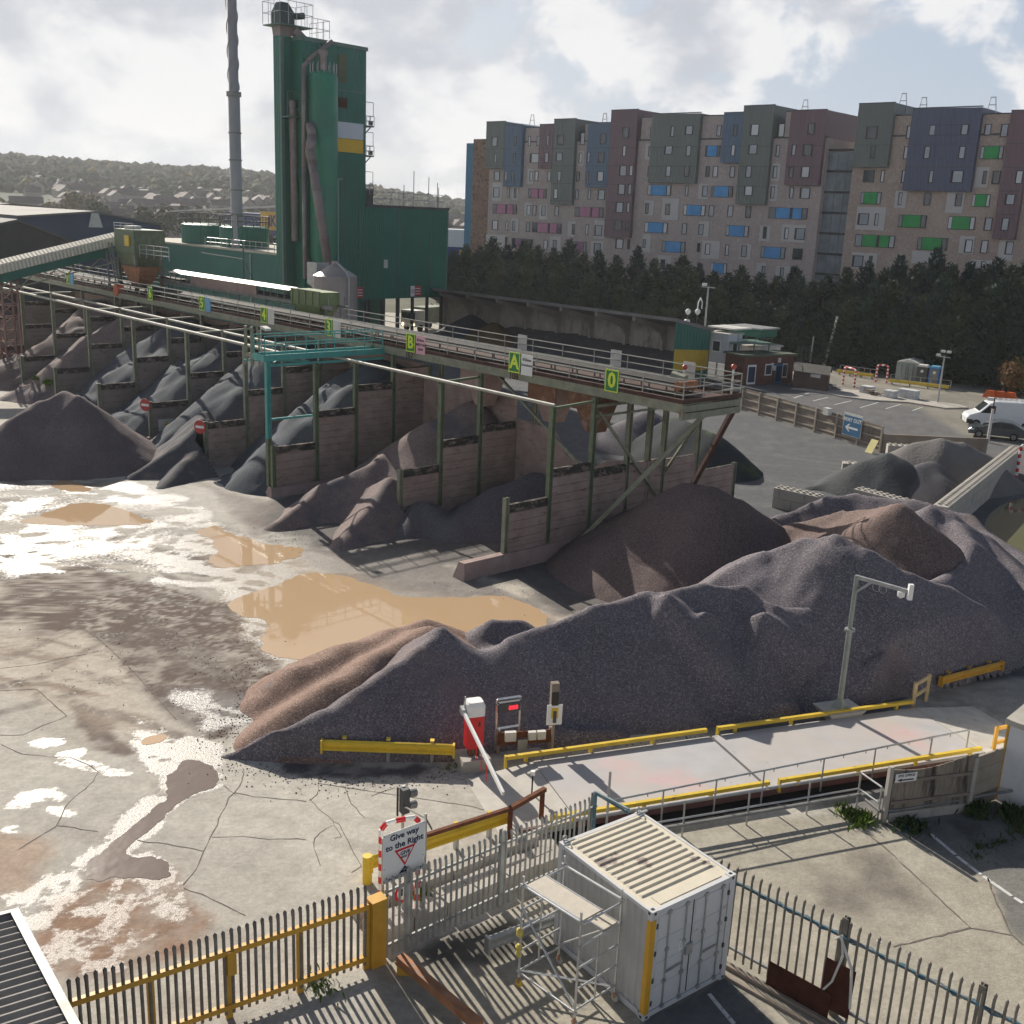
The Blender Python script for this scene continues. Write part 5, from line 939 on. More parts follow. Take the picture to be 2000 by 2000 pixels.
cr = thing('canopy_roof', 'shallow green roof with a pale top edge behind the control cabin', 'roof', ca+cy*6); g = MB(); q = ca-cx*1.5+cy*6; g.obox(q+UZ*4.2, cx*4.4, cy*3, UZ*.8); obj('fascia', g, M['plant_green'], cr); g = MB(); g.obox(q-cx*.2-cy*.2+UZ*5.0, cx*4.8, cy*3.4, UZ*.15); obj('roof', g, M['galv'], cr)
for r in (.3, 4): g = MB(); g.bar(q+cx*r, q+cx*r+UZ*4.2, .2, .2); obj('post', g, M['plant_trim'], cr)
cp = thing('camera_pole', 'tall grey camera pole in front of the green store end', 'pole', G(1369, 726)); c = G(1369, 726); g = MB(); g.tube(c, c+UZ*9.3, .14, 10, .09); obj('pole', g, M['galv'], cp); g = MB(); g.tube(c-ua*-.9+UZ*9.2, c-ua*.9+UZ*9.2, .05, 6); obj('crossarm', g, M['galv'], cp); g = MB()
g.obox(c+ua*.6+UZ*9.3, ua*.3, ub*.5, UZ*.3); obj('camera', g, M['white'], cp)
for k, (px, py, l) in enumerate(((1344, 606, 'white dome camera on a short bracket, left of the tall camera pole'), (1363, 606, 'white camera on a hooked stalk, right beside the tall camera pole'))):
    p = on_t(px, py, 58); t_ = thing('dome_camera', l, 'camera', (p[0], p[1], 0)); g = MB(); g.tube((p[0], p[1], 0), p-UZ*.2, .06, 6); obj('stalk', g, M['dark_grey'], t_); g = MB(); g.lathe(p-UZ*.2, [(.05, -.3), (.25, -.1), (.3, .15), (.12, .35), (0, .4)], 12); g.lathe(p-UZ*1.5, [(.1, 0), (.3, .1), (.3, .5), (0, .55)], 10) if k == 0 else g.path([p-UZ*.2+ua*.1, p+UZ*.9, p+UZ*1.3-ua*.25, p+UZ*.9-ua*.5, p+UZ*.2-ua*.5], .07, 6); obj('head', g, M['white'], t_, smooth=True)
sh = thing('timber_shed', 'brown timber shed with a felt roof and a white name board', 'shed', G(1580, 758)); a2, b2, c2 = G(1547, 757), G(1614, 767), G(1630, 742); e = c2-b2; e = unit(e)*2.6; f_ = b2-a2
M['shed_wood'] = mat('shed_wood', (.12, .085, .07), .85, 0, .2, 1, rib=(UZ, .15, .4))
g = MB(); g.obox(a2, f_, e, UZ*1.75); g.prism([b2+UZ*1.75, b2+e+UZ*1.75, b2+e*.5+UZ*2.35], unit(a2-b2)*.05); obj('wall', g, M['shed_wood'], sh); g = MB(); o_ = unit(f_)*.15
g.prism([a2-o_-e*.06+UZ*1.7, a2-o_+e*.5+UZ*2.4, a2-o_+e*1.06+UZ*1.7, a2-o_+e*1.06+UZ*1.78, a2-o_+e*.5+UZ*2.5, a2-o_-e*.06+UZ*1.78], f_+o_*2); obj('roof', g, mat('felt', (.12, .115, .105), .9, 0, .15, 2), sh); g = MB(); g.obox(a2+f_*.5+UZ*1.35-e*.02, f_*.28, -e*.01, UZ*.35); obj('name_board', g, M['white_dirty'], sh)
st_ = thing('storage_container', 'old pale green storage container standing by the portable toilets', 'container', G(1765, 745)); a3, b3 = G(1747, 743), G(1784, 747); f_ = unit(b3-a3)*2.4; e = unit(np.cross(UZ, f_))*4.5
if e @ a3 < 0: e = -e
g = MB(); g.obox(a3, f_, e, UZ*2.1); obj('body', g, mat('cont_pale', (.33, .37, .34), .7, 0, .2, .8, stain=((.22, .12, .08), 1.5, .62, .1)), st_); g = MB(); g.prism([a3+UZ*2.1, a3+f_+UZ*2.1, a3+f_*.5+UZ*2.45], e); obj('roof', g, M['white_dirty'], st_); g = MB(); [g.tube(a3+f_*q-e*.01+UZ*.1, a3+f_*q-e*.01+UZ*2, .03, 5) for q in (.25, .45, .55, .75)]; obj('locking_bars', g, M['steel_dull'], st_)
for k, (px, py, m, l) in enumerate(((1797, 752, 'dark_grey', 'dark grey portable toilet next to the pale container'), (1821, 755, 'sign_blue', 'bright blue portable toilet, right of the grey one'))):
    c = G(px, py); t_ = thing('portable_toilet', l, 'toilet', c, 0, 'portable toilets'); f_ = unit(b3-a3); e = unit(np.cross(UZ, f_)); e = e if e @ c > 0 else -e
    g = MB(); g.obox(c-f_*.55, f_*1.1, e*1.15, UZ*1.95); obj('body', g, mat('wc_blue', (.02, .16, .45), .5) if k else M[m], t_); g = MB(); g.prism([c-f_*.6+UZ*1.95, c+f_*.6+UZ*1.95, c+f_*.45+UZ*2.15, c-f_*.45+UZ*2.15], e*1.2); obj('roof', g, M['white_dirty'] if k == 0 else M['sky_blue'], t_); g = MB(); g.obox(c-f_*.4-e*.03+UZ*.1, f_*.8, e*.03, UZ*1.75); obj('door', g, M['steel_dull'] if k else M['dark_grey'], t_); g = MB(); g.disc(c-e*.03+UZ*1.5, -e, .16, .02, 12); obj('emblem', g, M['white'], t_)
def striped_hoop(c, wv, w, h, label, r=.09, n=9, parentgroup='striped height hoops', m0='white', m1='red'):
    t_ = thing('striped_hoop', label, 'barrier', c, 0, parentgroup); g, g2 = MB(), MB(); pts = [c+UZ*h*i/n for i in range(n+1)]+[c+wv*w*.12+UZ*(h+.12)]+[c+wv*w*(.12+.76*i/3)+UZ*(h+.14) for i in (1, 2)]+[c+wv*w*.88+UZ*(h+.12)]+[c+wv*w+UZ*h*(1-i/n) for i in range(n+1)]
    g.path(pts, r, 10); obj('tube', g, M[m0], t_)
    for i, (p, q) in enumerate(zip(pts[:-1], pts[1:])):
        if i % 2 == 0: g2 = MB(); g2.tube(p, q, r*1.08, 10); obj('red_band', g2, M[m1], t_)
    return t_
for (l, r, lab) in (((1710, 746), (1731, 748), 'red and white striped hoop in the gap of the yellow rails'), ((1646, 751), (1668, 757), 'red and white striped hoop beside the brown timber shed')):
    a4, b4 = G(*l), G(*r); striped_hoop(a4, unit(b4-a4), np.linalg.norm(b4-a4), 1.75, lab, .1)
for (l, r, lab) in (((1633, 731), (1704, 741), 'yellow crash rail behind the timber shed'), ((1734, 750), (1852, 764), 'yellow crash rail in front of the portable toilets')):
    a4, b4 = G(*l), G(*r); t_ = thing('crash_rail', lab, 'barrier', (a4+b4)/2, 0, 'yellow crash rails by the car park'); dd = unit(b4-a4); g = MB(); g.obox(a4+UZ*.25, b4-a4, np.cross(UZ, dd)*.12, UZ*.32); obj('beam', g, M['yellow_rail'], t_)
    for q in (.05, .35, .65, .95): g = MB(); g.obox(a4+(b4-a4)*q+np.cross(UZ, dd)*.12, dd*.12, np.cross(UZ, dd)*.12, UZ*.6); obj('post', g, M['steel_dull'], t_)
    handrail('handrail', t_, a4+np.cross(UZ, dd)*.8, b4+np.cross(UZ, dd)*.8, 6, 1.0, M['galv'])
for (px, py, h, dx2, l) in ((1581, 715, 3.5, .1, 'short grey pole behind the timber shed'), (1609, 717, 6, .9, 'taller striped pole leaning behind the timber shed')):
    c = G(px, py); g = MB(); g.tube(c, c+UZ*h+np.array([dx2, 0, 0]), .14 if h > 5 else .08, 8); tag(obj('pole', g, M['white_dirty'] if h > 5 else M['galv'], loc=c), l, 'pole')
lm = thing('floodlight_mast', 'grey mast with floodlights between the pallets and the van', 'lamp post', G(1831, 788)); c = G(1831, 788); g = MB(); g.tube(c, c+UZ*4.6, .1, 10, .07); obj('pole', g, M['galv'], lm); g = MB(); g.tube(c-ua*.6+UZ*4.5, c+ua*.6+UZ*4.5, .05, 6); obj('crossarm', g, M['galv'], lm)
for q in (-.5, .1, .5): g = MB(); g.obox(c+ua*q+UZ*(4.5 if q > 0.2 else 4.9), ua*.35, ub*.3, UZ*.22); obj('lamp_head', g, M['white_dirty'], lm)
M['bag_white'] = mat('bag_white', (.60, .61, .62), .6, 0, .15, 3)
for k, (px, py, w, n, l) in enumerate(((1688, 770, 1.3, 5, 'pallet of white bags nearest the timber shed'), (1733, 779, 1.1, 5, 'small pallet of white bags in the middle'), (1768, 780, 1.9, 6, 'widest pallet of white bags, right of the others'))):
    c = G(px, py); t_ = thing('bag_pallet', l, 'pallet', c, 0, 'pallets of bags on the car park edge'); g = MB(); g.obox(c-ua*w/2, ua*w, ub*1.0, UZ*.12); obj('pallet', g, M['fence_wood'], t_); g = MB()
    for i in range(n):
        for j in range(2):
            x = random.uniform(-.05, .05); g.obox(c-ua*(w/2-.02-j*w/2+x)+UZ*(.13+i*.14), ua*(w/2-.05), ub*1.0, UZ*.12)
    obj('bags', g, M['bag_white'], t_)
for k, (px, py, l) in enumerate(((1628, 762, 'heap of loose grey wrapping beside the timber shed'), (1710, 775, 'flat stack of planks between the bag pallets'))):
    c = G(px, py); g = MB(); [g.obox(c+ua*random.uniform(-.8, .8)+ub*random.uniform(-.4, .4)+UZ*.1*i, ua*random.uniform(.6, 1.2)+ub*.2, ub*.6-ua*.1, UZ*.12) for i in range(6)]; tag(obj('site_materials', g, M['galv'] if k == 0 else M['fence_wood'], loc=c), l, 'materials')
cn_ = MB(); c = G(1789, 781); cn_.lathe(c, [(.25, 0), (.25, .04), (.16, .05), (.05, .6), (0, .6)], 12); tag(obj('traffic_cone', cn_, M['red_dull'], loc=c), 'red traffic cone at the end of the widest bag pallet', 'cone')
sg = thing('road_sign', 'small red and white sign on a post near the orange barriers', 'sign', G(1957, 770)); c = G(1957, 770); g = MB(); g.tube(c, c+UZ*2, .05, 6); obj('post', g, M['galv'], sg); g = MB(); g.obox(c-ua*-.35+UZ*1.3, -ua*.7, -ub*.04, UZ*.5); obj('plate', g, M['red_dull'], sg); g = MB(); g.obox(c+ua*.35+UZ*1.0, -ua*.7, -ub*.04, UZ*.28); obj('supplementary_plate', g, M['white'], sg)
for k in range(3):
    c = G(1931+20*k, 777+2*k); g = MB(); g.prism([c+ua*.7, c-ua*.7, c-ua*.6+UZ*.25, c-ua*.35+UZ*.75, c+ua*.35+UZ*.75, c+ua*.6+UZ*.25], ub*.4); tag(obj('orange_barrier', g, mat('orange', (.60, .11, .02), .5) if k == 0 else bpy.data.materials['orange'], loc=c), ['leftmost orange plastic barrier block below the small sign', 'middle orange plastic barrier block in the row of three', 'rightmost orange plastic barrier block, touching the autumn bush'][k], 'barrier', 'orange plastic barriers')
ke = MB(); pts = [G(1440+x*.2899, 560+y*.2899) for x, y in ((360, 690), (560, 715), (700, 745), (900, 770), (1150, 785), (1400, 825), (1560, 822), (1480, 800), (1250, 770), (1200, 740), (1000, 720), (640, 690))]; ke.prism(pts, UZ*.13); struct('traffic_island', ke, M['conc'])
# van and car at the right edge
def wheel(parent, c, ax, r, w, m='steel_dull'):
    ax = unit(ax); g = MB(); g.tube(c-ax*w/2, c+ax*w/2, r, 20); wh = obj('wheel', g, M['tyre'], parent); g = MB(); g.tube(c-ax*(w/2+.01), c+ax*(w/2+.01), r*.6, 16); obj('rim', g, M[m], wh)
def vehicle(name, label, cat, c0, fwd, prof, wdt, body, wheels, wr, glass, pillars=()):
    fwd = unit(fwd); lat = np.cross(UZ, fwd); v = thing(name, label, cat, c0)
    Pt = lambda x, y, z: V3(c0)+fwd*x+lat*y+UZ*z
    n = len(prof); vs = []; 
    for y, k in ((-wdt/2, .0), (-wdt/2+.08, 1.), (wdt/2-.08, 1.), (wdt/2, .0)):
        ins = .0 if k else .06
        cx_, cz_ = np.mean([p[0] for p in prof]), np.mean([p[1] for p in prof])
        vs += [Pt(x+(cx_-x)*ins*.5, y, z+(cz_-z)*ins) for x, z in prof]
    fs = [(k*n+i, k*n+(i+1) % n, (k+1)*n+(i+1) % n, (k+1)*n+i) for k in range(3) for i in range(n)]+[tuple(range(n))[::-1], tuple(range(3*n, 4*n))]
    g = MB(); g.add(vs, fs); obj('body', g, body, v)
    for x in wheels:
        for y in (-wdt/2+.1, wdt/2-.1): wheel(v, Pt(x, y, wr), lat, wr, .24)
    for (nm, poly, side) in glass:
        for sgn in ((-1, 1) if side else (0,)):
            g = MB()
            if side: P = [Pt(x, sgn*(wdt/2+.004), z) for x, z in poly]; g.prism(P, lat*sgn*.012)
            else: (x0, z0), (x1, z1) = poly; u_ = unit(np.array([x1-x0, z1-z0])); nn = np.array([u_[1], -u_[0]]); nn = nn if nn[1] > 0 else -nn; off = fwd*nn[0]*.02+UZ*nn[1]*.02; g.prism([Pt(x0, -wdt/2+.2, z0)+off, Pt(x0, wdt/2-.2, z0)+off, Pt(x1, wdt/2-.25, z1)+off, Pt(x1, -wdt/2+.25, z1)+off], off*.4)
            obj(nm, g, M['car_glass'] if 'trim' not in nm and 'lamp' not in nm and 'bumper' not in nm else (M['white'] if 'lamp' in nm else M['black']), v)
    return v
vf, vm = G(1905, 835), G(1991, 841); fw = unit(vf-vm); vc = vf+np.cross(fw, UZ)*0
lat = np.cross(UZ, fw); sgn = 1 if lat @ (-vf) < 0 else -1
vc = vf+lat*sgn*1.0-fw*2.2
vehicle('van', 'white panel van with a roof ladder parked behind the dark grey car', 'van', vc, fw, [(2.95, .35), (3.0, .8), (2.85, 1.05), (2.1, 1.35), (1.35, 2.1), (.9, 2.3), (-2.9, 2.35), (-3.0, 2.1), (-3.0, .35)], 2.0, mat('van_white', (.72, .74, .77), .3, 0, .03, 1, coat=.3), (2.2, -1.8), .35, [('windscreen', [(2.05, 1.42), (1.42, 2.08)], 0), ('side_window', [(1.95, 1.3), (1.35, 1.95), (.8, 1.95), (.8, 1.3)], 1), ('bumper', [(3.02, .35), (3.02, .7), (2.5, .7), (2.5, .35)], 1), ('sill_trim', [(1.6, .38), (1.6, .5), (-1.2, .5), (-1.2, .38)], 1)])
v = bpy.data.objects['van']; g = MB(); [g.bar(vc+fw*x+lat*y+UZ*2.45, vc+fw*x2+lat*y2+UZ*2.45, .05, .05) for x, y, x2, y2 in ((.8, .5, -2.8, .5), (.8, -.5, -2.8, -.5))]; [g.bar(vc+fw*x+lat*.5+UZ*2.45, vc+fw*x-lat*.5+UZ*2.45, .04, .04) for x in np.arange(-2.7, .9, .45)]; obj('roof_ladder', g, M['alloy'], v)
cf, cr_ = G(1912, 855), G(1977, 862); fw = unit(cf-cr_); lat = np.cross(UZ, fw); sgn = 1 if lat @ cf > 0 else -1; c0 = (cf+cr_)/2+lat*sgn*.85
vehicle('car', 'dark grey hatchback parked in front of the white van', 'car', c0, fw, [(2.1, .3), (2.15, .6), (1.95, .8), (1.1, .95), (.35, 1.38), (-.2, 1.48), (-1.1, 1.42), (-1.9, 1.0), (-2.1, .9), (-2.12, .3)], 1.78, mat('car_grey', (.06, .075, .085), .25, .3, .03, 1, coat=.6), (1.3, -1.3), .32, [('windscreen', [(1.05, .99), (.38, 1.36)], 0), ('side_window', [(.95, .95), (.3, 1.32), (-.2, 1.38), (-.2, .95)], 1), ('side_window', [(-.3, .95), (-.3, 1.38), (-1.0, 1.33), (-1.55, 1.0)], 1), ('headlamp', [(2.08, .62), (2.0, .75), (1.7, .74), (1.75, .64)], 1)])
pm = thing('camera_mast', 'pale post with a camera head in front of the grey car', 'pole', G(1929, 864)); c = G(1929, 864); g = MB(); g.tube(c, c+UZ*2.7, .12, 10, .1); obj('pole', g, M['white_dirty'], pm); g = MB(); g.tube(c+UZ*2.7, c+UZ*3.6, .05, 8); g.obox(c-ua*.1+UZ*2.55, ua*.35, ub*.3, UZ*.15); obj('bracket', g, M['rust_dark'], pm); g = MB(); g.obox(c+ua*.1+UZ*3.3, ua*.5, ub*.3, UZ*.25); obj('camera', g, M['white'], pm)
hp_ = G(1984, 935); striped_hoop(hp_, unit(-ua*.3+ub), 1.6, 2.2, 'red and white striped hoop at the right edge by the block wall', .1)
# palisade line and undergrowth below the conifers
bf = thing('boundary_fence', 'dark grey palisade fence under the conifers behind the car park', 'fence', G(1750, 712)); q0, q1 = G(1555, 712), G(2050, 745); dd = unit(q1-q0); D = np.linalg.norm(q1-q0); g = MB()
for x in np.arange(0, D, .45): g.obox(q0+dd*x, dd*.12, np.cross(UZ, dd)*.03, UZ*2.3)
obj('pales', g, M['dark_grey'], bf); g = MB()
for z in (.5, 1.9): g.obox(q0+UZ*z, q1-q0, np.cross(UZ, dd)*.05, UZ*.08)
obj('rail', g, M['dark_grey'], bf)
bl = MB(); c = G(1676, 711); bl.obox(c+UZ*1.2, -ua*1.2, ub*.05, UZ*.7); tag(obj('blue_sign', bl, M['sky_blue'], loc=c), 'small blue sign on the dark palisade fence', 'sign')
# ------------------------------------------------------------------ conifers
def tree_mats(nm, c): return mat(nm, c, .8, 0, .5, .7, spec=.3)
LEAF = [tree_mats('conifer_d', (.022, .05, .046)), tree_mats('conifer_a', (.03, .06, .045)), tree_mats('conifer_b', (.04, .068, .045)), tree_mats('conifer_c', (.055, .08, .042))]
BARK = mat('bark', (.07, .05, .04), .95, 0, .2, 3)
def conifer_mesh(Ht, Rd, n, seed, top=.6):
    rd = random.Random(seed); mb = MB(); nb = int(n/26)
    for k in range(nb):
        h = Ht*(.04+.96*(k+rd.random())/nb)**.92; rr = Rd*min(1, .72+.4*rd.random())*min(1, (1-h/Ht)**.62*1.25+.02); a = rd.random()*6.283; L_ = max(.35, rr*(.75+.5*rd.random())); up = .35+.55*(h/Ht)+.2*rd.random()
        d = np.array([math.cos(a), math.sin(a), up]); d /= np.linalg.norm(d); side = np.array([-math.sin(a), math.cos(a), 0]); p0 = np.array([0, 0, h-.25*L_])
        m = max(5, int(26*L_/Rd*.9))
        for j in range(m):
            f = .25+.75*(j+rd.random())/m; p = p0+d*L_*f+np.array([0, 0, -.12*L_*f*f])+np.array([rd.gauss(0, .13), rd.gauss(0, .13), rd.gauss(0, .16)])*(.5+L_*.25)
            s = (.55-.22*f)*(.7+.6*rd.random())*(.55+.45*min(1, L_/1.5)); ax = d*.8+side*rd.uniform(-.9, .9)+np.array([0, 0, rd.uniform(.0, .7)]); ax /= np.linalg.norm(ax)
            w = np.cross(ax, [rd.gauss(0, 1), rd.gauss(0, 1), rd.gauss(0, 1)]); w /= np.linalg.norm(w)+1e-9
            mb.add([p-w*s*.34, p+ax*s*.45-w*s*.16, p+ax*s*1.35, p+ax*s*.5+w*s*.2, p+w*s*.34], [(0, 1, 2, 3, 4)])
    return mb
protos = []
for k in range(4):
    Ht = 13; t_ = thing('conifer', 'conifer', 'tree', (0, -400, 0)); obj('crown', conifer_mesh(Ht, 2.9+.25*k, 9500, 40+k), LEAF[k], t_, local=True); g = MB(); g.tube((0, 0, 0), (0, 0, Ht*.9), .22, 7, .03); obj('trunk', g, BARK, t_, local=True); protos.append(t_)
# tree line runs parallel to the apartment block; tops measured on the photo
YB = R(-42); fu = np.array([math.cos(YB), math.sin(YB), 0]); fn = np.array([math.sin(YB), -math.cos(YB), 0]); FP = np.array([-5.8, 200, 0])
tops = [(856, 472), (880, 462), (905, 470), (930, 450), (958, 466), (990, 455), (1015, 468), (1045, 470), (1075, 458), (1102, 478), (1130, 478), (1165, 488), (1205, 468), (1235, 492), (1262, 500), (1290, 484), (1320, 500), (1348, 512), (1375, 515), (1400, 503), (1435, 520), (1470, 525), (1500, 508), (1535, 530), (1562, 522), (1600, 512), (1640, 498), (1672, 508), (1700, 488), (1735, 500), (1770, 472), (1800, 500), (1832, 500), (1860, 508), (1885, 494), (1912, 505), (1945, 482), (1985, 478)]
TL = ['at the left end of the row beside the green plant block', 'at the right end of the row, cut by the picture edge']
def tree_pt(px, py, off):
    d = ray(px, py); o_ = (FP+fn*off); k = (o_[:2] @ fn[:2])/(d[:2] @ fn[:2]); return np.array([0, 0, H])+d*k
kk = 0
for i, (x, y) in enumerate(tops):
    for row in (0, 1):
        if row and i % 2 and i < 30: pass
        xx = x*1.0352+(0 if row == 0 else 13); yy = y*1.0352+(0 if row == 0 else random.uniform(18, 75)); off = (17 if row == 0 else 22.5)+random.uniform(-1.2, 1.2)
        p = tree_pt(xx, yy, off); ht = p[2]+random.uniform(-.2, .3); base = (p[0], p[1], 0); sc = ht/13; rs = random.uniform(1.0, 1.5)*(.6+.4*sc)
        pr = protos[kk % 4]; lab = 'dark evergreen conifer in the tall screen in front of the apartment block'
        if row == 0 and i == 0: lab = 'leftmost dark conifer of the screen, beside the green plant block'
        if row == 0 and i == len(tops)-1: lab = 'rightmost conifer of the screen, cut off by the picture edge'
        if kk < 4: pr.location = base; pr.rotation_euler = (0, 0, random.random()*6); pr.scale = (rs, rs, sc); pr['label'] = lab; pr['group'] = 'conifers screening the apartments'
        else: r_ = dup(pr, base, random.random()*6, lab, 'conifers screening the apartments', (rs, rs, sc))
        kk += 1
ab = thing('autumn_bush', 'russet and green autumn bush at the right edge behind the van', 'bush', G(1990, 770)); g = MB(); rd = random.Random(5)
c = G(1990, 772)
for i in range(2600):
    v_ = np.array([rd.gauss(0, 1), rd.gauss(0, 1), rd.gauss(0, .9)]); v_ /= np.linalg.norm(v_); p = c+np.array([0, 0, 2.0])+v_*np.array([2.4, 2.4, 2.0])*rd.uniform(.5, 1)**.5*rd.uniform(.85, 1.1); a = np.array([rd.gauss(0, 1) for _ in range(3)]); a /= np.linalg.norm(a); w = np.cross(a, v_); s = rd.uniform(.12, .3); g.add([p-w*s*.5, p+a*s, p+w*s*.5, p-a*s], [(0, 1, 2, 3)])
obj('foliage', g, mat('autumn_leaf', (.16, .085, .03), .8, 0, .4, .7, stain=((.07, .10, .03), .5, .5, .1)), ab); g = MB(); [g.tube(c, c+np.array([rd.uniform(-1, 1), rd.uniform(-1, 1), 2.4]), .06, 6) for _ in range(5)]; obj('stem', g, BARK, ab)

# ------------------------------------------------------------------ apartment blocks
ZA, ZB_, ZC = ((880, 180), .18634), ((1220, 180), .20704), ((1600, 180), .20704)
def fz(Z, x, y, off=0):
    px, py = Z[0][0]+x*Z[1], Z[0][1]+y*Z[1]; d = ray(px, py); o_ = FP+fn*off; k = (o_[:2] @ fn[:2])/(d[:2] @ fn[:2]); X = np.array([0, 0, H])+d*k; return float((X-FP) @ fu), float(X[2])
def FX(u, z, d=0): return FP+fu*u+UZ*z+fn*d
M['apt_brick'] = mat('apt_brick', (.43, .365, .355), .9, 0, .10, .25, grain=(3.4, (.55, .49, .47), .55, 1), stain=((.33, .27, .26), 5, .52, .1, (1, 1, 3))); M['apt_brick_brown'] = mat('apt_brick_brown', (.25, .165, .13), .9, 0, .15, .3, grain=(2.6, (.34, .25, .2), .5))
M['apt_tan'] = mat('apt_tan', (.42, .34, .295), .9, 0, .12, .25, grain=(3.4, (.53, .46, .41), .55, 1), stain=((.31, .24, .20), 5, .52, .1, (1, 1, 3)))
CL = {'g': mat('clad_green', (.125, .15, .142), .5, 0, .06, .2, rib=(fu, .4, .25)), 'b': mat('clad_blue', (.075, .135, .215), .5, 0, .06, .2, rib=(fu, .4, .25)), 'p': mat('clad_plum', (.155, .095, .118), .5, 0, .06, .2, rib=(fu, .4, .25)), 'n': mat('clad_navy', (.075, .095, .16), .5, 0, .06, .2, rib=(fu, .4, .25)), 's': mat('clad_bright', (.025, .17, .30), .5, 0, .06, .2)}
M['light_panel'] = mat('light_panel', (.50, .485, .48), .7, 0, .05, .5); M['win_frame'] = mat('win_frame', (.018, .02, .025), .5)
PANEL = {'k': mat('panel_pink', (.42, .16, .27), .5), 'u': mat('panel_purple', (.20, .085, .18), .5), 'B': mat('panel_blue', (.055, .28, .60), .5), 'G': mat('panel_green', (.01, .30, .07), .5), 'D': CL['n']}
GLS = [mat('pane_grey', (.30, .33, .37), .12, 0, .2, .3, spec=.8), mat('pane_dark', (.05, .06, .075), .08, 0, .2, .3, spec=.8), mat('pane_curtain', (.55, .56, .58), .3, 0, .15, .4)]
def block(name, label, u0, u1, zt, brick, cat='apartment block'):
    b = thing(name, label, cat, FX((u0+u1)/2, 0, -6)); g = MB(); g.obox(FX(u0, 0, 0), fu*(u1-u0), -fn*14, UZ*zt); obj('wall', g, brick, b); g = MB(); g.obox(FX(u0, zt, .08), fu*(u1-u0), -fn*.5, UZ*.22); obj('parapet', g, M['dark_grey'], b); return b
u_l = fz(ZA, 400, 1000)[0]; u_g0, u_g1 = fz(ZC, 60, 600)[0], fz(ZC, 330, 600)[0]
AB1 = block('apartment_block', 'left brick apartment block with blue, green and plum clad bays', u_l, u_g0, 28.0, M['apt_brick'])
AB2 = block('apartment_block', 'right brick apartment block with green window panels, beyond the glazed link', u_g1, u_g1+46, 28.0, M['apt_tan'])
g = MB(); ua0 = fz(ZA, 208, 800)[0]; g.obox(FX(ua0, 0, -.6), fu*(u_l-ua0), -fn*10, UZ*fz(ZA, 300, 488)[1]); obj('end_bay', g, M['apt_brick_brown'], AB1)
g = MB(); ub0 = fz(ZA, 112, 800)[0]; g.obox(FX(ub0, 0, -1.2), fu*(ua0-ub0), -fn*9, UZ*fz(ZA, 160, 530)[1]); obj('blue_end', g, CL['s'], AB1)
def clad(Z, poly, m, parent, d=.7, back=9):
    q = [fz(Z, x, y) for x, y in poly]; g = MB(); n = (q[0][0]+q[3][0])/2, (q[1][0]+q[2][0])/2; zt, zb = max(q[0][1], q[1][1]), (q[2][1]+q[3][1])/2
    g.prism([FX(n[0], q[0][1], d), FX(n[1], q[1][1], d), FX(n[1], zb, d), FX(n[0], zb, d)], -fn*(d-.02)); g.prism([FX(n[0], q[0][1], .02), FX(n[1], q[1][1], .02), FX(n[1], 27.5, .02), FX(n[0], 27.5, .02)], -fn*back); c = obj('cladding', g, m, parent)
    s = MB(); z = zb+.0
    for k in range(7):
        zz = 26.9-2.8*k
        if zb+.3 < zz < zt-.3: s.obox(FX(n[0]-.01, zz, d), fu*(n[1]-n[0]+.02), fn*.03, UZ*.07)
    s.obox(FX(n[0]-.03, zt-.02 if abs(q[0][1]-q[1][1]) < .5 else q[1][1]-.02, d+.03), fu*(n[1]-n[0]+.06), -fn*.3, UZ*.12); obj('joint', s, M['dark_grey'], c)
for Z, poly, k, p in ((ZA, [(408, 318), (605, 310), (580, 805), (388, 800)], 'g', AB1), (ZA, [(605, 310), (785, 347), (757, 993), (578, 990)], 'b', AB1), (ZA, [(962, 345), (1112, 340), (1085, 803), (945, 800)], 'p', AB1), (ZA, [(1115, 290), (1340, 282), (1297, 1182), (1072, 1177)], 'g', AB1), (ZA, [(1465, 330), (1710, 322), (1660, 1003), (1435, 998)], 'b', AB1),
                      (ZA, [(1718, 197), (1995, 185), (1900, 1528), (1628, 1515)], 'p', AB1), (ZB_, [(287, 212), (740, 203), (688, 860), (243, 855)], 'g', AB1), (ZB_, [(965, 200), (1150, 197), (1100, 672), (920, 668)], 'b', AB1), (ZB_, [(1155, 138), (1440, 125), (1345, 1062), (1060, 1055)], 'g', AB1), (ZB_, [(1598, 180), (1930, 170), (1850, 885), (1525, 875)], 'p', AB1),
                      (ZC, [(402, 118), (740, 103), (657, 713), (325, 708)], 'g', AB2), (ZC, [(908, 160), (1560, 147), (1440, 938), (800, 932)], 'n', AB2), (ZC, [(1840, 180), (2010, 178), (1900, 1390), (1640, 1385)], 'p', AB2)): clad(Z, poly, CL[k], p)
for Z, x0, x1, y0, p, m in ((ZA, 787, 962, 375, AB1, 'apt_brick'), (ZA, 1418, 1467, 335, AB1, 'apt_brick'), (ZB_, 165, 288, 240, AB1, 'apt_brick'), (ZB_, 742, 966, 224, AB1, 'apt_brick'), (ZB_, 1528, 1600, 186, AB1, 'apt_brick'), (ZC, 720, 905, 222, AB2, 'apt_tan'), (ZC, 1552, 1842, 208, AB2, 'apt_tan')):
    u0, u1, z1 = fz(Z, x0, y0)[0], fz(Z, x1, y0)[0], fz(Z, (x0+x1)/2, y0)[1]; g = MB(); g.obox(FX(u0, 27, .01), fu*(u1-u0), -fn*8, UZ*(z1-27)); obj('upper_wall', g, M[m], p); g = MB(); g.obox(FX(u0, z1, .06), fu*(u1-u0), -fn*.4, UZ*.15); obj('coping', g, M['dark_grey'], p)
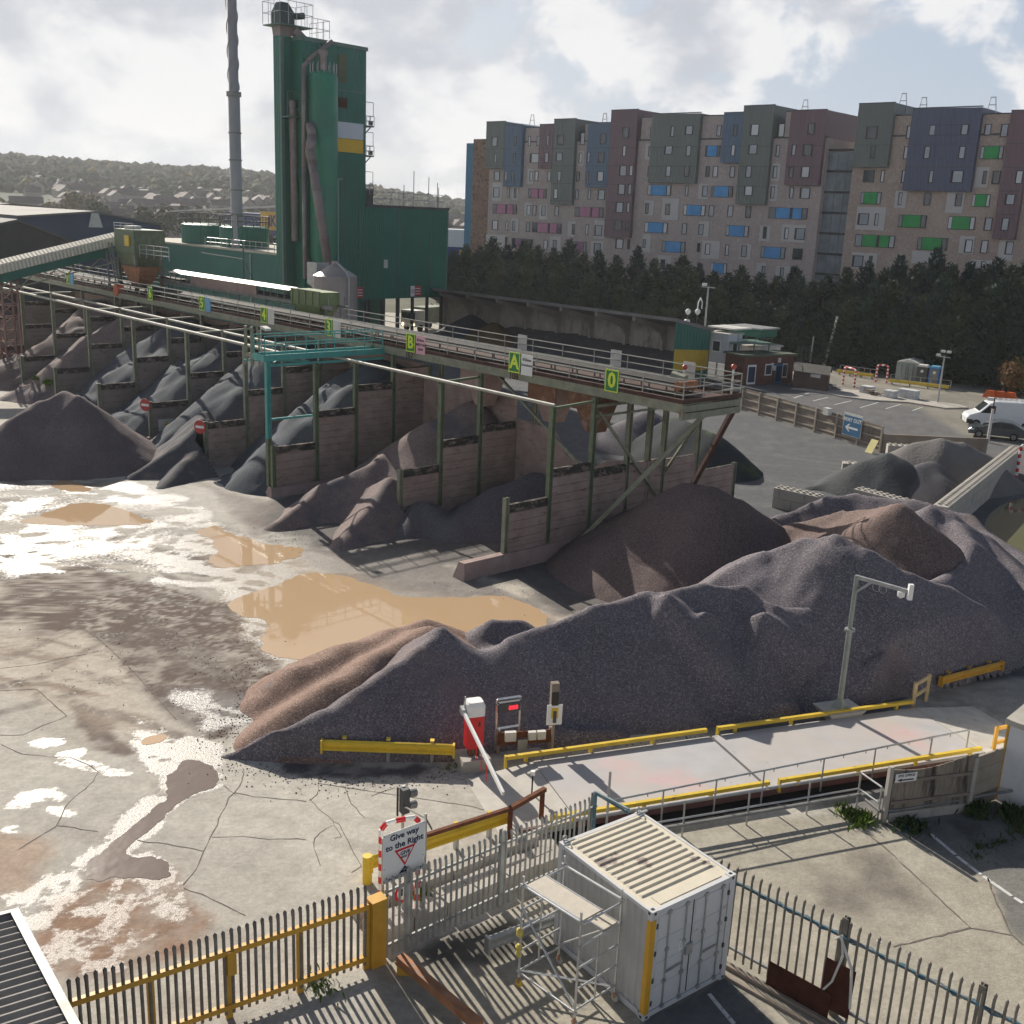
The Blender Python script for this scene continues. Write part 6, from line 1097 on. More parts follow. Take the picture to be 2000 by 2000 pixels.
# glazed stair link
gk = thing('glazed_link', 'full height glazed stair link between the two apartment blocks', 'stairwell', FX((u_g0+u_g1)/2, 0, -1)); g = MB(); g.obox(FX(u_g0, 0, -1.0), fu*(u_g1-u_g0), -fn*6, UZ*26.2); obj('glass', g, mat('link_glass', (.20, .235, .27), .12, 0, .3, .6, spec=.7), gk)
for k in range(10): g = MB(); g.obox(FX(u_g0, 26.3-2.8*k, -.85), fu*(u_g1-u_g0), -fn*.3, UZ*.3); obj('transom', g, M['win_frame'], gk)
for q in (.33, .66): g = MB(); g.obox(FX(u_g0+(u_g1-u_g0)*q, 0, -.93), fu*.08, -fn*.1, UZ*26); obj('mullion', g, M['steel_dull'], gk)
def lightp(Z, rows, p):
    for x, y, w, h in rows: (ua_, za), (ub_, _), (_, zt), (_, zb2) = fz(Z, x-w/2, y), fz(Z, x+w/2, y), fz(Z, x, y-h/2), fz(Z, x, y+h/2); g = MB(); g.obox(FX(ua_, zb2, .03), fu*(ub_-ua_), fn*.05, UZ*(zt-zb2)); obj('light_panel', g, M['light_panel'], p)
lightp(ZA, [(490, 1045, 100, 185), (677, 1062, 66, 135), (840, 883, 62, 155), (1370, 695, 60, 150), (815, 1228, 75, 140), (975, 1258, 82, 155), (678, 1398, 72, 140), (487, 1570, 225, 150), (1270, 1435, 75, 160), (1567, 1440, 115, 190), (1100, 1592, 115, 160), (1537, 1640, 130, 155)], AB1)
lightp(ZB_, [(230, 560, 66, 150), (745, 938, 95, 145), (1430, 755, 76, 165), (1405, 950, 76, 155), (230, 1092, 90, 140), (433, 1105, 155, 205), (748, 1288, 100, 145), (1325, 1333, 100, 145), (1595, 1333, 225, 165), (208, 1425, 80, 165), (815, 1488, 170, 170), (1140, 1508, 105, 145), (375, 1610, 130, 140), (1287, 1690, 90, 160), (1530, 1720, 210, 150)], AB1)
lightp(ZC, [(770, 1013, 110, 165), (1282, 1043, 165, 195), (1537, 803, 125, 190), (488, 1192, 275, 220), (1392, 1440, 140, 165), (1762, 1495, 145, 195), (425, 1590, 240, 150), (985, 1560, 220, 120), (1535, 1660, 200, 150)], AB2)
wk = 0
def inclad(u, z): return False
def windows(Z, rows, p, boxes):
    global wk
    for rw in rows:
        x, y, w, h = rw[:4]; k = rw[4] if len(rw) > 4 else ''; u0, u1 = fz(Z, x-w/2, y)[0], fz(Z, x+w/2, y)[0]; zt, zb2 = fz(Z, x, y-h/2)[1], fz(Z, x, y+h/2)[1]
        out = .72 if any(bx0 < x < bx1 and y < by for bx0, bx1, by in boxes(y)) else .09
        g = MB(); g.obox(FX(u0, zb2, out-.01), fu*(u1-u0), fn*.05, UZ*(zt-zb2)); nm = 'window'; f = obj(nm, g, M['win_frame'], p); wk += 1; W2 = u1-u0; hh = zt-zb2
        def pane(a, b, m, nm2='pane', dz=.06): g = MB(); g.obox(FX(u0+W2*a, zb2+hh*dz, out+.041), fu*W2*(b-a), fn*.012, UZ*hh*(1-2*dz)); obj(nm2, g, m, f)
        r = (wk*7919 % 100)/100; gm = GLS[0] if r < .5 else (GLS[1] if r < .78 else GLS[2])
        if k == '': pane(.2 if W2 > .7 else .3, .93, gm)
        elif len(k) == 1: pane(.16, .80, PANEL[k], 'coloured_panel', .03); pane(.02, .14, gm); pane(.84, .97, gm)
        else: pane(.19, .55, PANEL[k[0]], 'coloured_panel', .03); pane(.62, .85, PANEL[k[0]], 'coloured_panel', .03); pane(.02, .17, gm); pane(.88, .98, gm)
lin = lambda y, x0, y0, x1, y1: x0+(x1-x0)*(y-y0)/(y1-y0)
bA = lambda y: [(lin(y, 408, 318, 388, 800), lin(y, 605, 310, 580, 805), 800), (lin(y, 605, 310, 578, 990), lin(y, 785, 347, 757, 993), 990), (lin(y, 962, 345, 945, 800), lin(y, 1112, 340, 1085, 803), 800), (lin(y, 1115, 290, 1072, 1177), lin(y, 1340, 282, 1297, 1182), 1178), (lin(y, 1465, 330, 1435, 998), lin(y, 1710, 322, 1660, 1003), 1000), (lin(y, 1718, 197, 1628, 1515), 2100, 1515)]
bB = lambda y: [(-200, lin(y, 165, 170, 75, 1370), 1370), (lin(y, 287, 212, 243, 855), lin(y, 740, 203, 688, 860), 855), (lin(y, 965, 200, 920, 668), lin(y, 1150, 197, 1100, 672), 668), (lin(y, 1155, 138, 1060, 1055), lin(y, 1440, 125, 1345, 1062), 1058), (lin(y, 1598, 180, 1525, 875), 2100, 880)]
bC = lambda y: [(lin(y, 402, 118, 325, 708), lin(y, 740, 103, 657, 713), 710), (lin(y, 908, 160, 800, 932), lin(y, 1560, 147, 1440, 938), 934), (lin(y, 1840, 180, 1640, 1385), 2100, 1387)]
windows(ZA, [(490, 523, 60, 100), (500, 697, 24, 100), (707, 517, 24, 105), (698, 693, 26, 105), (830, 514, 24, 105), (925, 512, 36, 105), (1048, 508, 26, 110), (1180, 505, 68, 105), (1627, 495, 60, 110), (888, 693, 105, 100), (1035, 690, 40, 105), (1168, 682, 66, 85), (1475, 687, 30, 110), (1607, 687, 66, 110), (1365, 690, 34, 110), (1388, 490, 45, 130),
 (488, 880, 62, 100), (608, 880, 24, 100), (678, 880, 26, 100), (847, 882, 28, 105), (905, 880, 34, 105), (1037, 884, 36, 105), (1167, 884, 38, 105), (1340, 886, 30, 105), (1463, 887, 28, 105), (1597, 885, 68, 105), (482, 1052, 66, 105), (608, 1058, 20, 105), (680, 1058, 26, 105), (912, 1062, 190, 100, 'kk'), (1130, 1066, 40, 105), (1328, 1072, 30, 105), (1457, 1075, 28, 105), (1583, 1076, 76, 110),
 (570, 1225, 250, 100, 'kk'), (822, 1238, 38, 105), (883, 1240, 36, 105), (977, 1244, 42, 105), (1115, 1248, 40, 105), (1455, 1258, 300, 105, 'kk'), (468, 1392, 62, 100), (593, 1400, 22, 100), (665, 1402, 28, 105), (814, 1413, 38, 105), (1012, 1424, 305, 105, 'kk'), (1290, 1437, 28, 110), (1432, 1442, 24, 110), (1552, 1450, 80, 115),
 (458, 1560, 62, 100), (586, 1568, 22, 105), (755, 1588, 220, 105, 'u'), (998, 1598, 36, 100), (1095, 1603, 38, 105), (1355, 1622, 140, 110, 'u'), (1540, 1638, 72, 110), (1863, 427, 72, 110), (1847, 620, 32, 110), (1835, 827, 74, 110), (1818, 1020, 76, 110), (1797, 1210, 80, 110), (1783, 1400, 80, 105), (1772, 1590, 80, 105)], AB1, bA)
windows(ZB_, [(85, 742, 32, 100), (72, 918, 32, 100), (58, 1090, 30, 95), (45, 1262, 28, 95), (40, 1435, 26, 95), (260, 378, 26, 100), (475, 373, 32, 100), (632, 363, 74, 85), (893, 365, 42, 105), (1067, 365, 36, 110), (1250, 360, 84, 110), (243, 557, 30, 100), (438, 550, 74, 80), (627, 556, 46, 100), (833, 556, 140, 105, 'B'), (1045, 553, 36, 105), (1232, 543, 84, 90), (1447, 553, 34, 110), (1617, 550, 38, 105), (1748, 550, 88, 110), (1783, 350, 66, 110), (1480, 360, 60, 130),
 (235, 748, 26, 100), (436, 748, 48, 100), (610, 750, 48, 100), (785, 750, 34, 105), (857, 750, 46, 105), (1018, 753, 46, 105), (1192, 752, 54, 110), (1420, 755, 40, 115), (1593, 757, 40, 105), (1725, 757, 84, 105), (330, 925, 220, 100, 'B'), (588, 930, 26, 100), (760, 934, 50, 105), (920, 938, 205, 105, 'B'), (1190, 933, 80, 90), (1397, 947, 38, 115), (1575, 950, 36, 105), (1703, 953, 96, 105),
 (213, 1098, 32, 105), (408, 1105, 44, 105), (662, 1115, 205, 100, 'B'), (820, 1120, 48, 105), (998, 1124, 50, 110), (1168, 1130, 50, 110), (1545, 1143, 365, 105, 'BB'), (300, 1278, 215, 100, 'B'), (565, 1290, 44, 105), (723, 1297, 46, 105), (1065, 1310, 215, 105, 'B'), (1325, 1325, 34, 115), (1528, 1332, 38, 110), (1655, 1338, 98, 110),
 (187, 1428, 28, 80), (465, 1460, 220, 105, 'B'), (700, 1465, 26, 85), (785, 1480, 46, 105), (967, 1490, 32, 105), (1128, 1500, 52, 110), (1402, 1515, 230, 110, 'B'), (1632, 1528, 90, 105), (362, 1625, 42, 95), (890, 1662, 150, 100, 'B'), (1310, 1695, 34, 110), (1485, 1705, 34, 105), (1610, 1715, 90, 105)], AB1, bB)
windows(ZC, [(517, 385, 104, 115), (845, 378, 40, 120), (1245, 361, 370, 98, 'D'), (1592, 355, 62, 105), (1748, 362, 70, 125), (527, 573, 46, 115), (817, 573, 36, 120), (1037, 573, 56, 120), (1365, 573, 58, 120), (1632, 570, 215, 125, 'G'), (470, 793, 100, 115), (597, 795, 32, 115), (798, 797, 40, 120), (1073, 800, 40, 120), (1320, 800, 118, 118), (1562, 805, 38, 125), (1672, 805, 76, 125), (1903, 805, 66, 125),
 (490, 1000, 190, 115, 'G'), (765, 1005, 34, 120), (1022, 1010, 62, 120), (1317, 1017, 64, 122), (1530, 1022, 165, 120, 'G'), (1818, 1015, 90, 100), (418, 1198, 104, 110), (543, 1202, 34, 115), (880, 1218, 265, 120, 'G'), (1345, 1235, 255, 125, 'G'), (1595, 1245, 72, 125), (1770, 1248, 70, 122), (528, 1405, 375, 115, 'GG'), (1070, 1432, 285, 120, 'G'), (1410, 1452, 72, 125), (1558, 1458, 66, 125), (1795, 1470, 76, 125), (365, 1595, 105, 110), (485, 1600, 34, 115), (1450, 1650, 50, 110), (1545, 1650, 40, 110)], AB2, bC)
for k, (Z, x, y, w, p) in enumerate(((ZA, 1010, 330, 110, AB1), (ZB_, 985, 190, 120, AB1), (ZC, 1800, 180, 90, AB2))):
    u, z = fz(Z, x, y); g = MB(); g.obox(FX(u-1, 28.6, -6), fu*3.2, -fn*3, UZ*2.6); obj('roof_plant', g, M['galv'], p)
for Z, x, y, p in ((ZA, 855, 320, AB1), (ZA, 1615, 310, AB1), (ZB_, 1700, 165, AB1), (ZC, 790, 110, AB2), (ZC, 980, 150, AB2), (ZC, 1630, 150, AB2)):
    u, z = fz(Z, x, y, -3); z0 = z-1.2; g = MB(); [g.tube(FX(u+q, z0, -3), FX(u+q*.4, z+1.3, -3), .06, 5) for q in (-.7, .7)]; g.tube(FX(u-.35, z+1.3, -3), FX(u+.35, z+1.3, -3), .06, 5); g.tube(FX(u-.5, z+.4, -3), FX(u+.5, z+.4, -3), .05, 5); obj('roof_ladder', g, M['galv'], p)
# ------------------------------------------------------------------ background: sheds, stores, houses, the wooded hill
def gable(name, label, pts, m, mr, s0, back=60, cat='warehouse'):
    b = thing(name, label, cat, ST(s0, 40)); P = [on_s(*q, s0) for q in pts]; lo_, hi_ = P[0].copy(), P[-1].copy(); lo_[2] = hi_[2] = 0; g = MB(); g.prism([lo_]+P+[hi_], ua*back); obj('wall', g, m, b); print(label, [np.round(unst(p), 1).tolist() for p in P])
    for i in range(len(P)-1): g = MB(); g.prism([P[i]-ua*.5+UZ*.03, P[i+1]-ua*.5+UZ*.03, P[i+1]-ua*.5+UZ*.33, P[i]-ua*.5+UZ*.33], ua*(back+1)); obj('roof', g, mr, b)
    return b
M['navy_clad'] = mat('navy_clad', (.025, .045, .11), .5, 0, .1, .2); M['roof_pale'] = mat('roof_pale', (.17, .165, .155), .8, 0, .15, .1); M['roof_dark'] = mat('roof_dark', (.09, .09, .092), .8, 0, .15, .1); M['red_clad'] = mat('red_clad', (.4, .03, .03), .6)
w_ = gable('warehouse', 'navy blue gabled warehouse beyond the cream roofed conveyor', [(34, 425), (183, 416), (314, 441)], M['navy_clad'], M['roof_pale'], 150, 90); c = on_s(186, 432, 149.7); g = MB(); g.prism([c-ub*1.2-UZ*1.0, c+ub*1.2-UZ*1.0, c+ub*.5+UZ*1.6, c-ub*.5+UZ*1.6], -ua*.1); obj('emblem', g, M['white_dirty'], w_)
gable('open_shed', 'grey open fronted shed at the left edge beyond the conveyor', [(-60, 452), (33, 433), (140, 474)], mat('shed_dark', (.05, .05, .055), .8), M['roof_dark'], 118, 40, 'shed'); gable('long_shed', 'long pale roofed shed with a red edge behind the navy warehouse', [(-60, 404), (20, 400), (116, 409)], M['red_clad'], M['roof_pale'], 230, 90, 'shed')
st2 = thing('retail_store', 'blue and yellow retail store glimpsed left of the plant tower', 'store', ST(150, 120)); a6, b6 = on_t(440, 440, 130), on_t(575, 430, 130); a6[2] = b6[2] = 0; g = MB(); zt_ = on_t(520, 418, 130)[2]; g.obox(a6, b6-a6, ub*30, UZ*zt_); obj('wall', g, mat('store_blue', (.01, .04, .16), .5), st2); y0, y1 = on_t(510, 430, 129.8), on_t(570, 430, 129.8); g = MB(); y0[2] = zt_-4.5; g.obox(y0, (y1-y0)*np.array([1, 1, 0]), -ub*.2, UZ*5.2); obj('yellow_panel', g, mat('store_yellow', (.7, .42, .02), .5), st2); text('lettering', 'IKEA', 4.4, y0-ub*.3+(y1-y0)*np.array([1, 1, 0])*.55+UZ*2.5, -ua, bpy.data.materials['store_blue'], st2, bold=.12)
g = MB(); zr_ = zt_; g.prism([a6+UZ*(zt_-1)-ub*.4+(b6-a6)*-.9, a6+UZ*(zt_-.6)-ub*.4+(b6-a6)*-.9, b6+UZ*(zt_+3)-ub*.4, b6+UZ*(zt_+2.4)-ub*.4], -ub*.3); obj('canopy_edge', g, M['white_dirty'], st2)
st3 = thing('retail_store', 'blue store with yellow lettering glimpsed between the plant and the apartments', 'store', ST(10, 190)); q = G(862, 470); k_ = 230/q[1]; p0 = ray(862, 470); p0 = np.array([p0[0], p0[1], 0])/p0[1]*230; g = MB(); g.obox(p0, np.array([9, 0, 0]), np.array([0, 12, 0]), UZ*9); obj('wall', g, bpy.data.materials['store_blue'], st3); g = MB(); g.obox(p0+UZ*9.0+np.array([0, -.1, 0]), np.array([9, 0, 0]), np.array([0, 12, 0]), UZ*3.5); obj('upper_wall', g, M['cabin_grey'], st3); text('lettering', 'K', 6, p0+np.array([5.5, -.2, 6.0]), (1, 0, 0), bpy.data.materials['store_yellow'], st3, bold=.15)
def build_hill():
    xs = np.linspace(-1700, 500, 90); ys = np.linspace(330, 3200, 80); X, Y = np.meshgrid(xs, ys); az = X/Y
    Z = (sstep(Y, 430, 1500)*(np.interp(az, [-.6, -.47, -.36, -.25, -.15, -.06, .05, .2], [58, 56, 50, 46, 34, 20, 14, 14])+14*(fbm(X, Y, .003, 5, 3)-.5)))
    ny, nx = X.shape; ii = np.arange(ny-1)[:, None]*nx+np.arange(nx-1)[None, :]; mb = MB(); mb.v = np.stack([X, Y, Z], -1).reshape(-1, 3).tolist(); mb.f = np.stack([ii, ii+1, ii+nx+1, ii+nx], -1).reshape(-1, 4).tolist(); struct('hill', mb, mat('hill_grass', (.05, .06, .035), .95, 0, .3, .02), smooth=True)
    def zat(x, y):
        return sstep(np.array(y), 430, 1500)*(np.interp(x/y, [-.6, -.47, -.36, -.25, -.15, -.06, .05, .2], [58, 56, 50, 46, 34, 20, 14, 14])+14*(fbm(np.array([x]), np.array([y]), .003, 5, 3)[0]-.5))
    rd = random.Random(3); wm = [MB(), MB(), MB()]
    def blob(mb, c, r, hh):
        n1, n2 = 7, 5; vs = []
        for j in range(n2+1):
            th = math.pi*j/n2
            for i in range(n1): a = 6.283*i/n1+j*.5; k = r*rd.uniform(.72, 1.22); vs.append((c[0]+k*math.sin(th)*math.cos(a), c[1]+k*math.sin(th)*math.sin(a), c[2]+hh*(.55-.5*math.cos(th)*-1*-1)*1 if 0 else c[2]+hh*.5*(1-math.cos(th))*rd.uniform(.92, 1.1)))
        mb.add(vs, [(j*n1+i, j*n1+(i+1) % n1, (j+1)*n1+(i+1) % n1, (j+1)*n1+i) for j in range(n2) for i in range(n1)])
    for i in range(11000):
        y = 520*math.exp(rd.random()*math.log(2.95)); x = y*rd.uniform(-.56, .02)
        dens = .20 if y < 820 else .95
        if vnoise(np.array([x*.012]), np.array([y*.012]), 4)[0]+rd.uniform(-.25, .25) > dens: continue
        r = rd.uniform(3, 7)*(.8 if y < 900 else 1.1); blob(wm[0 if rd.random() < .62 else (1 if rd.random() < .85 else 2)], (x, y, float(zat(x, y))-1), r, r*rd.uniform(1.3, 2.1))
    for mb, c, nm in zip(wm, ((.045, .058, .032), (.07, .078, .036), (.15, .125, .035)), ('dark', 'mid', 'gold')):
        o = obj('woodland', mb, mat('wood_'+nm, c, .95, 0, .45, .25, bump=.35, bs=1.2), None, smooth=True); o['kind'] = 'stuff'
    hm, hr = mat('house_wall', (.33, .29, .26), .8, 0, .2, .05), mat('house_roof', (.11, .085, .08), .8, 0, .25, .05)
    def mk(k):
        h = thing('house', 'small gabled house on the far hillside', 'house', (0, -500, 0), 0, 'houses on the far hillside'); g = MB(); g.box(-5-2*k, 5+2*k, -4, 4, 0, 5.2); g.prism([(-5-2*k, -4, 5.2), (-5-2*k, 4, 5.2), (-5-2*k, 0, 8.2)], (10+4*k, 0, 0)); obj('wall', g, hm, h, local=True); g = MB(); g.prism([(-5.3-2*k, -4.5, 5.0), (-5.3-2*k, 0, 8.4), (-5.3-2*k, 4.5, 5.0), (-5.3-2*k, 4.5, 5.3), (-5.3-2*k, 0, 8.8), (-5.3-2*k, -4.5, 5.3)], (10.6+4*k, 0, 0)); obj('roof', g, hr, h, local=True); return h
    pr = [mk(0), mk(1), mk(2)]; n = 0
    for i in range(210):
        y = rd.uniform(470, 900) if i < 180 else rd.uniform(900, 1250); x = y*rd.uniform(-.46, -.02)
        if i >= 180 and rd.random() < .3: continue
        loc = (x, y, float(zat(x, y))); rz = rd.choice([.4, 1.97, .7, 2.2])+rd.uniform(-.15, .15)
        if n < 3: pr[n].location = loc; pr[n].rotation_euler = (0, 0, rz)
        else: dup(pr[n % 3], loc, rz)
        n += 1
    for k, (px, py, w, h, lab, mm) in enumerate(((408, 372, 16, 26, 'pale square tower block on the wooded skyline', M['white_dirty']), (382, 378, 17, 18, 'lower grey block on the skyline left of the tower block', M['conc']), (525, 392, 22, 16, 'pale blue office block on the hillside left of the plant tower', M['cabin_grey']), (440, 388, 34, 12, 'long grey block on the hillside by the chimney', M['conc']))):
        y = 1450 if k < 2 else 900; d = ray(px, py); p = np.array([d[0], d[1]])/d[1]*y; z = H+d[2]/d[1]*y; mb = MB(); mb.box(p[0]-w/2, p[0]+w/2, y, y+w, z-h-25, z); o = obj('tower_block', mb, mm, loc=(p[0], y, z-h)); tag(o, lab, 'building')
    # near trees in front of the town
    lm_ = [mat('roundtree_a', (.06, .07, .025), .85, 0, .4, .5), mat('roundtree_b', (.15, .12, .025), .85, 0, .4, .5)]
    def rtree(k):
        t_ = thing('tree', 'tree', 'tree', (0, -600, 0)); mb = MB(); r2 = random.Random(90+k)
        cl = [(np.array([r2.gauss(0, 2.3), r2.gauss(0, 2.3), 6+r2.gauss(0, 2)]), r2.uniform(1.3, 2.6)) for _ in range(26)]
        for c, r in cl:
            for _ in range(85):
                v = np.array([r2.gauss(0, 1) for _ in range(3)]); v /= np.linalg.norm(v); p = c+v*r*r2.uniform(.7, 1.08); a = np.cross(v, [r2.gauss(0, 1) for _ in range(3)]); a /= np.linalg.norm(a); b = np.cross(v, a)*.7+v*r2.uniform(-.4, .4); s = r2.uniform(.3, .6); mb.add([p-a*s, p-b*s, p+a*s, p+b*s], [(0, 1, 2, 3)])
        obj('crown', mb, lm_[k], t_, local=True); g = MB(); g.tube((0, 0, 0), (0, 0, 6), .35, 7, .15); obj('trunk', g, BARK, t_, local=True); return t_
    ps = [rtree(0), rtree(1)]; used = [0, 0]
    for i, (px, py, y, k, s, lab) in enumerate(((300, 420, 420, 0, 1.6, 'round green tree right of the navy warehouse'), (148, 385, 560, 1, 2.4, 'big golden green tree above the navy warehouse roof'), (190, 405, 470, 0, 1.3, 'small green tree on the navy warehouse ridge line'), (345, 415, 480, 0, 1.6, 'green tree between the warehouse and the green tanks'), (385, 418, 500, 1, 1.6, 'golden tree above the green tanks'), (440, 460, 300, 1, 1.35, 'yellow green tree at the foot of the chimney'), (475, 455, 310, 1, 1.3, 'yellow green tree right of the chimney'), (420, 465, 300, 0, 1.2, 'green tree left of the chimney base'), (500, 470, 290, 0, 1.2, 'green tree left of the plant tower'), (125, 400, 540, 1, 1.3, 'orange tinted tree over the pale shed roof'))):
        d = ray(px, py); p = np.array([d[0], d[1]])/d[1]*y; zt = H+d[2]/d[1]*y; loc = (p[0], y, zt-9.3*s)
        if not used[k]: o = ps[k]; o.location = loc; o.scale = (s,)*3; o['label'] = lab; used[k] = 1
        else: dup(ps[k], loc, rd.random()*6, lab, None, (s,)*3)
build_hill()
# ------------------------------------------------------------------ near yard
def on_line(px, py, P, dr):
    P, dr = V3(P), unit(V3(dr)*np.array([1, 1, 0])); n = np.array([-dr[1], dr[0], 0]); d = ray(px, py); k = (P @ n)/(d @ n*1.0 if 0 else d[:2] @ n[:2]); return np.array([0, 0, H])+d*k
def uv(p): return float(p @ WU), float(p @ WV)
# weighbridge
wb = thing('weighbridge', 'long steel weighbridge deck with yellow guide rails along both edges', 'weighbridge', WB(17, 25, 0))
def wb_mat():
    m = mat('wb_deck', (.43, .42, .425), .7, 0, .08, 1.2, stain=[((.48, .42, .36), .22, .42, .3), ((.55, .38, .37), .2, .56, .12), ((.25, .23, .21), 1.6, .66, .06)]); return m
VN, VF, ZD = 23.35, 26.62, .30
g = MB()
for u0, u1 in ((11.0, 16.95), (17.05, 24.9)): g.obox(WB(u0, VN, ZD-.1), WU*(u1-u0), WV*(VF-VN), UZ*.1)
obj('deck', g, wb_mat(), wb); M['maroon'] = mat('maroon', (.17, .075, .065), .7, 0, .2, 1.5)
g = MB(); g.obox(WB(11.0, VN+.02, -.02), WU*13.9, WV*.12, UZ*(ZD-.085)); g.obox(WB(11.0, VF-.14, -.02), WU*13.9, WV*.12, UZ*(ZD-.085)); g.obox(WB(9.4, VN+.05, .02), WU*1.6, WV*.1, UZ*.16); obj('side_beam', g, M['maroon'], wb)
g = MB(); g.hexa([WB(8.9, VN, 0), WB(10.98, VN, 0), WB(10.98, VF, 0), WB(8.9, VF, 0), WB(8.9, VN, .02), WB(10.98, VN, ZD-.02), WB(10.98, VF, ZD-.02), WB(8.9, VF, .02)]); obj('ramp', g, M['conc_pale'], wb); g = MB(); g.hexa([WB(24.95, VN, 0), WB(27.5, VN, 0), WB(27.5, VF, 0), WB(24.95, VF, 0), WB(24.95, VN, ZD-.02), WB(27.5, VN, .02), WB(27.5, VF, .02), WB(24.95, VF, ZD-.02)]); obj('ramp', g, M['conc_pale'], wb)
def guide(u0, u1, v, z=.42):
    g = MB(); g.obox(WB(u0, v-.06, z), WU*(u1-u0), WV*.12, UZ*.11); g.obox(WB(u0-.02, v-.06, z-.3), WU*.06, WV*.12, UZ*.42)
    for u in np.arange(u0+.6, u1, 2.1): g.obox(WB(u, v-.04, z-.16), WU*.1, WV*.08, UZ*.16)
    obj('guide_rail', g, M['yellow_rail'], wb)
guide(uv(G(998, 1494, .5))[0], 16.9, VF+.1); guide(17.3, 24.9, VF+.1); guide(uv(G(1081, 1604, .45))[0], 17.0, VN-.03); guide(17.35, 24.7, VN-.03)
shade_strip = MB(); shade_strip.face([WB(10.2, VN-.75, .008), WB(24.9, VN-.45, .008), WB(24.9, VN+.02, .008), WB(10.2, VN+.02, .008)]); struct('pit_shade', shade_strip, mat('shade_strip', (.02, .02, .022), .9))  # flat black strip painted as the shade in the gap beside the deck
hr = thing('handrail_fence', 'single rail galvanised handrail along the near edge of the weighbridge', 'handrail', WB(18, 22.95)); pts = [WB(u, 22.95+(u-15)*.06) for u in (11.6, 13.3, 15.0, 16.6, 18.7, 20.6, 22.8, 24.3)]
for p in pts: g = MB(); g.tube(p, p+UZ*1.08, .026, 6); obj('post', g, M['galv'], hr)
g = MB(); g.tube(pts[0]+UZ*1.07, pts[-1]+UZ*1.07, .028, 8)
for f in np.arange(.03, 1, .065): q = pts[0]+(pts[-1]-pts[0])*f+UZ*1.07; g.tube(q, q-UZ*.1, .015, 5)
obj('rail', g, M['galv'], hr); g = MB(); g.tube(pts[0], pts[0]+UZ*1.95, .035, 8); obj('end_post', g, M['galv'], hr)
wr = thing('ramp_handrail', 'two rail galvanised handrail with a cable tray beside the footpath', 'handrail', WB(16, 22.2)); qs = [WB(u, 22.2) for u in (10.6, 12.2, 13.6, 15.6, 17.55, 19.25)]; qe = WB(19.3, 21.35)
for p in qs+[qe]: g = MB(); g.tube(p, p+UZ*1.05, .026, 6); obj('post', g, M['galv'], wr)
for z in (1.05, .55): g = MB(); g.path([qs[0]+UZ*z, qs[-1]+UZ*z, qe+UZ*z], .027, 8); obj('rail', g, M['galv'], wr)
g = MB(); g.obox(qs[0]+UZ*.36-WV*.1, qs[-1]-qs[0], WV*.09, UZ*.06); g.path([qs[0]+UZ*.38-WV*.07, qs[-1]+UZ*.38-WV*.07, qe+UZ*.34-WV*.06, WB(19.9, 21.2, .34), WB(24.3, 21.0, .45), WB(24.7, 20.9, .3)], .045, 8); obj('cable_tray', g, M['steel_dull'], wr)
# timber yard screen with SITE OFFICE sign, white building
T0, T1, T2 = np.array([10.73, 26.73, 0]), np.array([13.38, 27.5, 0]), np.array([14.5, 28.2, 0])
ts = thing('timber_screen', 'weathered timber screen with wavy top and dark streaks, left of the white building', 'fence', (T0+T1)/2); d = unit(T1-T0); n = np.cross(d, UZ); D = np.linalg.norm(T1-T0); g = MB(); x = .1
while x < D: hh = 1.62-.10*math.sin(x*1.6)+.12*(x/D)**2; g.obox(T0+d*x+UZ*.1, d*.13, -n*.03, UZ*(hh-.1)); x += .137
obj('boards', g, mat('old_boards', (.25, .215, .175), .9, 0, .2, 2, stain=((.06, .05, .045), 3, .50, .12, (1, 1, .12))), ts)
for z in (.55, 1.2): g = MB(); g.obox(T0+d*.12+UZ*z, d*(D-.15), n*.05, UZ*.09); obj('rail', g, M['fence_wood'], ts)
for x in (0, D): g = MB(); g.obox(T0+d*(x-.06)-n*.06, d*.12, n*.12, UZ*1.72); obj('post', g, M['conc'], ts)
g = MB(); g.obox(T0+d*.12, d*(D-.15), n*.04, UZ*.28); obj('gravel_board', g, M['conc'], ts)
so_ = thing('site_office_sign', 'small white SITE OFFICE sign with a black arrow on the timber screen', 'sign', T0+d*.5); c = T0+d*.48+UZ*1.36+n*.055; g = MB(); g.obox(c-d*.34-UZ*.12, d*.68, n*.012, UZ*.26); obj('plate', g, M['white'], so_); text('wording', 'SITE OFFICE', .1, c+UZ*.07+n*.014, d, M['black'], so_, bold=.002); g = MB(); g.prism([c-d*.28-UZ*.06, c-d*.14-UZ*.01, c-d*.14-UZ*.04, c+d*.25-UZ*.04, c+d*.25-UZ*.08, c-d*.14-UZ*.08, c-d*.14-UZ*.11], n*.016); obj('arrow', g, M['black'], so_)
cs_ = MB(); d2 = unit(T2-T1); n2 = np.cross(d2, UZ)
for k in range(4): cs_.obox(T1+d2*.07+UZ*(.03+k*.42), d2*(np.linalg.norm(T2-T1)-.1), -n2*.06, UZ*.41)
tag(obj('concrete_screen', cs_, mat('sand_conc', (.36, .31, .25), .9, 0, .15, 2, bump=.2), loc=T1), 'pale concrete panel screen between the timber screen and the white building', 'fence')
wbld = thing('white_building', 'white rendered flat roofed building cut by the right picture edge', 'building', T2); e1 = unit(np.array([.62, -.58, 0])); e2 = unit(np.array([.58, .62, 0])); q = np.array([14.55, 28.25, 0]); M['render_white'] = mat('render_white', (.66, .67, .68), .7, 0, .05, 1, stain=((.5, .5, .49), 1.5, .6, .2, (1, 1, .3)))
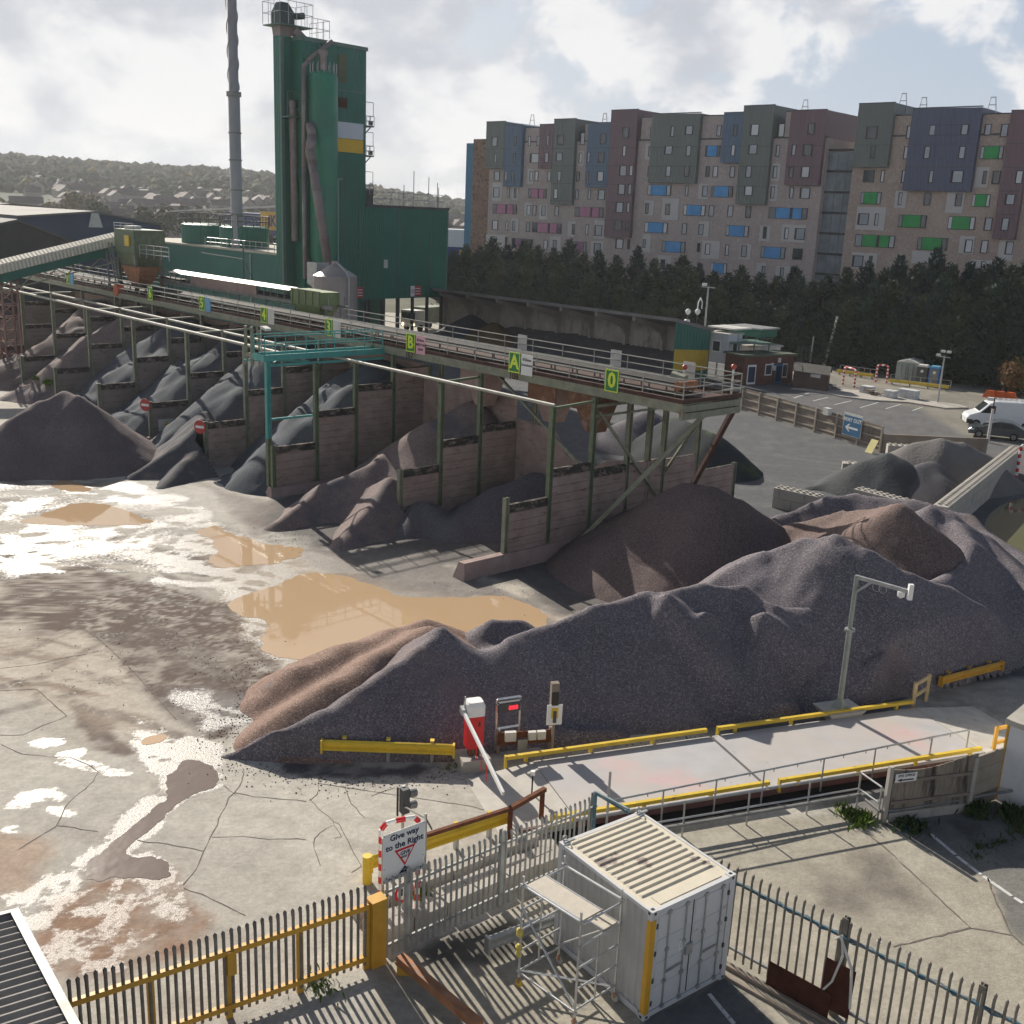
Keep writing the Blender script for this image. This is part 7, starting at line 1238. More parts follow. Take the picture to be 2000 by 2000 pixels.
g = MB(); g.obox(q, e1*6, e2*5, UZ*2.42); obj('wall', g, M['render_white'], wbld); g = MB(); g.obox(q-e1*.12-e2*.12+UZ*2.42, e1*6.2, e2*5.2, UZ*.16); obj('roof', g, M['conc'], wbld); g = MB(); g.obox(q-e1*.07-e2*.02, e1*.06, e2*.16, UZ*2.4); obj('corner_guard', g, M['orange_yellow'], wbld)
yf = thing('steel_barrier', 'short yellow steel frame beside the white building corner', 'barrier', G(1940, 1473)); a, b = G(1938, 1476), G(1965, 1470); g = MB()
for p in (a, b): g.bar(p, p+UZ*1.0, .1, .1)
for z in (.45, .95): g.bar(a+UZ*z, b+UZ*z, .08, .1)
obj('frame', g, M['orange_yellow'], yf)
wf = thing('timber_barrier', 'pale timber gate frame at the far end of the weighbridge', 'barrier', G(1790, 1380)); a, b = G(1781, 1386), G(1807, 1369); g = MB(); M['pale_wood'] = mat('pale_wood', (.55, .42, .23), .7, 0, .15, 3)
for p in (a, b): g.bar(p, p+UZ*1.02, .12, .12)
for z in (.5, .93): g.bar(a+UZ*z, b+UZ*z, .06, .13)
obj('frame', g, M['pale_wood'], wf)
def crash(label, a, b, z0, h, m, npost, group=None, wd=.16, name='crash_barrier', pm='galv', cap=True, back=None):
    a, b = V3(a), V3(b); d = unit(b-a); n = np.cross(d, UZ); n = n if n @ (-a) > 0 else -n; t_ = thing(name, label, 'barrier', (a+b)/2, 0, group); L_ = np.linalg.norm(b-a); g = MB()
    prof = [(0, 0), (.03, .02), (.07, .06), (.07, .12), (.02, .17), (.02, .22), (.07, .27), (.07, .33), (.03, .37), (0, .39)]; s = h/.39
    P = [a+n*p*1.3+UZ*(z0+q*s) for p, q in prof]+[a+n*(p*1.3-.012)+UZ*(z0+q*s) for p, q in prof[::-1]]
    g.prism(P, d*L_); obj('beam', g, M[m], t_)
    if cap:
        for e in (a, b): g = MB(); g.obox(e-d*.03-n*.05+UZ*(z0-.03), d*.06, n*.19, UZ*(h+.06)); obj('end_plate', g, M[m], t_)
    for i in range(npost):
        p = a+d*L_*((i+.5)/npost if npost > 1 else .5)-n*.08; g = MB(); g.obox(p-d*.05-n*.1, d*.1, n*.12, UZ*(z0+h+.03)); obj('post', g, M[pm], t_); g = MB(); g.obox(p-d*.06-n*.12+UZ*(z0+h+.03), d*.12, n*.16, UZ*.03); obj('post_cap', g, M[m], t_)
    return t_
crash('yellow crash barrier at the gravel toe, left of the red barrier cabinet', (-5.33, 28.8, 0), (-1.42, 28.85, 0), .34, .36, 'yellow', 3)
crash('yellow crash barrier at the far right, beyond the weighbridge end', (15.6, 35.7, 0), (18.5, 37.4, 0), .28, .32, 'orange_yellow', 3)
crash('yellow crash barrier behind the palisade fence and the give way sign', (-3.1, 22.95, 0), (.25, 25.3, 0), .34, .36, 'yellow', 4)
yb_ = MB(); c = V3((-3.15, 22.9, 0)); yb_.tube(c, c+UZ*.75, .12, 12); tag(obj('bollard', yb_, M['yellow'], loc=c), 'short yellow tubular bollard at the end of the crash barrier', 'bollard')
rfm = thing('rusty_frame', 'rusty tubular rail running above the yellow crash barrier', 'barrier', (.3, 25.2, 0)); a, b, c = V3((-1.9, 23.5, .95)), V3((.3, 25.0, .95)), V3((1.15, 25.9, 1.0)); g = MB(); g.bar(a, b, .1, .1); g.bar(b, c+unit(c-b)*.1, .12, .12); obj('rail', g, M['rust'], rfm)
for p in (b, c): g = MB(); g.bar((p[0], p[1], 0), p, .13, .13); obj('post', g, M['rust'], rfm)
# red barrier cabinet and boom
bc = thing('boom_barrier', 'red barrier cabinet with a white cap and a white boom on a concrete block', 'barrier', (-.85, 28.95, 0)); g = MB(); rz = .36; cx = np.array([math.cos(rz), math.sin(rz), 0]); cy = np.array([-math.sin(rz), math.cos(rz), 0]); c = V3((-.85, 28.98, 0))
g.hexa([c-cx*.48-cy*.45, c+cx*.48-cy*.45, c+cx*.48+cy*.45, c-cx*.48+cy*.45]+[p+UZ*.34 for p in (c-cx*.43-cy*.4, c+cx*.43-cy*.4, c+cx*.43+cy*.4, c-cx*.43+cy*.4)]); obj('plinth', g, M['conc'], bc); g = MB(); [g.obox(c+cx*q-cy*.1+UZ*.34, cx*.1, cy*.2, UZ*.3) for q in (-.15, .05)]; obj('stand', g, M['rust'], bc)
def rbox(c, w, dd, z0, z1, r, mb, t0=1., t1=1.):
    P = []; 
    for sx, sy, a0 in ((1, 1, 0), (-1, 1, 1.571), (-1, -1, 3.142), (1, -1, 4.712)):
        for k in range(4): a = a0+k*.5236; P.append((sx*(w/2-r)+r*math.cos(a), sy*(dd/2-r)+r*math.sin(a)))
    n = len(P); mb.add([c+cx*x*t0+cy*y*t0+UZ*z0 for x, y in P]+[c+cx*x*t1+cy*y*t1+UZ*z1 for x, y in P], [(i, (i+1) % n, n+(i+1) % n, n+i) for i in range(n)]+[tuple(range(n))[::-1], tuple(range(n, 2*n))])
g = MB(); rbox(c, .52, .44, .62, 1.66, .06, g); obj('cabinet', g, M['red'], bc); g = MB(); rbox(c, .56, .48, 1.66, 1.98, .09, g); rbox(c, .56, .48, 1.98, 2.1, .09, g, 1., .8); obj('cap', g, M['white'], bc)
g = MB(); g.obox(c+cx*.06-cy*.225+UZ*1.35, cx*.06, -cy*.01, UZ*.14); obj('lock', g, M['black'], bc); g = MB(); p, q = V3((-1.15, 28.75, 1.78)), V3((.09, 25.3, 1.2)); g.bar(p, q, .07, .12); obj('boom', g, M['white'], bc); g = MB(); g.bar(p+UZ*.0, p+unit(p-q)*.25, .12, .2); g.tube(c-cx*.3+UZ*1.7, c-cx*.3+UZ*2.25, .025, 6); obj('pivot', g, M['galv'], bc)
g = MB()
for f in (.35, .48, .61): r_ = p+(q-p)*f; g.bar(r_-UZ*.1, r_-UZ*.65, .03, .05)
obj('boom_skirt', g, M['red'], bc)
ld = thing('led_display', 'galvanised frame carrying a dark panel with red digits', 'display', (.1, 30, 0)); a, b = V3((-.2, 29.8, 0)), V3((.5, 30.1, 0)); d = unit(b-a); n = np.cross(d, UZ); g = MB()
for p in (a, b): g.tube(p, p+UZ*1.76, .035, 8)
for z in (1.76, .78): g.tube(a+UZ*z, b+UZ*z, .04, 8)
obj('frame', g, M['alloy'], ld); g = MB(); g.obox(a+d*.02+UZ*1.34, b-a-d*.04, n*.1, UZ*.3); g.obox(a-d*.05+UZ*1.62-n*.02, b-a+d*.1, n*.2, UZ*.04); obj('panel', g, M['dark_grey'], ld); text('digits', '888', .2, (a+b)/2+d*.12+UZ*1.47+n*.105, d, M['led'], ld, wid=1.05, bold=.006)
bd = thing('service_board', 'rusty timber service board with white junction boxes beside the gravel', 'board', (.7, 29.9, 0)); a, b = V3((-.15, 29.6, 0)), V3((1.55, 30.0, 0)); d = unit(b-a); n = np.cross(d, UZ); g = MB(); g.obox(a+UZ*.32, b-a, -n*.05, UZ*.42); obj('board', g, M['rust'], bd)
for p in (a, b-d*.1): g = MB(); g.obox(p-n*.05, d*.1, -n*.1, UZ*.8); obj('post', g, M['fence_wood'], bd)
for x, z, w, h in ((.22, .5, .34, .3), (.95, .5, .24, .26), (1.23, .5, .26, .26), (.62, .12, .3, .42)): g = MB(); g.obox(a+d*x+UZ*z, d*w, n*.14, UZ*h); obj('junction_box', g, M['white_dirty'] if z > .2 else M['galv'], bd)
ip = thing('intercom_post', 'timber post with a dark intercom over a white and yellow plate', 'post', (1.55, 29.85, 0)); c = V3((1.55, 29.8, 0)); g = MB(); g.obox(c-d*.04, d*.08, -n*.08, UZ*1.7); g.obox(c-d*.12+UZ*1.62, d*.24, -n*.2, UZ*.74); obj('post', g, M['fence_wood'], ip); g = MB(); g.obox(c-d*.1+UZ*1.66+n*.005, d*.2, n*.04, UZ*.42); obj('intercom', g, M['black'], ip); g = MB(); g.obox(c-d*.24+UZ*1.02, d*.48, n*.03, UZ*.66); obj('plate', g, M['white'], ip); g = MB(); g.obox(c-d*.11+UZ*1.24+n*.031, d*.22, n*.012, UZ*.34); obj('yellow_label', g, M['yellow'], ip); g = MB(); g.obox(c-d*.05+UZ*1.1+n*.045, d*.1, n*.03, UZ*.38); obj('keypad', g, M['dark_grey'], ip)
# cantilever mast on the weighbridge
cm = thing('camera_mast', 'grey cantilever mast on a flared concrete block beside the weighbridge', 'mast', (11.5, 33.7, 0)); c = V3((11.25, 33.1, 0)); g = MB(); rz = R(20.6); bx, by = WU, WV
g.hexa([c-bx*.38-by*.3, c+bx*.38-by*.3, c+bx*.38+by*.3, c-bx*.38+by*.3]+[p+UZ*.46 for p in (c-bx*.72-by*.5, c+bx*.72-by*.5, c+bx*.72+by*.5, c-bx*.72+by*.5)]); obj('block', g, M['conc_pale'], cm)
g = MB(); g.tube(c+UZ*.46, c+UZ*.75, .3, 4, .13); g.tube(c+UZ*.46, c+UZ*3.2, .095, 14); g.tube(c+UZ*3.2, c+UZ*3.28, .17, 14); g.tube(c+UZ*3.28, c+UZ*5.12, .075, 14); obj('pole', g, mat('mast_grey', (.25, .28, .26), .5, .3, .15, 2), cm)
tip = G(1380+1240*.3209, 1060+300*.3209, 5.15); top = c+UZ*5.07; ar = (tip-top); ar = ar*min(1, 2.6/np.linalg.norm(ar)); print('mast arm', np.linalg.norm(tip-top), tip); g = MB(); g.bar(top-unit(ar)*.05, top+ar, .1, .12); g.bar(top-UZ*.55, top+unit(ar)*.6, .07, .07); obj('arm', g, M['galv'], cm); g = MB(); e = top+ar; g.obox(e-UZ*.25-np.array([.07, .07, 0]), (.14, 0, 0), (0, .14, 0), UZ*.5); g.lathe(e-unit(ar)*.3-UZ*.3, [(0, 0), (.12, .08), (.12, .24), (0, .26)], 12); obj('camera', g, M['white'], cm); g = MB(); [g.ring(top+unit(ar)*x-UZ*.16, np.cross(unit(ar), UZ), .13, .145, .012, 16) for x in (.75, .98)]; obj('cable', g, M['galv'], cm)
# ------------------------------------------------------------------ palisade fences
def palisade(label, P, Q, m, h=2.05, sp=.155, posts=(), pm=None, rails=(.35, 1.72), pw=.07, rm=None, lean=0, z0=.08, skip=None, postw=.11, name='palisade_fence'):
    P, Q = V3(P), V3(Q); d = unit(Q-P); n = np.cross(d, UZ); n = n if n @ (-P) > 0 else -n; L_ = np.linalg.norm(Q-P); f = thing(name, label, 'fence', (P+Q)/2); g = MB(); x = .05
    while x < L_:
        if not (skip and skip(x)):
            hh = h+random.uniform(-.015, .015); p = P+d*x+n*.03; ln = d*random.uniform(-.012, .012); w = pw/2
            # W section pale with a pointed, splayed head
            A = [(-w, 0), (-w*.4, .022), (w*.4, .022), (w, 0)]; z1 = hh-.16
            vs = [p+d*a+n*b+UZ*z0 for a, b in A]+[p+d*a+n*b+UZ*z1+ln for a, b in A]+[p+d*a*1.2+n*(b-.03)+UZ*(hh-.04)+ln for a, b in A]+[p-n*.05+UZ*hh+ln]
            g.add(vs, [(0, 1, 5, 4), (1, 2, 6, 5), (2, 3, 7, 6), (4, 5, 9, 8), (5, 6, 10, 9), (6, 7, 11, 10), (8, 9, 12), (9, 10, 12), (10, 11, 12)])
        x += sp
    obj('pales', g, m, f)
    for z in rails: g = MB(); g.bar(P+UZ*z, Q+UZ*z, .05, .06); obj('rail', g, rm or m, f)
    for x in posts: p = P+d*x-n*.06; g = MB(); ibeam(g, p, p+UZ*(h+.02), postw, n); obj('post', g, pm or M['galv'], f)
    return f
M['pal_galv'] = mat('pal_galv', (.37, .375, .36), .55, .35, .2, 4); M['pal_dark'] = mat('pal_dark', (.21, .19, .16), .7, .2, .25, 3, stain=((.30, .28, .25), 6, .6, .1))
GP0 = V3((-2.54, 19.97, 0)); FE = G(1167, 1551, 2.05); FE[2] = 0; print('fence end', FE)
fd_ = unit(FE-GP0)
pf = palisade('silver palisade fence between the yellow gate post and the white container', GP0+fd_*.2, FE, M['pal_galv'], posts=[.62, 3.25, np.linalg.norm(FE-GP0)-.25])
fn_ = np.cross(fd_, UZ); fn_ = fn_ if fn_ @ (-GP0) > 0 else -fn_
bt = thing('scaffold_tube', 'blue scaffold tube lashed to the end of the silver palisade fence', 'tube', FE); g = MB(); g.tube(FE-fd_*.15+fn_*.08+UZ*.3, FE-fd_*.15+fn_*.08+UZ*2.2, .05, 8); obj('upright', g, mat('blue_tube', (.06, .14, .185), .6, 0, .3, 3, stain=((.25, .25, .24), 4, .5, .15)), bt); q = G(1228, 1581, 2.3); g = MB(); g.tube(FE-fd_*.15+fn_*.08+UZ*2.2, q, .035, 8); g.tube(FE-fd_*.1+fn_*.08+UZ*2.12, q-UZ*.1, .03, 8); obj('arm', g, bpy.data.materials['blue_tube'], bt)
# yellow gate and post
gp = thing('gate_post', 'fat yellow steel gate post at the corner of the palisade fence', 'post', GP0); g = MB(); g.obox(GP0-fd_*.17-fn_*.13, fd_*.34, fn_*.26, UZ*1.62); obj('post', g, M['orange_yellow'], gp); g = MB(); g.obox(GP0-fd_*.19-fn_*.15+UZ*1.62, fd_*.38, fn_*.3, UZ*.05); obj('cap', g, M['orange_yellow'], gp)
GL = G(125, 1918, 2.05); GL[2] = 0; g0 = GP0-fd_*.25; gd = unit(GL-g0); GLn = np.linalg.norm(GL-g0)
print('gate', GL, GLn)
gt = palisade('yellow framed palisade gate with grey pales, bottom left', g0, GL, M['pal_dark'], h=2.08, sp=.16, rails=(), z0=.12, name='palisade_gate'); gn = np.cross(gd, UZ); gn = gn if gn @ (-g0) > 0 else -gn
for z in (.22, 1.5): g = MB(); g.obox(g0-gn*.04+UZ*z, GL-g0, gn*.10, UZ*.12); obj('frame_rail', g, M['orange_yellow'], gt)
for f in np.linspace(0, 1, 5): p = g0+(GL-g0)*f; g = MB(); g.obox(p-gd*.07-gn*.04, gd*.14, gn*.07, UZ*1.6); obj('stile', g, M['orange_yellow'], gt)
g = MB(); p = g0+(GL-g0)*.49; g.obox(p-gd*.09-gn*.02+UZ*1.05, gd*.18, gn*.12, UZ*.55); obj('lock_box', g, M['orange_yellow'], gt)
gt2 = GL+gd*.12; palisade('second leaf of the yellow gate running out of the picture at the bottom left', gt2, gt2+gd*3.5, M['pal_dark'], h=2.08, sp=.16, rails=(.22, 1.5), rm=M['orange_yellow'], name='palisade_gate')
PR0 = G(1405, 1679, 2.3); PR0[2] = 0; PR1 = V3((11.4, 14.75, 0)); pd = unit(V3((1.49, -1.36, 0))); PR1 = PR0+pd*9.5; print('right fence', PR0)
pr_ = palisade('dark palisade fence with a blue top rail on the right of the container', PR0, PR1, M['pal_dark'], h=2.35, sp=.205, pw=.06, rails=(.3,), rm=M['galv'], posts=[3.0, 5.75, 8.5], pm=M['pal_dark'], postw=.13)
g = MB(); g.bar(PR0+UZ*1.95, PR1+UZ*1.95, .05, .06); g.path([PR0+pd*x+UZ*(1.95+.05*math.sin(x*9))+np.array([.05, .05, 0])*math.cos(x*9) for x in np.arange(0, 9.5, .12)], .014, 5); obj('blue_rail', g, bpy.data.materials['blue_tube'], pr_)
pn_ = np.cross(pd, UZ); pn_ = pn_ if pn_ @ (-PR0) > 0 else -pn_
for k, (x0, x1, z0, z1, lab) in enumerate(((1.55, 3.0, .0, .62, 'low rusty steel plate leaning on the dark palisade fence'), (2.75, 3.4, .25, 1.35, 'upright rusty steel plate leaning on the dark palisade fence'))):
    g = MB(); p = PR0+pd*x0+pn_*(.22 if k == 0 else .14); g.obox(p+UZ*z0, pd*(x1-x0), UZ*(z1-z0)-pn_*.08, pn_*.012); tag(obj('steel_plate', g, M['rust_dark'], loc=p), lab, 'plate', 'rusty plates against the right fence')
g = MB(); p = PR0+pd*2.9+pn_*.12; g.path([p+UZ*1.9, p+UZ*2.05+pd*.12, p+UZ*1.6+pd*.2, p+UZ*.9+pd*.05, p+UZ*.35-pd*.25, p+UZ*.15-pd*.5], .025, 6); g.path([p+UZ*2.0+pd*.1, p+UZ*1.4+pd*.42, p+UZ*.5+pd*.5], .03, 6); tag(obj('plastic_strip', g, M['white_dirty'], loc=p), 'loose white plastic strip tied to the dark fence post', 'strip')
kb = MB(); kb.obox(PR0+pn_*.25+UZ*0-pd*.2, pd*9, pn_*.09, UZ*.1); kb.obox(PR0+pn_*.55-pd*.2, pd*9, pn_*.08, UZ*.07); tag(obj('timber_baulk', kb, M['fence_wood'], loc=PR0), 'pair of timber baulks along the foot of the dark palisade fence', 'timber')
# ------------------------------------------------------------------ give way sign, hoop, speed sign, signal
spx = lambda x, y: on_line(600+x*.2588, 1500+y*.2588, GP0-fn_*.12, fd_)
gw = thing('give_way_sign', 'big white sign reading Give way to the Right behind the palisade fence', 'sign', GP0+fd_*.8-fn_*.12); TLc, TRc, BLc, BRc = spx(576, 505), spx(886, 402), spx(564, 868), spx(881, 768)
u0 = (np.dot(TLc-GP0, fd_)+np.dot(BLc-GP0, fd_))/2; u1 = (np.dot(TRc-GP0, fd_)+np.dot(BRc-GP0, fd_))/2; zt, zb = (TLc[2]+TRc[2])/2, (BLc[2]+BRc[2])/2; print('sign', u0, u1, zb, zt)
S = lambda a, z, dd=0: GP0+fd_*(u0+(u1-u0)*a)-fn_*.12+UZ*(zb+(zt-zb)*z)+fn_*dd; sw, shh = u1-u0, zt-zb
g = MB(); g.obox(S(0, 0), fd_*sw, fn_*.012, UZ*shh); obj('plate', g, M['white'], gw)
text('wording', 'Give way', sw*.185, S(.5, .885, .016), fd_, M['navy'], gw, bold=.004); text('wording', 'to the Right', sw*.185, S(.51, .70, .016), fd_, M['navy'], gw, bold=.004)
def tri(c, w, h, dd, m, nm): g = MB(); g.prism([c-fd_*w/2+UZ*h/2, c+fd_*w/2+UZ*h/2, c-UZ*h/2], fn_*dd); obj(nm, g, m, gw)
tri(S(.52, .42, .013), sw*.5, shh*.38, .006, M['red'], 'give_way_triangle'); tri(S(.52, .435, .013), sw*.375, shh*.265, .011, M['white'], 'triangle_face'); text('wording', 'GIVE', sw*.115, S(.52, .505, .026), fd_, M['navy'], gw, bold=.003); text('wording', 'WAY', sw*.085, S(.52, .425, .026), fd_, M['navy'], gw, bold=.002)
g = MB(); g.prism([S(.38, .1, .014), S(.52, .23, .014), S(.60, .155, .014), S(.56, .155, .014), S(.52, .19, .014), S(.47, .135, .014), S(.66, .135, .014), S(.64, .1, .014)], fn_*.006); obj('emblem', g, M['navy'], gw); text('wording', 'LONDON CONCRETE', sw*.098, S(.5, .045, .016), fd_, M['navy'], gw, bold=.002)
for a in (.04, 1.06): g = MB(); p = S(a, 0)-fn_*.06; g.tube((p[0], p[1], 0), (p[0], p[1], zt+(.12 if a > 1 else -.1)), .032, 8); obj('post', g, M['galv'], gw)
for a, z in ((.03, .97), (.97, .97), (.03, .3), (.97, .3)): g = MB(); g.disc(S(a, z, .012), fn_, .012, .006, 8); obj('bolt', g, M['steel_dull'], gw)
hl, hr_ = G(743, 1800), G(814, 1782); striped_hoop(hl, unit(hr_-hl), np.linalg.norm(hr_-hl), 2.42, 'red and white striped hoop behind the big give way sign', .06, 14)
rs = thing('speed_sign', 'round red rimmed speed sign behind the palisade pales', 'sign', G(790, 1790)); c = G(788, 1788)+UZ*.65; g = MB(); g.disc(c, fn_, .26, .015, 28); obj('face', g, M['white'], rs); g = MB(); g.ring(c+fn_*.016, fn_, .2, .27, .01, 28); obj('rim', g, M['red'], rs); text('number', '10', .26, c+fn_*.02, fd_, M['black'], rs, bold=.006); g = MB(); g.tube((c[0], c[1], 0)-fn_*.04, c+UZ*.2-fn_*.04, .03, 8); obj('post', g, M['galv'], rs)
tl = thing('traffic_signal', 'grey two aspect traffic signal on a pole behind the give way sign', 'traffic light', G(786, 1690)); c = G(785, 1700); ht = 2.2; zs = np.linspace(.5, 4, 300); pz = proj(np.stack([np.full(300, c[0]), np.full(300, c[1]), zs], 1)); ht = zs[np.argmin(abs(pz[:, 1]-1535))]; print('signal h', ht)
g = MB(); g.tube(c, c+UZ*ht, .04, 8); obj('pole', g, M['galv'], tl); sd2 = unit(V3((.75, .66, 0))); g = MB(); g.obox(c-fn_*.02+UZ*(ht-.68)-fd_*.1, fd_*.2, -sd2*.02+fn_*.2, UZ*.66); obj('head', g, M['dark_grey'], tl); g = MB(); g.obox(c-fd_*.19+UZ*(ht-.75), fd_*.03, fn_*.05, UZ*.78); obj('backing_board', g, M['black'], tl)
for z in (.2, .52): g = MB(); p = c+fd_*.1+fn_*.09+UZ*(ht-z); g.tube(p, p+fd_*.2-UZ*.03, .1, 12, .11); obj('visor', g, M['steel_dull'], tl)
g = MB(); g.tube(c+UZ*(ht-.55), S(1.06, 1.0)-fn_*.06, .022, 6); g.tube(S(1.06, 1.0)-fn_*.06, S(1.22, .72)-fn_*.06, .022, 6); obj('stay', g, M['steel_dull'], tl)
bo_ = thing('marker_post', 'thin black marker post with a white cap on the weighbridge ramp', 'post', G(1038, 1563)); c = G(1038, 1563); g = MB(); g.tube(c, c+UZ*.82, .025, 6); obj('post', g, M['black'], bo_); g = MB(); g.tube(c+UZ*.8, c+UZ*.92, .07, 10); obj('cap', g, M['white'], bo_)
kb = MB()
for k, (o1, zz, ww) in enumerate(((.45, .34, .3), (.95, .2, .3), (1.5, .3, .25))):
    x = .4
    while x < 5.6: kb.obox(GP0+fd_*x-fn_*o1, fd_*.88, -fn_*ww, UZ*(zz+random.uniform(-.03, .03))); x += .92
tag(obj('kerb_stones', kb, M['conc'], loc=GP0+fd_*3-fn_*1), 'rows of rough concrete kerb stones behind the silver palisade fence', 'kerb')
# ------------------------------------------------------------------ container
CX, CY, CYW, CLn, CWd, CHt = 3.1475, 18.5664, .6427, 2.99, 2.438, 2.591
ct = thing('shipping_container', 'white ten foot shipping container with a dirty cream roof and an orange corner stripe', 'container', (CX, CY, 0), CYW)
M['cont_white'] = mat('cont_white', (.60, .605, .61), .5, 0, .07, 1.5, stain=[((.32, .24, .18), 3.2, .66, .06), ((.47, .45, .42), 1.1, .52, .25, (1, 1, .3))]); M['cont_side'] = mat('cont_side', (.47, .46, .445), .6, 0, .1, 1.2, stain=[((.28, .23, .19), 2.2, .6, .12, (1, 1, .25))])
M['cont_roof'] = mat('cont_roof', (.66, .60, .475), .55, 0, .06, 2, stain=((.33, .27, .23), 1.5, .60, .05))
g = MB(); W_, L_, Hc = CWd, CLn, CHt
# corrugated long sides and back
def corr(x_out, sign):
    vs = []; ys = []; y = .14; k = 0
    while y < L_-.14: ys += [(y, 0), (y+.07, 0), (y+.105, 1), (y+.175, 1)]; y += .21
    n = len(ys); V = [(x_out+sign*.036*t, yy, .17) for yy, t in ys]+[(x_out+sign*.036*t, yy, Hc-.1) for yy, t in ys]; g.add(V, [(i, i+1, n+i+1, n+i) for i in range(n-1)]); g.add([(x_out+sign*.04, .1, .16), (x_out+sign*.04, L_-.1, .16), (x_out+sign*.04, L_-.1, Hc-.09), (x_out+sign*.04, .1, Hc-.09)], [(0, 1, 2, 3)])
corr(.02, 1); corr(W_-.02, -1); g.box(.15, W_-.15, L_-.05, L_-.02, .15, Hc-.08); obj('side_panel', g, M['cont_side'], ct, local=True)
g = MB(); t = .10
for x in (0, W_-.06): g.box(x, x+.06, .17, L_-.17, .02, .16); g.box(x, x+.06, .17, L_-.17, Hc-.09, Hc-.012)
for x in (0, W_-.16): g.box(x, x+.16, .0, .12, .12, Hc-.12); g.box(x, x+.16, L_-.12, L_, .12, Hc-.12)
g.box(.17, W_-.17, .0, .1, .04, .16); g.box(.17, W_-.17, .0, .1, Hc-.14, Hc-.015); g.box(.17, W_-.17, L_-.1, L_, Hc-.12, Hc-.015); obj('frame', g, M['cont_white'], ct, local=True)
g = MB()
for x in (0, W_-.178):
    for y in (0, L_-.162):
        for z in (0, Hc-.118): g = MB(); g.box(x-.003, x+.181, y-.003, y+.165, z, z+.118); obj('corner_casting', g, M['cont_white'], ct, local=True)
g = MB()
for x in (0, W_-.178):
    g.box(x+.05, x+.13, .05, .12, Hc-.002, Hc+.002); g.box(x+.06, x+.12, -.006, -.002, Hc-.09, Hc-.03); g.box(x+.06, x+.12, -.006, -.002, .03, .09)
g.box(-.006, -.0025, .05, .11, Hc-.09, Hc-.03); g.box(-.006, -.0025, .05, .11, .03, .09); obj('casting_hole', g, M['black'], ct, local=True)
g = MB(); g.box(.06, W_-.06, .08, L_-.08, Hc-.05, Hc-.025)
for k in range(13): y = .5+k*.188; g.hexa([(.17, y, Hc-.026), (W_-.17, y, Hc-.026), (W_-.17, y+.12, Hc-.026), (.17, y+.12, Hc-.026), (.21, y+.03, Hc+.008), (W_-.21, y+.03, Hc+.008), (W_-.21, y+.09, Hc+.008), (.21, y+.09, Hc+.008)])
g.box(.35, W_-.3, .14, .42, Hc-.026, Hc-.012); obj('roof', g, M['cont_roof'], ct, local=True)
g = MB(); g.box(-.002, .13, -.008, -.001, .14, Hc-.2); g.box(-.009, -.001, .0, .12, .16, Hc-.22); obj('orange_stripe', g, mat('stripe_orange', (.66, .36, .03), .5, 0, .08, 4), ct, local=True)
for k in (0, 1):
    x0, x1 = (.17, W_/2-.012) if k == 0 else (W_/2+.012, W_-.17); g = MB(); g.box(x0, x1, .02, .05, .17, Hc-.15); xs_ = np.linspace(x0+.05, x1-.05, 3)
    zz = np.linspace(.2, Hc-.18, 5)
    for i in range(4): g.box(x0+.05, x1-.05, .008, .021, zz[i]+.055, zz[i+1]-.02)
    dr_ = obj('door', g, M['cont_white'], ct, local=True)
    for q in (.32, .80): g = MB(); xx = x0+(x1-x0)*(q if k == 0 else 1.12-q); g.tube((xx, -.012, .13), (xx, -.012, Hc-.1), .017, 8); [g.box(xx-.045, xx+.045, -.03, .01, z, z+.08) for z in (.13, Hc-.2, .75, 1.5)]; obj('lock_rod', g, M['galv'], dr_, local=True)
    g = MB(); xx = x0+(x1-x0)*.55; g.bar((xx-.25, -.035, 1.0+.02*k), (xx+.2, -.035, 1.04), .02, .035); obj('handle', g, M['galv'], dr_, local=True)
    for z in (.3, .85, 1.5, 2.15): g = MB(); xx = x0-.02 if k == 0 else x1-.03; g.box(xx, xx+.05, -.012, .02, z, z+.1); obj('hinge', g, M['dark_grey'], dr_, local=True)
g = MB(); g.box(W_/2-.012, W_/2+.012, .012, .03, .2, Hc-.16); obj('door_seal', g, M['black'], ct, local=True); g = MB(); g.box(.86, 1.06, -.004, .004, 1.35, 1.56); obj('label_frame', g, M['white'], ct, local=True); g = MB(); g.box(.89, 1.03, -.007, -.003, 1.38, 1.53); obj('label', g, M['cont_white'], ct, local=True); g = MB(); g.box(W_/2-.17, W_/2+.02, -.05, .02, 1.18, 1.42); obj('lock_box', g, M['galv'], ct, local=True)
for x in (.12, W_-.12): g = MB(); g.ring((x, L_-.05, Hc+.08), (0, 1, 0), .05, .07, .02, 16); g.box(x-.05, x+.25, L_-.12, L_-.05, Hc-.015, Hc+.02); obj('lifting_eye', g, M['galv'], ct, local=True)
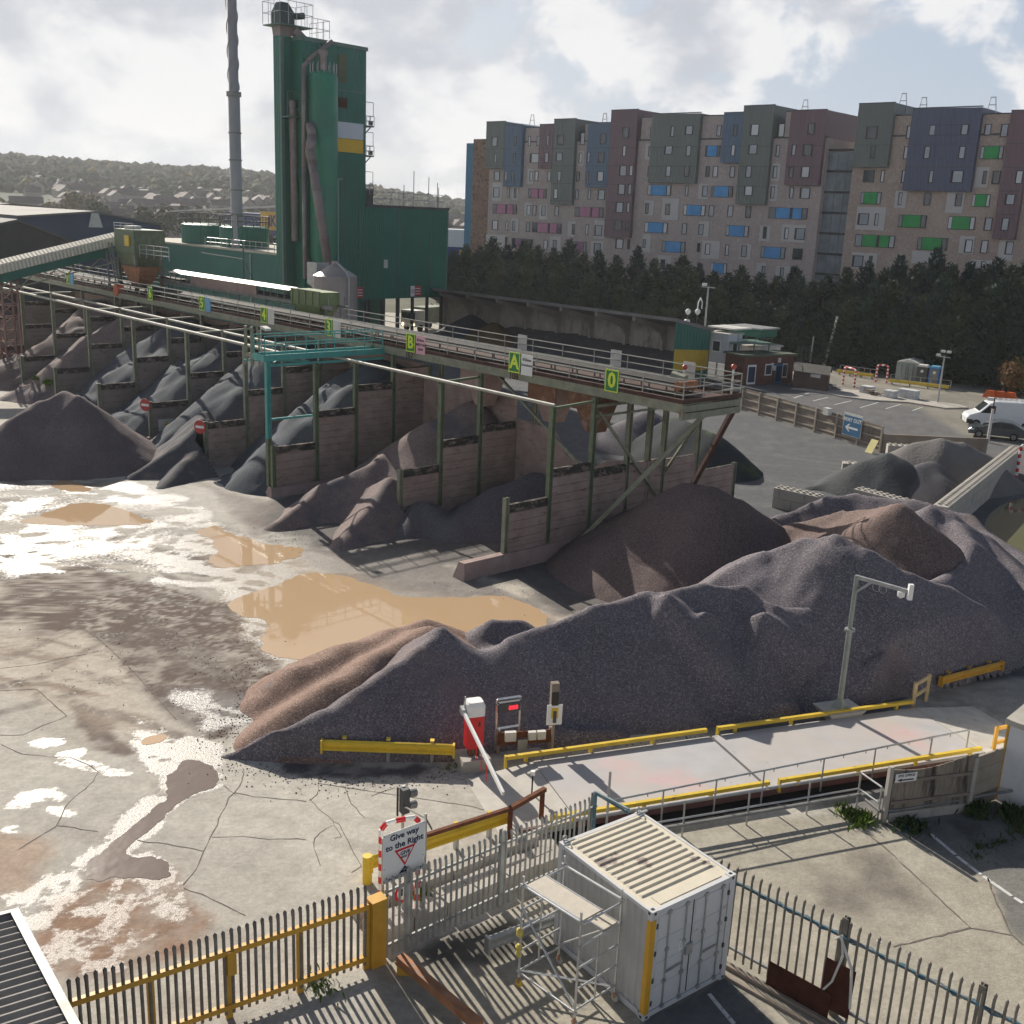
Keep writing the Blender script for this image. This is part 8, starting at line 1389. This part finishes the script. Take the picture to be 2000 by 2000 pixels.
# ------------------------------------------------------------------ scaffold tower
sA, s1, s2 = V3((.57, 19.43, 0)), V3((1.14, -1.12, 0)), V3((.88, .80, 0))
sc_ = thing('scaffold_tower', 'aluminium mobile scaffold tower with two plank platforms beside the container', 'scaffold', sA); SP = lambda a, b, z: sA+s1*a+s2*b+UZ*z
for a in (0, 1):
    for b in (0, 1): g = MB(); g.tube(SP(a, b, .22), SP(a, b, 2.72), .026, 10); st_ = obj('standard', g, M['alloy'], sc_); g = MB(); g.tube(SP(a, b, .1), SP(a, b, .1)+fd_*.04, .09, 14); cst = obj('castor', g, M['yellow'] if (a, b) == (0, 0) else M['conc_pale'], sc_); g = MB(); g.bar(SP(a, b, .12), SP(a, b, .25), .06, .06); obj('castor_fork', g, M['rust_beam'], cst)
for a in (0, 1):
    for z in (.42, .92, 1.42, 1.92, 2.42): g = MB(); g.tube(SP(a, 0, z), SP(a, 1, z), .022, 8); obj('rung', g, M['alloy'], sc_)
    g = MB(); g.tube(SP(a, .48, .42), SP(a, .48, 1.92), .02, 8); obj('ladder_stile', g, M['alloy'], sc_)
for b in (0, 1):
    for z in (2.5, .38) if b == 0 else (2.5,): g = MB(); g.tube(SP(-.04, b, z), SP(1.04, b, z), .026, 8); obj('guard_tube', g, M['alloy'], sc_)
g = MB(); g.tube(SP(0, 0, 1.98), SP(1, 0, .45), .024, 8); obj('brace', g, M['alloy'], sc_); g = MB(); g.tube(SP(0, 1, .5), SP(1, 1, 1.9), .024, 8); obj('brace', g, M['alloy'], sc_); g = MB(); g.tube(SP(0, .05, .4), SP(1, .95, .42), .024, 8); obj('brace', g, M['alloy'], sc_)
M['plank'] = mat('plank', (.53, .48, .40), .75, 0, .1, 4, stain=((.36, .32, .27), 6, .6, .1))
g = MB(); g.obox(SP(.01, .06, 2.44), s1*.97, s2*.46, UZ*.045); pk = obj('platform', g, M['plank'], sc_); g = MB(); [g.obox(SP(.0, q, 2.43), s1*.99, s2*.025, UZ*.065) for q in (.045, .515)]; obj('platform_edge', g, M['alloy'], pk)
g = MB(); g.obox(SP(.03, .6, 1.94), s1*.42, s2*.34, UZ*.045); g.obox(SP(.47, .6, 1.94), s1*.52, s2*.34, UZ*.045); pk = obj('platform', g, M['plank'], sc_); g = MB(); [g.obox(SP(.03, q, 1.93), s1*.96, s2*.025, UZ*.065) for q in (.585, .93)]; obj('platform_edge', g, M['alloy'], pk)
for a in (0, 1):
    for b in (0, 1):
        for z in (1.92, 2.5): g = MB(); g.lathe(SP(a, b, z-.04), [(.045, 0), (.045, .08)], 8); obj('coupler', g, M['galv'], sc_)
rg = MB(); c = SP(-.02, 0, 1.0); rg.lathe(c, [(.02, -.28), (.07, -.2), (.05, -.1), (.085, 0), (.04, .06)], 9); rg.lathe(c+UZ*.32, [(.03, -.1), (.08, -.02), (.075, .1), (.03, .14)], 8); tag(obj('rope', rg, mat('rope', (.62, .50, .12), .8, 0, .3, 9), loc=c), 'knotted yellow rope tied on the scaffold tower leg', 'rope')
# loose beams
rb = MB(); p, q = V3((-2.0, 19.75, .34)), V3((-.2, 17.9, .30)); rb.bar(p, q, .2, .2); rbm = obj('steel_beam', rb, M['rust_beam'], loc=p); tag(rbm, 'rusty orange steel beam lying on the ground near the gate post', 'beam'); g = MB(); g.obox(p-V3((.05, .12, .34)), (.3, 0, 0), (0, .2, 0), UZ*.24); tag(obj('yellow_stub', g, M['orange_yellow'], loc=p), 'short yellow steel stub under the end of the rusty beam', 'stub')
crash('grey galvanised crash barrier offcut lying behind the scaffold tower', (-.15, 20.30, 0), (1.45, 21.35, 0), .2, .36, 'galv', 1, name='barrier_offcut')
# corrugated roof, bottom left
R0, R1 = G(26, 1787, 2.45), G(140, 2004, 2.45); cr_m = mat('dark_sheet', (.17, .16, .15), .75, 0, .15, 3, stain=((.25, .22, .2), 4, .62, .1)); rfo = thing('corrugated_roof', 'dark corrugated steel roof edge at the bottom left corner', 'roof', (R0+R1)/2); d = unit(R1-R0); n = V3((-d[1], d[0], 0)); n = n if n[0] < 0 else -n; L_ = 5.5; g = MB(); k = 0; vs = []
for x in np.arange(0, L_, .055): zz = .028*math.cos(x/.11*math.pi); vs += [R0+d*x+UZ*zz, R0+d*x+n*2.6+UZ*(zz+.25)]
g.add(vs, [(2*i, 2*i+1, 2*i+3, 2*i+2) for i in range(len(vs)//2-1)]); obj('sheet', g, cr_m, rfo); g = MB(); g.obox(R0-d*.1-n*.12-UZ*.08, d*(L_+.1), n*.16, UZ*.14); g.obox(R0-d*.12-UZ*.06, n*2.5+UZ*.25, d*.1, UZ*.12); obj('rim', g, M['steel_dull'], rfo); g = MB(); g.obox(R0-UZ*2.45, d*L_, n*2.5, UZ*2.3); obj('wall', g, M['dark_grey'], rfo)
# ------------------------------------------------------------------ weeds
def weeds(name, label, spots, m, n=60, h=.25, kind=None):
    rd = random.Random(hash(label) % 1000 if 0 else len(label)*7); mb = MB(); c0 = V3(spots[0])
    for c in spots:
        for i in range(n):
            a = rd.random()*6.283; r = abs(rd.gauss(0, .22)); p = V3(c)+np.array([math.cos(a)*r, math.sin(a)*r, 0]); t = np.array([rd.gauss(0, .5), rd.gauss(0, .5), 1]); hh = h*rd.uniform(.3, 1.1); s = np.array([math.cos(a+1.5), math.sin(a+1.5), 0])*hh*.18; mb.add([p-s*.5, p+t*hh*.5-s, p+t*hh, p+t*hh*.5+s, p+s*.5], [(0, 1, 2, 3, 4)])
    return tag(obj(name, mb, m, loc=c0), label, 'weeds', None, 'stuff')
M['weed'] = mat('weed', (.11, .17, .025), .8, 0, .4, 4); M['weed_dark'] = mat('weed_dark', (.045, .08, .025), .8, 0, .4, 4)
weeds('weed_clump', 'bright green weed clump at the foot of the footpath handrail', [G(1400+x*.31056, 1480+y*.31056) for x, y in ((800, 345), (850, 360), (880, 385), (920, 375), (950, 400), (880, 415))], M['weed'], 70, .22)
weeds('weed_clump', 'dark weeds along the foot of the timber screen', [G(1400+x*.31056, 1480+y*.31056) for x, y in ((1180, 410), (1230, 430), (1290, 440), (1250, 465), (1160, 440))], M['weed_dark'], 50, .22)
weeds('weed_clump', 'dark weeds in the corner below the white building', [G(1400+x*.31056, 1480+y*.31056) for x, y in ((1560, 320), (1620, 340), (1660, 370), (1850, 390), (1900, 420), (1930, 460), (1860, 360))], M['weed_dark'], 70, .4)
weeds('weed_clump', 'low weeds growing on the asphalt by the white line', [G(1400+x*.31056, 1480+y*.31056) for x, y in ((1650, 560), (1700, 560), (1760, 540), (1640, 620), (1800, 530))], M['weed_dark'], 40, .12)
weeds('weed_clump', 'small green weeds below the yellow gate', [G(600+x*.2588, 1500+y*.2588) for x, y in ((20, 1640), (110, 1600), (180, 1690), (60, 1620))], M['weed'], 40, .14)
weeds('weed_clump', 'grassy tuft growing through the palisade by the speed sign', [G(600+x*.2588, 1500+y*.2588) for x, y in ((850, 1010), (870, 990))], M['weed'], 50, .35)
weeds('weed_clump', 'bright green weeds on the rubble between the left bay walls', [on_t(px, py, -6) if 0 else G(px, py, 1.2) for px, py in ((75, 745), (95, 752), (85, 738))], M['weed'], 120, .5)
weeds('weed_clump', 'green growth at the foot of the wall behind the dark brown heap', [G(px, py) for px, py in ((205, 795), (225, 790), (245, 800), (262, 812), (275, 825))], M['weed'], 90, .5)
weeds('weed_clump', 'moss and weeds at the foot of the red barrier cabinet', [G(480+x*.3209, 1040+y*.3209) for x, y in ((1240, 1425), (1280, 1415), (1220, 1440))], M['weed'], 40, .08)
mos = MB(); c = G(85, 750)
# ------------------------------------------------------------------ damp autumn air
hz = MB(); hz.box(-2600, 1200, -45, 3400, -2, 150); hm_ = bpy.data.materials.new('haze'); hm_.use_nodes = True; hn = hm_.node_tree; hn.nodes.clear(); vo_ = hn.nodes.new('ShaderNodeVolumePrincipled'); vo_.inputs['Color'].default_value = (.93, .96, 1, 1); vo_.inputs['Density'].default_value = .00017; vo_.inputs['Anisotropy'].default_value = .25
ho_ = hn.nodes.new('ShaderNodeOutputMaterial'); hn.links.new(vo_.outputs[0], ho_.inputs['Volume']); hzo = obj('haze', hz, hm_); hzo['kind'] = 'stuff'
